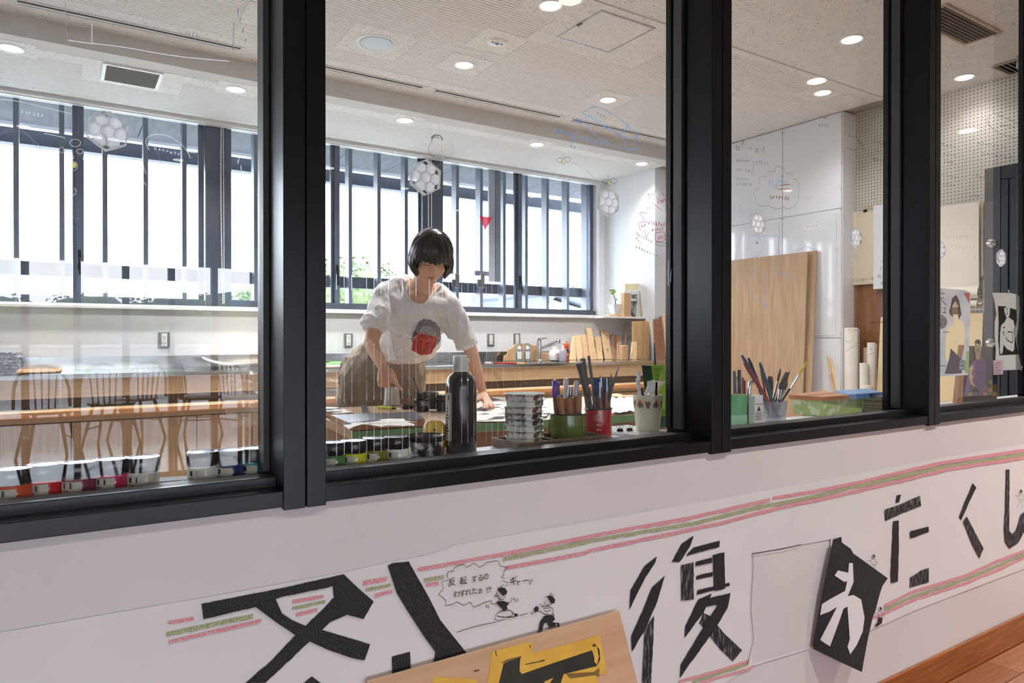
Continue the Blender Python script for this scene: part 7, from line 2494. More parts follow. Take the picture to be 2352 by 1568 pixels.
sb.ell(PY(898, 788, 3.42), rgt * 0.140, Vector((0, 0, 0.09)), to_cam * 0.12)
sb.cap(PY(905, 695, 3.2), PY(885, 795, 3.36), 0.06, 0.055)
# sleeves: wide flat tubes of cloth ending in a cut hem
slL = PY(862, 742, 3.10)
sb.chain([shL + Vector((0, 0, -0.02)), shL.lerp(slL, 0.55), slL], [0.052, 0.058, 0.060], 20)
sb.lathe([(0.0001, 0.0), (0.064, 0.0), (0.066, 0.012), (0.062, 0.05), (0.0001, 0.06)], slL + (slL - shL).normalized() * 0.022, 24, axis=(shL - slL).normalized())
slR = PY(1069, 782, 2.995)
sb.chain([shR + Vector((0, 0, -0.015)), shR.lerp(slR, 0.5), slR], [0.050, 0.052, 0.048], 20)
sb.lathe([(0.0001, 0.0), (0.052, 0.0), (0.054, 0.012), (0.052, 0.06), (0.0001, 0.07)], slR + (slR - shR).normalized() * 0.030, 24, axis=(shR - slR).normalized())
sb.cap(PY(1020, 730, 3.07), PY(1040, 765, 3.03), 0.050, 0.034)
def fold(pts, r_):
    sb.chain([PY(*p) for p in pts], [r_] * len(pts), 8)


fold([(888, 752, 3.07), (915, 772, 3.06), (945, 780, 3.05), (966, 762, 3.045), (975, 740, 3.045)], 0.008)
def wr(co):
    # long creases running down and outward, sharp crests
    q = Vector((co.x * 15 + co.z * 7, co.y * 10, co.z * 4 - co.x * 3))
    n1 = 1 - abs(noise.noise(q)) * 2
    n2 = 1 - abs(noise.noise(Vector((co.x * 30 - co.z * 12, co.y * 25, co.z * 11)) + Vector((7, 1, 3)))) * 2
    return 0.0075 * (max(0, n1) ** 3 - 0.3) + 0.0034 * (max(0, n2) ** 2.5 - 0.25) + 0.003 * noise.noise(co * 8)


shirt = fuse('t_shirt', sb, 0.0055, m_shirt, person, smooth=6, disp=wr)
# rolled hems and collar
def ringtube(c, ax1, ax2, r_, name, m, n=40):
    pts = [c + ax1 * math.cos(2 * PI * k / n) + ax2 * math.sin(2 * PI * k / n) for k in range(n + 1)]
    return MB().tube(pts, r_, 8, cap=False).build(name, m, person, smooth=True)


bvh_s = BVHTree.FromPolygons([v.co + person.location for v in shirt.data.vertices], [tuple(p.vertices) for p in shirt.data.polygons])
def onshirt(px, py, lift=0.0015):
    d = ray(px, py).normalized()
    h_ = bvh_s.ray_cast(CAMP, d)
    if h_[0] is None:
        return None
    return h_[0] - d * lift


# skin showing in the neckline: a patch of skin just proud of the shirt, edged by the collar rib
coll = [(945, 634), (936, 645), (933, 660), (934, 676), (940, 688), (950, 696), (963, 700), (976, 698), (984, 692), (991, 680), (1000, 668), (1012, 657)]
def patch_grid(poly, step, keep=None, lift=0.0015):
    """cloth-hugging patch: sampled on a fine raster inside a measured outline"""
    xs_ = [p[0] for p in poly]
    ys_ = [p[1] for p in poly]
    def inside(x, y):
        c = False
        j = len(poly) - 1
        for i in range(len(poly)):
            if (poly[i][1] > y) != (poly[j][1] > y) and x < (poly[j][0] - poly[i][0]) * (y - poly[i][1]) / (poly[j][1] - poly[i][1]) + poly[i][0]:
                c = not c
            j = i
        return c
    cache, vs_, fs_ = {}, [], []
    def vid(i, j):
        if (i, j) not in cache:
            p = onshirt(min(xs_) + i * step, min(ys_) + j * step, lift)
            if p is None:
                cache[(i, j)] = None
            else:
                cache[(i, j)] = len(vs_)
                vs_.append(p)
        return cache[(i, j)]
    for i in range(int((max(xs_) - min(xs_)) / step) + 1):
        for j in range(int((max(ys_) - min(ys_)) / step) + 1):
            x, y = min(xs_) + (i + 0.5) * step, min(ys_) + (j + 0.5) * step
            if inside(x, y) and (keep is None or keep(x, y)):
                q = [vid(i, j), vid(i + 1, j), vid(i + 1, j + 1), vid(i, j + 1)]
                if None not in q and max((vs_[q[0]] - vs_[k]).length for k in q) < 0.05:
                    fs_.append(tuple(q))
    return vs_, fs_


neckpoly = [(945, 634), (936, 645), (933, 660), (934, 676), (940, 688), (950, 696), (963, 700), (976, 698), (984, 692), (991, 680), (1000, 668), (1008, 655), (990, 640), (965, 630)]
vs_, fs_ = patch_grid(neckpoly, 1.5, lift=0.003)
o = MB().add(vs_, fs_).build('neckline_skin', m_skin, body, fix=False, smooth=True)
pts = [p for p in (onshirt(x, y, 0.004) for x, y in coll) if p is not None]
MB().tube(pts, 0.0065, 8).build('collar_rib', m_shirt, shirt, smooth=True)
for nm, cl in (('sleeve_hem', [(838, 741), (846, 747), (858, 752), (872, 754), (884, 752), (890, 745)]), ('sleeve_hem', [(1044, 800), (1056, 802), (1070, 799), (1082, 794), (1088, 788)]), ('shirt_hem', [(866, 815), (880, 824), (900, 832), (925, 838), (950, 838), (972, 833), (990, 824), (1004, 812)])):
    pts = [p for p in (onshirt(x, y, 0.002) for x, y in cl) if p is not None]
    if len(pts) > 2:
        MB().tube(pts, 0.005, 8).build(nm, m_shirt, shirt, smooth=True)

# ---- printed motif on the shirt: black ringed hair over a red face
def c8b(x, y):
    return (860 + x / 4.61, 520 + y / 4.61)


red = [c8b(*p) for p in ((428, 1115), (662, 1172), (640, 1270), (602, 1352), (490, 1362), (392, 1308))]
hairp = [c8b(*p) for p in ((385, 1200), (400, 1160), (430, 1090), (465, 1010), (520, 978), (590, 985), (650, 1020), (690, 1070), (700, 1120), (706, 1170), (690, 1220), (650, 1270), (625, 1300), (662, 1172), (428, 1115), (405, 1230))]
cxr, cyr = c8b(545, 1150)
def rings(x, y):
    d = math.hypot((x - cxr) / 1.12, y - cyr)
    ang = math.atan2(y - cyr, x - cxr)
    w_ = math.sin(d * 2.1 + 0.7 * math.sin(ang * 9)) + 0.35 * math.sin(ang * 40 + d * 3)
    return w_ > (-0.35 if d > 22 else 0.15)


vs_, fs_ = patch_grid(hairp, 0.55, rings, 0.0016)
MB().add(vs_, fs_).build('printed_hair', mat('shirt_print_black', (38, 38, 40), 0.85), shirt, fix=False, smooth=True)
vs_, fs_ = patch_grid(red, 0.8, None, 0.0013)
MB().add(vs_, fs_).build('printed_face', mat('shirt_print_red', (176, 62, 52), 0.85), shirt, fix=False, smooth=True)
for l_ in ([(476, 1218), (495, 1210), (512, 1222)], [(550, 1240), (572, 1236), (584, 1248), (590, 1266)]):
    pts = [onshirt(*c8b(*p), 0.0022) for p in l_]
    if None not in pts:
        MB().tube(pts, 0.0016, 6).build('printed_eye', mat('shirt_print_black', (38, 38, 40), 0.85), shirt)
p = onshirt(*c8b(523, 1312), 0.0018)
if p is not None:
    MB().ball(p, (0.006, 0.0012, 0.006), 12, 6).build('printed_mouth', mat('shirt_print_black', (38, 38, 40), 0.85), shirt)

# ---- trousers
pb = Blob()
pb.ell(PY(893, 822, 3.53), rgt * 0.185, Vector((0, 0, 0.13)), to_cam * 0.145)
pb.ell(PY(872, 850, 3.58), rgt * 0.205, Vector((0, 0, 0.15)), to_cam * 0.15)
kL1, kL2 = PY(832, 915, 3.62), Vector((ftL.x, 3.70, 0.18))
pb.chain([PY(850, 850, 3.56), kL1, Vector((kL1.x, 3.66, 0.50)), kL2], [0.13, 0.140, 0.115, 0.085], 20)
kR1, kR2 = PY(925, 915, 3.58), Vector((ftR.x, 3.66, 0.18))
pb.chain([PY(922, 850, 3.52), kR1, Vector((kR1.x, 3.62, 0.50)), kR2], [0.125, 0.120, 0.105, 0.085], 20)
# cargo flap bulging at the side
pb.ell(PY(806, 880, 3.58), rgt * 0.060, Vector((0, 0, 0.115)), to_cam * 0.085)
def wp(co):
    n1 = 1 - abs(noise.noise(Vector((co.x * 13 + co.z * 6, co.y * 13, co.z * 7)))) * 2
    n2 = 1 - abs(noise.noise(Vector((co.x * 28 - co.z * 10, co.y * 28, co.z * 12)) + Vector((3, 5, 1)))) * 2
    return 0.008 * noise.noise(co * 7) + 0.009 * (max(0, n1) ** 2.5 - 0.3) + 0.004 * (max(0, n2) ** 2 - 0.3)


trou = fuse('trousers', pb, 0.0075, m_pants, person, smooth=4, disp=wp)
# shoes
for ft_ in (ftL, ftR):
    sh = MB()
    sh.ball(ft_ + Vector((-0.03, -0.07, -0.006)), (0.05, 0.145, 0.043), 18, 10)
    sh.build('shoe', m_lid, person, smooth=True)
# pocket stitching
for l_ in ([(812, 800), (803, 830), (822, 880), (850, 868)], [(792, 905), (800, 930)]):
    bv = BVHTree.FromPolygons([v.co + person.location for v in trou.data.vertices], [tuple(p.vertices) for p in trou.data.polygons]) if 'bvp' not in globals() else bvp
    bvp = bv
    pts = []
    for x, y in l_:
        d = ray(x, y).normalized()
        h_ = bvp.ray_cast(CAMP, d)
        if h_[0] is not None:
            pts.append(h_[0] - d * 0.002)
    if len(pts) > 1:
        MB().tube(pts, 0.003, 6).build('pocket_seam', m_pants, trou, smooth=True)
# ================================================================ PAPER BANNER ON THE CORRIDOR WALL
m_bpaper = mat('banner_paper', (226, 222, 225), 0.85, var=0.02, scale=3, bump=0.25, bscale=5)
YBn = YW - 0.0022
def W(x, y, off=0.0):
    return PY(x, y, YBn - off)


def A_(x, y):
    return (380 + x / 2.613, 1240 + y / 2.613)


def B_(x, y):
    return (820 + x / 2.613, 1200 + y / 2.613)


def C_(x, y):
    return (1660 + x / 2.861, 1020 + y / 2.861)


top = [(-60, 1461), (0, 1452), (380, 1386.6), (458, 1374), (793, 1313), (893, 1290), (992, 1272.5), (1050, 1250), (1300, 1206), (1660, 1144), (1901, 1100), (2150, 1053), (2352, 1020), (2420, 1008)]
bot = [(1500, 1640), (1660, 1572), (1718, 1532), (1870, 1486), (2009, 1443), (2100, 1402), (2219, 1356), (2352, 1306), (2420, 1280)]
tw = [W(*p) for p in top]
bw = [W(*p) for p in bot]
def itp(arr, X):
    if X <= arr[0].x:
        return arr[0].z
    for a, b in zip(arr, arr[1:]):
        if a.x <= X <= b.x:
            return a.z + (b.z - a.z) * (X - a.x) / (b.x - a.x)
    return arr[-1].z


def bz(X):
    if X < bw[0].x:
        return 0.20
    return itp(bw, X)


hole = [W(1728, 1271), W(1907, 1238), W(1872, 1486), W(1717, 1528)]
hx0_, hx1_ = hole[0].x, hole[1].x
def hz(X):
    f = (X - hx0_) / (hx1_ - hx0_)
    zt = hole[0].z + (hole[1].z - hole[0].z) * f
    zb = hole[3].z + (hole[2].z - hole[3].z) * f
    return zt, zb


ban = thing('paper_banner', 'long white paper banner with brushed black characters and chalk stripes on the corridor wall', 'banner', W(1500, 1400))
def strip(X0, X1, zt, zb, nm, n=None):
    n = n or max(2, int((X1 - X0) / 0.02))
    vs, fs = [], []
    m_ = 8
    for i in range(n + 1):
        X = X0 + (X1 - X0) * i / n
        a, b = zt(X), zb(X)
        for j in range(m_ + 1):
            f = j / m_
            z_ = a + (b - a) * f
            w_ = 0.0006 * (1 + noise.noise(Vector((X * 5 + z_ * 2, z_ * 9, 3)))) * (0.3 + f)
            vs.append(Vector((X, YBn - w_ * 0.6, z_)))
    for i in range(n):
        for j in range(m_):
            k = i * (m_ + 1) + j
            fs.append((k, k + m_ + 1, k + m_ + 2, k + 1))
    return MB().add(vs, fs).build(nm, m_bpaper, ban, fix=False, smooth=True)


strip(tw[0].x, hx0_, lambda X: itp(tw, X), bz, 'paper_sheet')
strip(hx0_, hx1_, lambda X: itp(tw, X), lambda X: hz(X)[0], 'paper_sheet')
strip(hx0_, hx1_, lambda X: hz(X)[1], bz, 'paper_sheet')
strip(hx1_, W(2420, 1100).x, lambda X: itp(tw, X), bz, 'paper_sheet')

# ---- chalk stripes
def chalk(name, rgb):
    m = mat(name, rgb, 0.9, rgb2=(224, 214, 214), scale=800, lo=0.46, hi=0.68, detail=2)
    return m


m_cr = chalk('red_chalk', (216, 122, 136))
m_cg = chalk('green_chalk', (140, 152, 84))
OFF = 0.0014
SO = [0.0]
def stripe(pts, wpx, m):
    SO[0] = (SO[0] + 0.00013) % 0.0006
    # thick chalk line with ragged width, pts already in photo pixels
    dense = []
    for a, b in zip(pts, pts[1:]):
        n = max(2, int(math.hypot(b[0] - a[0], b[1] - a[1]) / 14))
        for k in range(n):
            dense.append((a[0] + (b[0] - a[0]) * k / n, a[1] + (b[1] - a[1]) * k / n))
    dense.append(pts[-1])
    vs, fs = [], []
    for i, (x, y) in enumerate(dense):
        j = noise.noise(Vector((x * 0.07, y * 0.05, wpx)))
        h_ = wpx / 2 * (1 + 0.25 * j)
        vs += [W(x, y - h_ + 1.2 * j, OFF + SO[0]), W(x, y + h_ + 1.2 * j, OFF + SO[0])]
    for i in range(len(dense) - 1):
        fs.append((2 * i, 2 * i + 1, 2 * i + 3, 2 * i + 2))
    MB().add(vs, fs).build('chalk_stripe', m, ban, fix=False)


def mp_(fn, l):
    return [fn(*p) for p in l]


stripe(mp_(B_, [(365, 282), (900, 185), (1450, 72), (2000, -28)]) + mp_(C_, [(310, 365)]), 8.5, m_cr)
stripe(mp_(C_, [(330, 355), (600, 310), (900, 250), (1400, 130), (1980, 40)]), 8, m_cr)
stripe(mp_(B_, [(875, 220), (1400, 110), (2020, 5)]) + mp_(C_, [(240, 412), (500, 365), (1000, 250), (1450, 150), (1980, 68)]), 8.5, m_cg)
stripe(mp_(B_, [(890, 272), (1370, 182), (1400, 168), (2190, 2)]) + mp_(C_, [(230, 452), (500, 390), (780, 332), (1000, 280), (1500, 160), (1980, 90)]), 8, m_cr)
stripe(mp_(B_, [(1930, 955), (2200, 880), (2352, 830)]) + mp_(C_, [(165, 1420)]), 7, m_cr)
stripe(mp_(B_, [(2010, 957), (2340, 850)]) + mp_(C_, [(165, 1440)]), 7, m_cg)
stripe(mp_(B_, [(2060, 962), (2352, 878)]) + mp_(C_, [(200, 1460)]), 6, m_cr)
stripe(mp_(C_, [(1060, 1062), (1250, 970), (1600, 862), (1800, 770), (1980, 702)]), 7, m_cr)
stripe(mp_(C_, [(1060, 1087), (1250, 1000), (1600, 886), (1800, 800), (1980, 725)]), 7, m_cg)
stripe(mp_(C_, [(975, 1145), (1080, 1105), (1250, 1025), (1600, 912), (1800, 828), (1980, 747)]), 6.5, m_cr)
for a, b, w_, m_ in (((15, 496), (170, 470), 8, m_cr), ((5, 566), (525, 456), 10, m_cg), ((18, 612), (575, 484), 8, m_cr), ((762, 370), (950, 338), 8, m_cr), ((760, 410), (960, 368), 7, m_cg), ((782, 448), (912, 418), 8, m_cr),
                     ((1186, 258), (1332, 232), 10, m_cr), ((1202, 298), (1350, 270), 7, m_cg), ((1256, 332), (1362, 308), 8, m_cr), ((1552, 240), (1670, 220), 8, m_cg), ((1566, 270), (1640, 258), 8, m_cr)):
    stripe([A_(*a), A_(*b)], w_, m_)

# ---- brushed characters
m_sumi = mat('brushed_black_ink', (26, 25, 26), 0.75, rgb2=(84, 82, 86), scale=420, lo=0.5, hi=0.8, detail=8)
m_sumi2 = mat('dry_brushed_black_ink', (34, 33, 35), 0.8, rgb2=(126, 124, 128), scale=60, stretch=(3, 1, 0.6), lo=0.5, hi=0.68, detail=6)
OF2 = 0.0021
SK = [0]
def stroke(fn, pts, m, par, off=OF2):
    """closed brush outline with slightly rough edge"""
    SK[0] = (SK[0] + 1) % 5
    off = off + SK[0] * 0.00022
    q = mp_(fn, pts)
    out = []
    for a, b in zip(q, q[1:] + q[:1]):
        L_ = math.hypot(b[0] - a[0], b[1] - a[1])
        n = max(1, int(L_ / 9))
        for k in range(n):
            f = k / n
            x, y = a[0] + (b[0] - a[0]) * f, a[1] + (b[1] - a[1]) * f
            if k:
                j = noise.noise(Vector((x * 0.35, y * 0.35, 1)))
                x += j * 1.0
                y += j * 1.0
            out.append((x, y))
    return MB().prism([W(x, y, off) for x, y in out], (0, 0.0001, 0)).build('brush_stroke', m, par)


def character(nm):
    o = bpy.data.objects.new('brush_character', None)
    COL.objects.link(o)
    o.empty_display_size = 0.02
    o.parent = ban
    o.location = W(*nm) - ban.location
    return o


c = character(A_(700, 500))
for s_ in ([(217, 383), (690, 290), (1070, 205), (1080, 245), (975, 285), (700, 340), (540, 402), (228, 475)],
           [(1000, 250), (1070, 205), (1160, 290), (1250, 368), (1190, 474), (1090, 448), (985, 495), (960, 520), (600, 857), (480, 857), (640, 720), (780, 570), (840, 515), (930, 430), (1012, 345)],
           [(540, 400), (660, 350), (700, 440), (760, 480), (840, 515), (960, 545), (1228, 625), (1195, 722), (1120, 708), (980, 660), (870, 610), (780, 570), (660, 490)]):
    stroke(A_, s_, m_sumi, c)
for s_ in ([(1335, 155), (1360, 140), (1460, 128), (1500, 200), (1580, 340), (1650, 480), (1730, 580), (1812, 682), (1610, 734), (1620, 670), (1560, 590), (1450, 420), (1390, 320)], [(1360, 700), (1468, 670), (1472, 772), (1362, 805)], [(800, 880), (880, 818), (960, 880)]):
    stroke(A_, s_, m_sumi, c)
c = character(B_(2000, 400))
for s_ in ([(1800, 203), (1790, 240), (1730, 330), (1700, 390), (1637, 520), (1643, 405), (1725, 262)], [(1848, 318), (1800, 480), (1720, 660), (1650, 775), (1648, 680), (1720, 520), (1770, 390)], [(1782, 555), (1780, 680), (1765, 962), (1712, 962), (1728, 650)],
           [(2022, 78), (2000, 140), (1935, 237), (1890, 235), (1950, 125)], [(1990, 180), (2020, 150), (2178, 108), (2175, 145), (1975, 200)], [(1945, 255), (2020, 238), (2022, 460), (1948, 468)], [(2135, 195), (2205, 178), (2210, 395), (2145, 410)],
           [(2035, 235), (2130, 210), (2132, 240), (2032, 260)], [(2038, 320), (2135, 295), (2135, 322), (2036, 342)], [(2045, 405), (2235, 360), (2238, 378), (2040, 432)], [(2130, 425), (2080, 540), (2020, 620), (1967, 692), (1972, 620), (2050, 460)],
           [(2110, 455), (2242, 422), (2230, 480), (2090, 505)], [(2242, 422), (2225, 510), (2150, 640), (2010, 830), (1940, 932), (1945, 850), (2060, 660), (2180, 470)], [(2080, 540), (2120, 560), (2200, 660), (2312, 765), (2255, 832), (2180, 760), (2055, 600)]):
    stroke(B_, s_, m_sumi2 if s_[0] in ((1782, 555), (2080, 540), (1945, 255)) else m_sumi, c)
for cc2, ss in (((1200, 600), ([(1145, 335), (1172, 330), (1160, 380), (1138, 385)], [(1065, 430), (1165, 395), (1298, 337), (1305, 405), (1160, 462), (1070, 503)], [(1122, 505), (1158, 500), (1158, 700), (1152, 900), (1108, 912), (1105, 850)], [(1232, 572), (1353, 540), (1355, 575), (1235, 618)], [(1232, 875), (1300, 830), (1355, 812), (1355, 905), (1230, 942)])),
                ((1630, 500), ([(1643, 255), (1667, 285), (1568, 498), (1553, 480)], [(1580, 505), (1605, 475), (1715, 685), (1688, 750), (1640, 660)])),
                ((1900, 500), ([(1863, 165), (1885, 165), (1884, 480), (1884, 570), (1905, 590), (1930, 560), (1960, 460), (1990, 440), (1990, 560), (1940, 650), (1885, 685), (1855, 640), (1850, 560), (1858, 400)],))):
    c = character(C_(*cc2))
    for s_ in ss:
        stroke(C_, s_, m_sumi2 if s_[0] in ((1065, 430), (1232, 875), (1580, 505), (1863, 165)) else m_sumi, c)

# ---- pen doodles on the banner
m_pen = mat('pen_black', (38, 36, 38), 0.7)
dood = bpy.data.objects.new('pen_doodle', None)
COL.objects.link(dood)
dood.empty_display_size = 0.02
dood.parent = ban
dood.location = W(1090, 1360) - ban.location
def pen(fn, pts, wd=0.0011, m=None, par=None):
    return MB().ribbon([W(*fn(*p), OF2 + 0.0016) for p in pts], wd, (0, 1, 0)).build('pen_line', m or m_pen, par or dood, fix=False)


def ink_blob(fn, pts, par=None):
    return MB().prism([W(*fn(*p), OF2 + 0.0014) for p in pts], (0, 0.0001, 0)).build('pen_fill', m_pen, par or dood)


burst = [(545, 300), (560, 292), (585, 290), (578, 276), (600, 262), (640, 250), (655, 268), (672, 262), (700, 243), (735, 268), (760, 258), (775, 240), (845, 228), (862, 262), (905, 270), (885, 290), (880, 318), (862, 326), (890, 336), (876, 350), (908, 362), (892, 384)]
pen(B_, burst)
pen(B_, [(800, 468), (760, 482), (735, 495), (700, 508), (682, 478), (640, 497), (602, 476), (570, 492), (528, 500), (535, 470), (510, 445), (490, 430), (520, 395), (508, 355), (548, 345), (540, 315), (545, 300)])
for s_, x, y, sz in (('反', 570, 360, 0.0165), ('転', 640, 352, 0.0165), ('す', 705, 342, 0.0145), ('る', 742, 334, 0.0145), ('の', 775, 326, 0.0145), ('わ', 598, 432, 0.0145), ('す', 633, 428, 0.0145), ('れ', 668, 421, 0.0145), ('た', 705, 413, 0.0145), ('ぁ', 740, 410, 0.0145), ('!!!', 792, 404, 0.015), ('ギ', 940, 352, 0.019), ('ャ', 968, 360, 0.015), ('ー', 1010, 352, 0.017), ('ッ', 1042, 352, 0.017)):
    text('doodle_lettering', s_, W(*B_(x, y), OF2 + 0.0018), sz, m_pen, dood)
pen(B_, [(600, 658), (680, 632), (760, 612), (840, 596)])
pen(B_, [(975, 558), (1025, 545)])
# first boy: startled, arms up
ink_blob(B_, [(842, 402), (860, 388), (888, 392), (902, 412), (896, 432), (875, 438), (858, 420)])
for a in ([(845, 400), (850, 385)], [(862, 390), (880, 372)], [(842, 414), (838, 436), (852, 458), (876, 462), (892, 440)], [(848, 452), (862, 450), (864, 462), (850, 464)], [(826, 442), (830, 432), (838, 436), (836, 446), (826, 442)], [(840, 444), (848, 432), (854, 440), (848, 448)]):
    pen(B_, a)
ink_blob(B_, [(835, 482), (850, 470), (880, 470), (915, 482), (900, 500), (905, 520), (880, 528), (865, 510), (850, 496)])
pen(B_, [(836, 484), (815, 490), (802, 478), (812, 470), (806, 464)])
pen(B_, [(914, 482), (928, 470), (922, 452), (936, 458), (942, 448), (944, 466)])
for a in ([(772, 490), (780, 512)], [(786, 494), (792, 514)], [(948, 456), (954, 474)], [(962, 452), (968, 474)]):
    pen(B_, a)
pen(B_, [(840, 545), (870, 530), (920, 526), (936, 540), (930, 560), (900, 568), (860, 566), (840, 560)], 0.0014)
pen(B_, [(838, 548), (826, 580), (850, 592), (890, 580), (872, 560)])
pen(B_, [(930, 545), (962, 548), (970, 558), (940, 566), (900, 572)])
ink_blob(B_, [(946, 546), (966, 552), (960, 562), (944, 560)])
# second boy: running with a ball
ink_blob(B_, [(1140, 446), (1158, 436), (1176, 442), (1190, 462), (1184, 484), (1166, 486), (1154, 462)])
for a in ([(1128, 452), (1136, 440), (1142, 448)], [(1158, 436), (1166, 420), (1172, 436), (1184, 430)], [(1128, 470), (1124, 484), (1140, 498), (1164, 490)], [(1132, 474), (1136, 478)]):
    pen(B_, a)
pen(B_, [(1110, 505), (1145, 500), (1175, 515), (1178, 548), (1160, 556), (1120, 546), (1096, 530), (1062, 536)], 0.0014)
pen(B_, [(1120, 515), (1150, 512), (1165, 525), (1140, 535), (1122, 528)])
ink_blob(B_, [(1060, 518), (1078, 500), (1092, 510), (1088, 528), (1068, 532)])
pen(B_, [(1088, 500), (1098, 488), (1112, 496), (1106, 510)])
ink_blob(B_, [(1128, 556), (1180, 556), (1190, 580), (1172, 596), (1196, 602), (1190, 622), (1150, 622), (1142, 598), (1122, 606), (1112, 648), (1092, 646), (1098, 596)])
ink_blob(B_, [(1196, 598), (1214, 602), (1216, 628), (1206, 626)])
ink_blob(B_, [(1086, 652), (1108, 652), (1104, 661), (1086, 660)])
for a in ([(1044, 540), (1050, 552)], [(1052, 536), (1056, 548)], [(1176, 540), (1184, 560)]):
    pen(B_, a)
# little figures by the flap and the last letter
for fn, dx, dy, k in ((C_, 990, 745, 1.0), (C_, 1035, 1090, 1.0), (C_, 1958, 318, 1.0)):
    for pl in ([(-12, -8), (-4, -20), (8, -20), (14, -6), (8, 8), (-6, 8), (-12, -8)], [(-6, 8), (-16, 24), (-10, 44), (6, 50), (20, 40), (18, 20), (8, 8)], [(-14, 22), (-34, 18), (-44, 26)], [(18, 22), (30, 34), (26, 50)], [(-6, 48), (-14, 80), (-30, 100)], [(8, 50), (14, 82), (8, 104)]):
        pen(fn, [(dx + x * k, dy + y * k) for x, y in pl])
    ink_blob(fn, [(dx - 4, dy - 16), (dx + 8, dy - 18), (dx + 12, dy - 4), (dx + 2, dy - 2)])
ink_blob(C_, [(1020, 1140), (1052, 1140), (1045, 1175), (1010, 1200), (1000, 1190), (1025, 1165)])

# edges of the cut window in the banner
for pl in ([(1728, 1271), (1730, 1300), (1725, 1400), (1731, 1470), (1722, 1505), (1717, 1528)], [(1728, 1271), (1800, 1260), (1840, 1250)]):
    pen(lambda x, y: (x, y), pl, 0.0016, m_pen, ban)

# ---- black flap folded out of the banner, printed with a white character
flap = thing('folded_paper_flap', 'black inked paper flap with a white cut character curling off the banner', 'paper flap', W(1950, 1380))
FX0, FX1 = W(1870, 1400).x, W(2040, 1400).x
def FO(x, y):
    """distance off the wall at a photo position on the flap"""
    X = W(x, y).x
    f = max(0.0, min(1.0, (X - FX0) / (FX1 - FX0)))
    v = max(0.0, min(1.0, (y - 1240) / 290.0))
    return 0.006 + (0.016 * math.sin(min(1.0, f * 3.2 + 0.12) * PI / 2) + 0.034 * f * v + 0.010 * math.sin(f * PI)) * (0.35 + 0.65 * v)


outl = [(725, 625), (780, 607), (783, 645), (840, 685), (860, 718), (940, 775), (1085, 880), (1050, 930), (1035, 975), (1020, 1030), (1005, 1090), (985, 1140), (958, 1260), (935, 1380), (915, 1496), (760, 1425), (598, 1345), (590, 1315), (615, 1190), (640, 1050), (690, 800)]
def fl_inside(poly, x, y):
    c_ = False
    j = len(poly) - 1
    for i in range(len(poly)):
        if (poly[i][1] > y) != (poly[j][1] > y) and x < (poly[j][0] - poly[i][0]) * (y - poly[i][1]) / (poly[j][1] - poly[i][1]) + poly[i][0]:
            c_ = not c_
        j = i
    return c_


def curved(poly, m, nm, par, extra, fn=C_):
    """outline filled with a triangulated sheet that follows the curl"""
    bm = bmesh.new()
    q = []
    for a, b in zip(poly, poly[1:] + poly[:1]):
        n = max(1, int(math.hypot(b[0] - a[0], b[1] - a[1]) / 26))
        q += [(a[0] + (b[0] - a[0]) * k / n, a[1] + (b[1] - a[1]) * k / n) for k in range(n)]
    vs = [bm.verts.new((x, 0, -y)) for x, y in q]
    bm.faces.new(vs)
    bmesh.ops.triangulate(bm, faces=bm.faces)
    for _ in range(5):
        es = [e for e in bm.edges if e.calc_length() > 40]
        if es:
            bmesh.ops.subdivide_edges(bm, edges=es, cuts=1)
            bmesh.ops.triangulate(bm, faces=bm.faces)
    vv, idx = [], {}
    for i, v in enumerate(bm.verts):
        idx[v] = i
        x, y = fn(v.co.x, -v.co.z)
        vv.append(W(x, y, FO(x, y) + extra))
    ff = [tuple(idx[v] for v in f_.verts) for f_ in bm.faces]
    bm.free()
    return MB().add(vv, ff).build(nm, m, par, fix=True, smooth=True)


fs_o = curved(outl, m_sumi, 'sheet', flap, 0.0)
curved(outl, m_bpaper, 'paper_back', flap, -0.0008)
for s_ in ([(830, 780), (855, 780), (850, 870), (860, 905), (820, 1000), (770, 1150), (705, 1328), (640, 1285), (720, 1130), (805, 960), (822, 880)], [(735, 862), (757, 828), (830, 845), (825, 895), (800, 905)], [(640, 1122), (652, 1050), (700, 1020), (800, 965), (780, 1050), (700, 1100)],
           [(815, 998), (860, 990), (910, 1020), (932, 1140), (920, 1230), (880, 1320), (838, 1380), (820, 1330), (850, 1230), (880, 1075), (835, 1055), (795, 1080)]):
    curved(s_, m_bpaper, 'white_stroke', flap, 0.0012)

# ---- plywood stencil board leaning on the wall at the bottom
TR, TL = PY(1422.7, 1401.7, 1.135), PY(843, 1561.6, 1.135)
TL.z = TR.z
BRp = PX(1465, 1568, TR.x)
dn = (BRp - TR)
BR = TR + dn * (TR.z / -dn.z)
BR.z = 0.001
BL = BR + (TL - TR)
m_sten = wood('maple_ply_board', (206, 166, 134), (190, 148, 114), axis=0, rough=0.5, scale=5, k=9)
nb = (TR - TL).cross(BR - TR).normalized()
if nb.y > 0:
    nb = -nb
sten = thing('stencil_board', 'maple plywood board with yellow taped black lettering leaning on the wall below the banner', 'wood board', BL.lerp(BR, 0.5))
MB().prism([TL, TR, BR, BL], -nb * 0.012).build('board', m_sten, sten, bevel=0.0008)
MB().prism([TL + nb * 0.0002 - Vector((0, 0, 0.0005)), TR + nb * 0.0002 - Vector((0, 0, 0.0005)), TR + nb * 0.0002 - Vector((0, 0, 0.004)), TL + nb * 0.0002 - Vector((0, 0, 0.004))], nb * 0.0003).build('pale_edge', m_mag[0], sten)
m_yt = mat('yellow_masking_tape', (222, 176, 70), 0.65, rgb2=(210, 160, 58), scale=20)
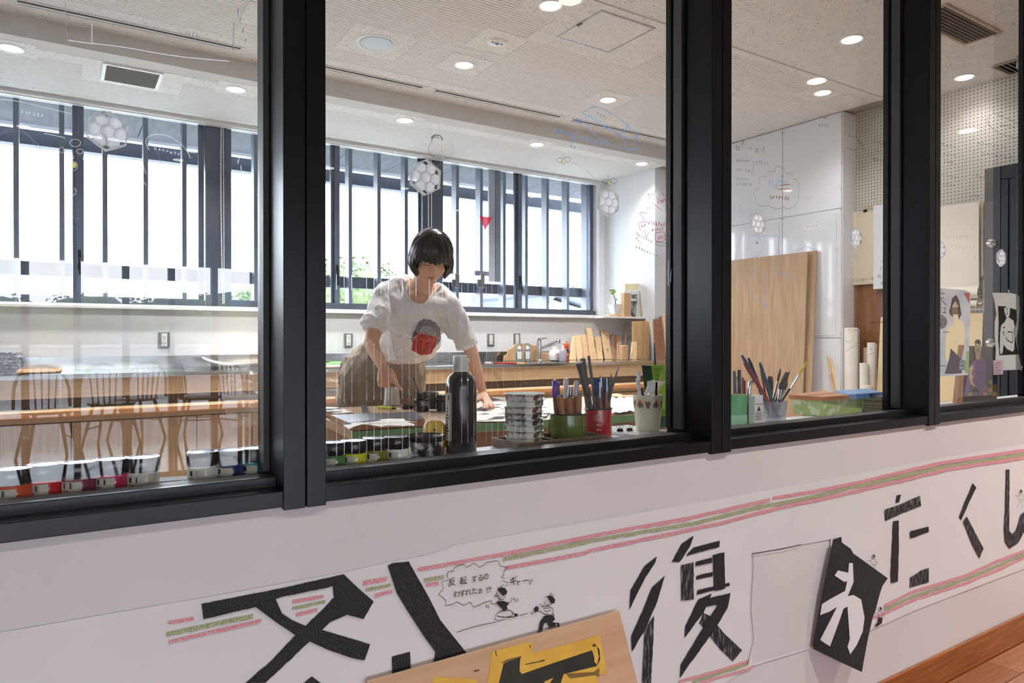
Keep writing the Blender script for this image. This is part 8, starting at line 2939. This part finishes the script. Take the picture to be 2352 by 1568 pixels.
def bpoly(name, pts, m, off, fn=B_):
    return MB().prism([PP(*fn(x, y), TR + nb * off, nb) for x, y in pts], nb * 0.0002).build(name, m, sten)


bpoly('masking_tape', [(810, 775), (1000, 722), (1052, 718), (1050, 1060), (770, 1060)], m_yt, 0.0006)
bpoly('masking_tape', [(985, 800), (1405, 690), (1455, 668), (1500, 905), (1420, 930), (1260, 975), (1100, 1000), (990, 1000)], m_yt, 0.0010)
bpoly('masking_tape', [(1240, 940), (1430, 890), (1440, 930), (1460, 1060), (1230, 1060)], m_yt, 0.0008)
bpoly('masking_tape', [(455, 925), (720, 940), (740, 1060), (450, 1060)], m_yt, 0.0006)
m_blkp = mat('black_gouache', (28, 24, 20), 0.55, rgb2=(46, 38, 26), scale=24)
bpoly('black_stroke', [(880, 845), (980, 805), (975, 890), (990, 908), (1140, 855), (1410, 765), (1440, 860), (1240, 908), (1215, 985), (1140, 985), (1180, 930), (1130, 950), (1100, 985), (840, 1010)], m_blkp, 0.0014)
bpoly('black_smear', [(1410, 735), (1425, 725), (1455, 760), (1460, 820), (1440, 862), (1452, 800), (1440, 760)], m_blkp, 0.0014)
bpoly('black_smear', [(1250, 905), (1420, 895), (1455, 870), (1452, 925), (1430, 915), (1280, 935)], mat('ink_stained_tape', (120, 92, 40), 0.6), 0.0012)
bpoly('black_smear', [(862, 842), (900, 820), (985, 800), (985, 812), (890, 838)], mat('ink_stained_tape', (120, 92, 40), 0.6), 0.0013)
bpoly('yellow_sliver', [(1424, 740), (1440, 745), (1450, 800), (1440, 850), (1424, 835)], m_yt, 0.0017)
for a, b in (((700, 890), (735, 884)), ((832, 770), (838, 800)), ((1100, 830), (1128, 824)), ((1038, 735), (1042, 752)), ((1010, 850), (1120, 828))):
    MB().ribbon([PP(*B_(*a), TR + nb * 0.0019, nb), PP(*B_(*b), TR + nb * 0.0019, nb)], 0.0015, nb).build('scratch_mark', m_blkp, sten, fix=False)
# ================================================================ MARKER DRAWINGS ON THE GLASS
m_mw = film('marker_white', (240, 244, 248), 0.8, 0.5, 0.0, 0.1, 0.9)
m_mb = film('marker_blue', (110, 180, 250), 0.75, 0.5, 0.0, 0.1, 0.8)
m_mk = film('marker_black', (48, 50, 52), 0.7, 0.5, 0.0)
m_mp = film('marker_pink', (228, 88, 130), 0.85, 0.5, 0.0)
m_mr = mat('marker_red', (176, 52, 52), 0.6)
m_my = film('marker_yellow', (240, 232, 110), 0.8, 0.5, 0.0, 0.1, 0.9)
m_mg = film('marker_grey', (170, 174, 180), 0.55, 0.5, 0.0)
YD = 1.2708
def draw(win, m, lines, wpx=1.6, name='marker_drawing', fn=None, Y=YD):
    mb = MB()
    for l_ in lines:
        pts = [PY(*(fn(*p) if fn else p), Y) for p in l_]
        wk = wpx * (0.72 if win is not W2 else 0.9)
        if len(pts) > 2:                      # smooth the hand drawn line
            d = []
            for i in range(len(pts) - 1):
                p0, p1, p2, p3 = pts[max(i - 1, 0)], pts[i], pts[i + 1], pts[min(i + 2, len(pts) - 1)]
                for k in range(4):
                    t_ = k / 4
                    d.append(0.5 * ((2 * p1) + (p2 - p0) * t_ + (2 * p0 - 5 * p1 + 4 * p2 - p3) * t_ * t_ + (3 * p1 - p0 - 3 * p2 + p3) * t_ ** 3))
            d.append(pts[-1])
            pts = d
        mb.ribbon(pts, wk * mmpp(Y, (fn(*l_[0]) if fn else l_[0])[0]), (0, 1, 0))
    return mb.build(name, m, win, fix=False)


def scribble(x0, y0, x1, y1, n, hgt, seed):
    """row of small pseudo-handwritten marks, too small in the photo to be read"""
    r_ = random.Random(seed)
    out = []
    for i in range(n):
        f = (i + 0.5) / n
        cx, cy = x0 + (x1 - x0) * f, y0 + (y1 - y0) * f
        w_ = abs(x1 - x0) / n * 0.33
        for _ in range(3):
            a = (cx + r_.uniform(-w_, w_), cy + r_.uniform(-hgt, hgt) / 2)
            out.append([a, (cx + r_.uniform(-w_, w_), cy + r_.uniform(-hgt, hgt) / 2), (cx + r_.uniform(-w_, w_), cy + r_.uniform(-hgt, hgt) / 2)])
    return out


def circ(cx, cy, rx, ry, a0=0, a1=6.28, n=14):
    return [(cx + rx * math.cos(a0 + (a1 - a0) * k / n), cy + ry * math.sin(a0 + (a1 - a0) * k / n)) for k in range(n + 1)]


f1 = lambda x, y: (x / 3.267, y / 3.267)
draw(W1, m_mw, [[(510, 300), (620, 318), (900, 350), (1200, 402), (1400, 430), (1720, 460)]], 3.2, fn=f1)
draw(W1, m_mg, [[(490, 0), (495, 150), (505, 270)], [(1755, 170), (1752, 300), (1750, 370)]], 3.0, fn=f1)
draw(W1, m_mw, [[(690, 180), (690, 320)], [(0, 745), (160, 765), (540, 855)], [(1120, 1125), (1095, 1070), (1110, 1030), (1170, 1008), (1250, 1018), (1340, 1065), (1400, 1130), (1430, 1190)],
               [(330, 1000), (430, 1020), (490, 1035)], [(1070, 1200), (1080, 1260), (1098, 1305)], [(1075, 1360), (1098, 1390)], [(525, 1500), (545, 1470), (572, 1450)], [(560, 1410), (575, 1440)]], 2.2, fn=f1)
draw(W1, m_mg, [[(0, 1010), (60, 975), (130, 965), (200, 1000), (250, 1060), (280, 1120)], [(0, 1000), (80, 990), (160, 985), (220, 1030), (300, 1095), (270, 1125)], [(105, 1190), (110, 1250), (118, 1340)], [(1165, 1110), (1200, 1190), (1205, 1235)]], 2.0, fn=f1)
draw(W1, m_mw, [circ(565, 1072, 40, 28), circ(600, 1135, 24, 18), circ(520, 1180, 32, 26), circ(552, 1245, 28, 34), circ(462, 1125, 18, 22), circ(645, 1192, 22, 14)], 1.6, fn=f1)
draw(W1, m_my, [circ(552, 1240, 17, 17), circ(552, 1240, 11, 11), circ(552, 1240, 5, 5), circ(645, 1192, 8, 6)], 3.0, fn=f1)
draw(W1, m_mw, scribble(150, 840, 330, 870, 6, 26, 3) + scribble(1150, 1110, 1360, 1160, 7, 24, 4) + scribble(150, 1240, 240, 1280, 4, 60, 5) + scribble(1780, 1180, 1820, 1290, 2, 60, 9), 1.4, fn=f1)
draw(W1, m_mg, scribble(1350, 240, 1490, 265, 5, 36, 6) + scribble(1780, 60, 1850, 330, 4, 60, 7), 1.3, fn=f1)
draw(W1, m_mg, [circ(168, 470, 8, 30, 1.5, 5.2), circ(172, 512, 12, 12, 1.2, 5.6)], 2.0)

f4 = lambda x, y: (730 + x / 2.767, y / 2.767)
draw(W2, m_mb, [[(1680, 715), (1800, 685), (2030, 850), (1935, 865), (1680, 715)], [(1700, 725), (1735, 835), (1945, 950), (1938, 866)], [(2032, 850), (2030, 935), (1945, 950)], [(1712, 728), (1790, 770), (1930, 862)]], 1.7, fn=f4)
draw(W2, m_mb, [[(1495, 820), (1504, 822), (1498, 840)], [(1640, 880), (1610, 910)], [(1632, 875), (1642, 905)]] + scribble(1500, 830, 1845, 915, 12, 34, 11) + scribble(1615, 760, 1680, 775, 3, 34, 12) + scribble(1770, 715, 1830, 745, 3, 26, 13) + scribble(1930, 830, 1980, 800, 3, 30, 14) + scribble(1600, 930, 1640, 935, 2, 20, 15), 1.3, fn=f4)
# light bulb sketch
draw(W2, m_mk, [circ(755, 885, 36, 28, 3.3, 6.6), circ(750, 895, 26, 26, 3.0, 5.6), circ(757, 880, 30, 22, 3.2, 6.4)], 2.4, fn=f4)
draw(W2, m_mg, [circ(782, 945, 80, 65, -0.9, 3.9, 20), [(716, 985), (760, 1000), (790, 1000)], [(735, 1000), (722, 1030), (745, 1060), (770, 1050)], [(778, 1000), (780, 1030), (790, 1060), (800, 1065)], [(790, 930), (785, 950), (795, 960)]], 1.5, fn=f4)
draw(W2, m_my, [circ(790, 945, 6, 6)], 2.2, fn=f4)
# bees
for bx_, by_ in ((1560, 1015), (1852, 1150)):
    draw(W2, m_mk, [circ(bx_ - 22, by_ + 2, 20, 14), circ(bx_ + 28, by_ - 2, 20, 16), [(bx_ - 6, by_ - 22), (bx_ - 14, by_ - 36)], [(bx_ + 2, by_ - 24), (bx_ - 2, by_ - 40)], circ(bx_, by_ + 8, 10, 20)], 1.1, fn=f4)
    draw(W2, m_my, [[(bx_ - 8, by_ + 2), (bx_ + 8, by_ + 4)], [(bx_ - 8, by_ + 14), (bx_ + 8, by_ + 16)], [(bx_ - 4, by_ + 24), (bx_ + 6, by_ + 24)]], 2.4, fn=f4)
draw(W2, m_mg, [[(1620, 1035), (1680, 1060), (1740, 1110), (1780, 1170)]], 1.0, fn=f4)
# pink burst
f6 = lambda x, y: (1380 + x / 4.128, 380 + y / 4.128)
draw(W2, m_mp, [[(480, 345), (530, 385), (585, 430)], [(490, 405), (440, 405), (438, 450), (372, 445), (395, 490), (418, 530), (362, 545), (370, 600), (385, 620)], [(412, 610), (432, 682), (452, 632)], [(445, 265), (470, 345)], [(445, 265), (490, 282), (520, 230)], [(585, 265), (625, 320), (650, 395)],
               [(520, 640), (600, 632), (598, 712), (524, 712), (520, 640)], [(600, 640), (612, 712)], [(630, 560), (655, 640)], [(535, 300), (545, 365), (555, 300)], [(680, 355), (682, 440)], [(620, 430), (625, 500)]], 1.6, fn=f6)
draw(W2, m_mp, scribble(420, 540, 610, 560, 8, 44, 21) + scribble(480, 610, 600, 600, 5, 30, 22) + scribble(560, 350, 620, 330, 3, 50, 23) + scribble(540, 680, 590, 675, 3, 40, 24) + scribble(380, 575, 430, 565, 2, 34, 25), 1.4, fn=f6)
draw(W2, m_mk, scribble(330, 640, 490, 730, 7, 22, 26) + scribble(330, 680, 380, 745, 3, 22, 27) + scribble(330, 765, 480, 835, 6, 22, 28) + scribble(490, 840, 540, 858, 2, 14, 29), 1.0, fn=f6)
draw(W2, m_mk, [[(520, 725), (630, 745), (625, 800)], [(520, 750), (610, 765)]], 1.4, fn=f6)
draw(W2, m_mw, [[(645, 890), (640, 1000), (640, 1060), (642, 1140)], [(675, 965), (664, 1040), (662, 1105)]], 1.8, fn=f6)

# third pane: dates, cloud, notes, leaf sketches
f5 = lambda x, y: (1660 + x / 3.564, y / 3.564)
draw(W3, m_mk, [[(140, 1165), (172, 1215)], [(172, 1165), (172, 1185)], [(215, 1212), (242, 1214)], [(310, 1215), (338, 1265)]], 1.2, fn=f5)
for s_, x, y in (('23', 122, 1212), ('7', 168, 1168), ('20', 280, 1230), ('7', 335, 1220)):
    text('marker_lettering', s_, PY(*f5(x, y), YD - 0.0002), 0.016, m_mk, W3, mirror=True)
draw(W3, m_mk, [[(230, 1300), (250, 1330), (268, 1345), (248, 1360), (242, 1430)], [(255, 1562), (300, 1535)], [(300, 1500), (305, 1455), (330, 1442), (365, 1445)], [(365, 1425), (380, 1405), (428, 1402)], [(428, 1400), (435, 1365), (465, 1362), (500, 1385), (528, 1432)], [(530, 1425), (555, 1412), (575, 1450)], [(578, 1472), (605, 1468), (622, 1510), (625, 1568)]], 1.2, fn=f5)
draw(W3, m_mk, scribble(110, 1312, 220, 1318, 5, 26, 31) + scribble(270, 1325, 375, 1340, 5, 26, 32) + scribble(105, 1385, 225, 1400, 5, 26, 33) + scribble(105, 1460, 215, 1470, 5, 22, 34) + scribble(110, 1505, 240, 1510, 6, 26, 35) + scribble(780, 1010, 870, 1035, 4, 36, 36) + scribble(820, 965, 860, 970, 2, 18, 37), 1.0, fn=f5)
draw(W3, m_mk, scribble(1030, 1110, 1100, 1130, 4, 22, 38) + scribble(1010, 1210, 1090, 1230, 4, 18, 39) + scribble(1100, 1140, 1160, 1200, 3, 40, 40) + scribble(1230, 1150, 1360, 1175, 6, 40, 41) + scribble(1240, 1230, 1330, 1250, 4, 30, 42) + scribble(1230, 1300, 1330, 1325, 4, 40, 43), 1.0, fn=f5)
draw(W3, m_mr, [[(465, 1518), (548, 1508)], [(452, 1548), (548, 1545)]], 2.0, fn=f5)
draw(W3, m_mb, scribble(370, 1500, 450, 1530, 3, 70, 44) + scribble(450, 1480, 520, 1490, 3, 40, 45), 1.2, fn=f5)
f7 = lambda x, y: (1660 + x / 2.8, 440 + y / 2.8)
draw(W3, m_mk, [[(200, 0), (215, 60), (240, 92), (300, 90)], [(300, 92), (345, 112), (382, 104)], [(385, 95), (420, 112), (462, 92)], [(465, 95), (488, 40), (490, 0)]], 1.2, fn=f7)
draw(W3, m_mr, scribble(300, 35, 430, 45, 7, 26, 46), 1.2, fn=f7)
draw(W3, m_mb, [circ(205, 350, 46, 66), circ(207, 350, 24, 40), circ(340, 340, 40, 62, 3.6, 6.2), [(160, 300), (280, 285), (370, 290)], [(165, 180), (190, 118), (240, 120), (262, 150)], [(470, 388), (510, 360), (540, 352)], [(155, 625), (190, 670), (235, 705), (290, 715)], [(180, 480), (200, 550), (208, 560)], [(205, 480), (250, 540), (275, 620), (278, 690)], [(240, 640), (270, 700), (290, 715)], circ(735, 370, 7, 10), [(85, 60), (110, 100), (90, 140), (70, 100)], [(120, 100), (122, 250), (100, 350), (80, 440), (60, 490)]], 1.1, fn=f7)
draw(W3, m_mb, [[(272, 724), (276, 752)], [(275, 722), (280, 740)]], 3.2, fn=f7)
draw(W3, m_mb, [[(540, 354), (575, 365), (604, 380)]], 2.0, fn=f7)
draw(W3, m_mb, scribble(775, 150, 830, 330, 5, 60, 47) + scribble(840, 400, 880, 440, 3, 30, 48) + scribble(330, 520, 470, 560, 5, 40, 49) + scribble(260, 310, 300, 330, 2, 30, 50), 0.9, fn=f7)
f8 = lambda x, y: (1660 + x / 4.126, 620 + y / 4.126)
draw(W3, m_mk, [[(1170, 770), (1230, 730), (1290, 680)], [(1375, 800), (1420, 788), (1450, 782)], [(1345, 1240), (1400, 1252), (1480, 1250), (1550, 1225)], [(1330, 670), (1460, 680), (1540, 660)], [(1345, 520), (1345, 600)], [(1510, 850), (1550, 840), (1565, 800)], [(1380, 500), (1540, 490)], [(1270, 720), (1265, 780), (1280, 780)]], 1.1, fn=f8)
draw(W3, m_mk, scribble(1390, 740, 1420, 740, 2, 60, 51) + scribble(1400, 505, 1550, 490, 6, 16, 52) + scribble(1510, 575, 1560, 575, 2, 30, 53) + scribble(1510, 1130, 1560, 1130, 2, 30, 54), 0.9, fn=f8)
draw(W3, m_mr, [[(1185, 570), (1230, 560), (1285, 570)], [(1195, 575), (1200, 600)], [(1240, 590), (1250, 570), (1262, 580)], [(1150, 660), (1190, 690), (1240, 660)], [(1118, 580), (1112, 680), (1130, 680)]], 0.9, fn=f8)
draw(W3, m_mp, [[(955, 1520 - 0), (975, 1565)]], 1.4, fn=f5)

# last pane: black notes and a tank sketch
f9 = lambda x, y: (2100 + x * 0.6117, y * 0.6122)
draw(W4, m_mk, [[(290, 430), (275, 445), (285, 475), (320, 500), (360, 512), (388, 515), (392, 470), (350, 445), (300, 425)], circ(297, 412, 6, 12), circ(325, 430, 8, 10), [(270, 465), (290, 475)]], 1.3, fn=f9)
draw(W4, m_mk, scribble(250, 440, 285, 465, 3, 20, 61) + scribble(320, 470, 380, 475, 5, 14, 62) + scribble(235, 535, 350, 555, 8, 14, 63) + scribble(250, 575, 370, 590, 7, 14, 64) + scribble(100, 540, 160, 552, 4, 16, 65) + scribble(105, 578, 160, 582, 4, 14, 66) + scribble(110, 605, 150, 610, 3, 14, 67) + scribble(100, 655, 160, 665, 5, 12, 68) + scribble(105, 692, 155, 696, 4, 12, 69) + scribble(230, 660, 265, 668, 3, 14, 70) + scribble(210, 735, 250, 738, 3, 14, 71), 1.0, fn=f9)
draw(W4, m_mg, scribble(105, 885, 205, 890, 8, 18, 72) + scribble(135, 925, 230, 930, 7, 18, 73) + scribble(215, 855, 222, 856, 1, 18, 74) + scribble(220, 965, 232, 966, 1, 18, 75), 1.0, fn=f9)
draw(W4, m_mg, [[(345, 735), (352, 800)], [(355, 735), (362, 800)], [(368, 740), (374, 805)], [(380, 745), (386, 810)], [(342, 690), (400, 655)]], 0.9, fn=f9)
draw(W4, m_mr, scribble(365, 930, 410, 935, 3, 10, 76), 0.9, fn=f9)
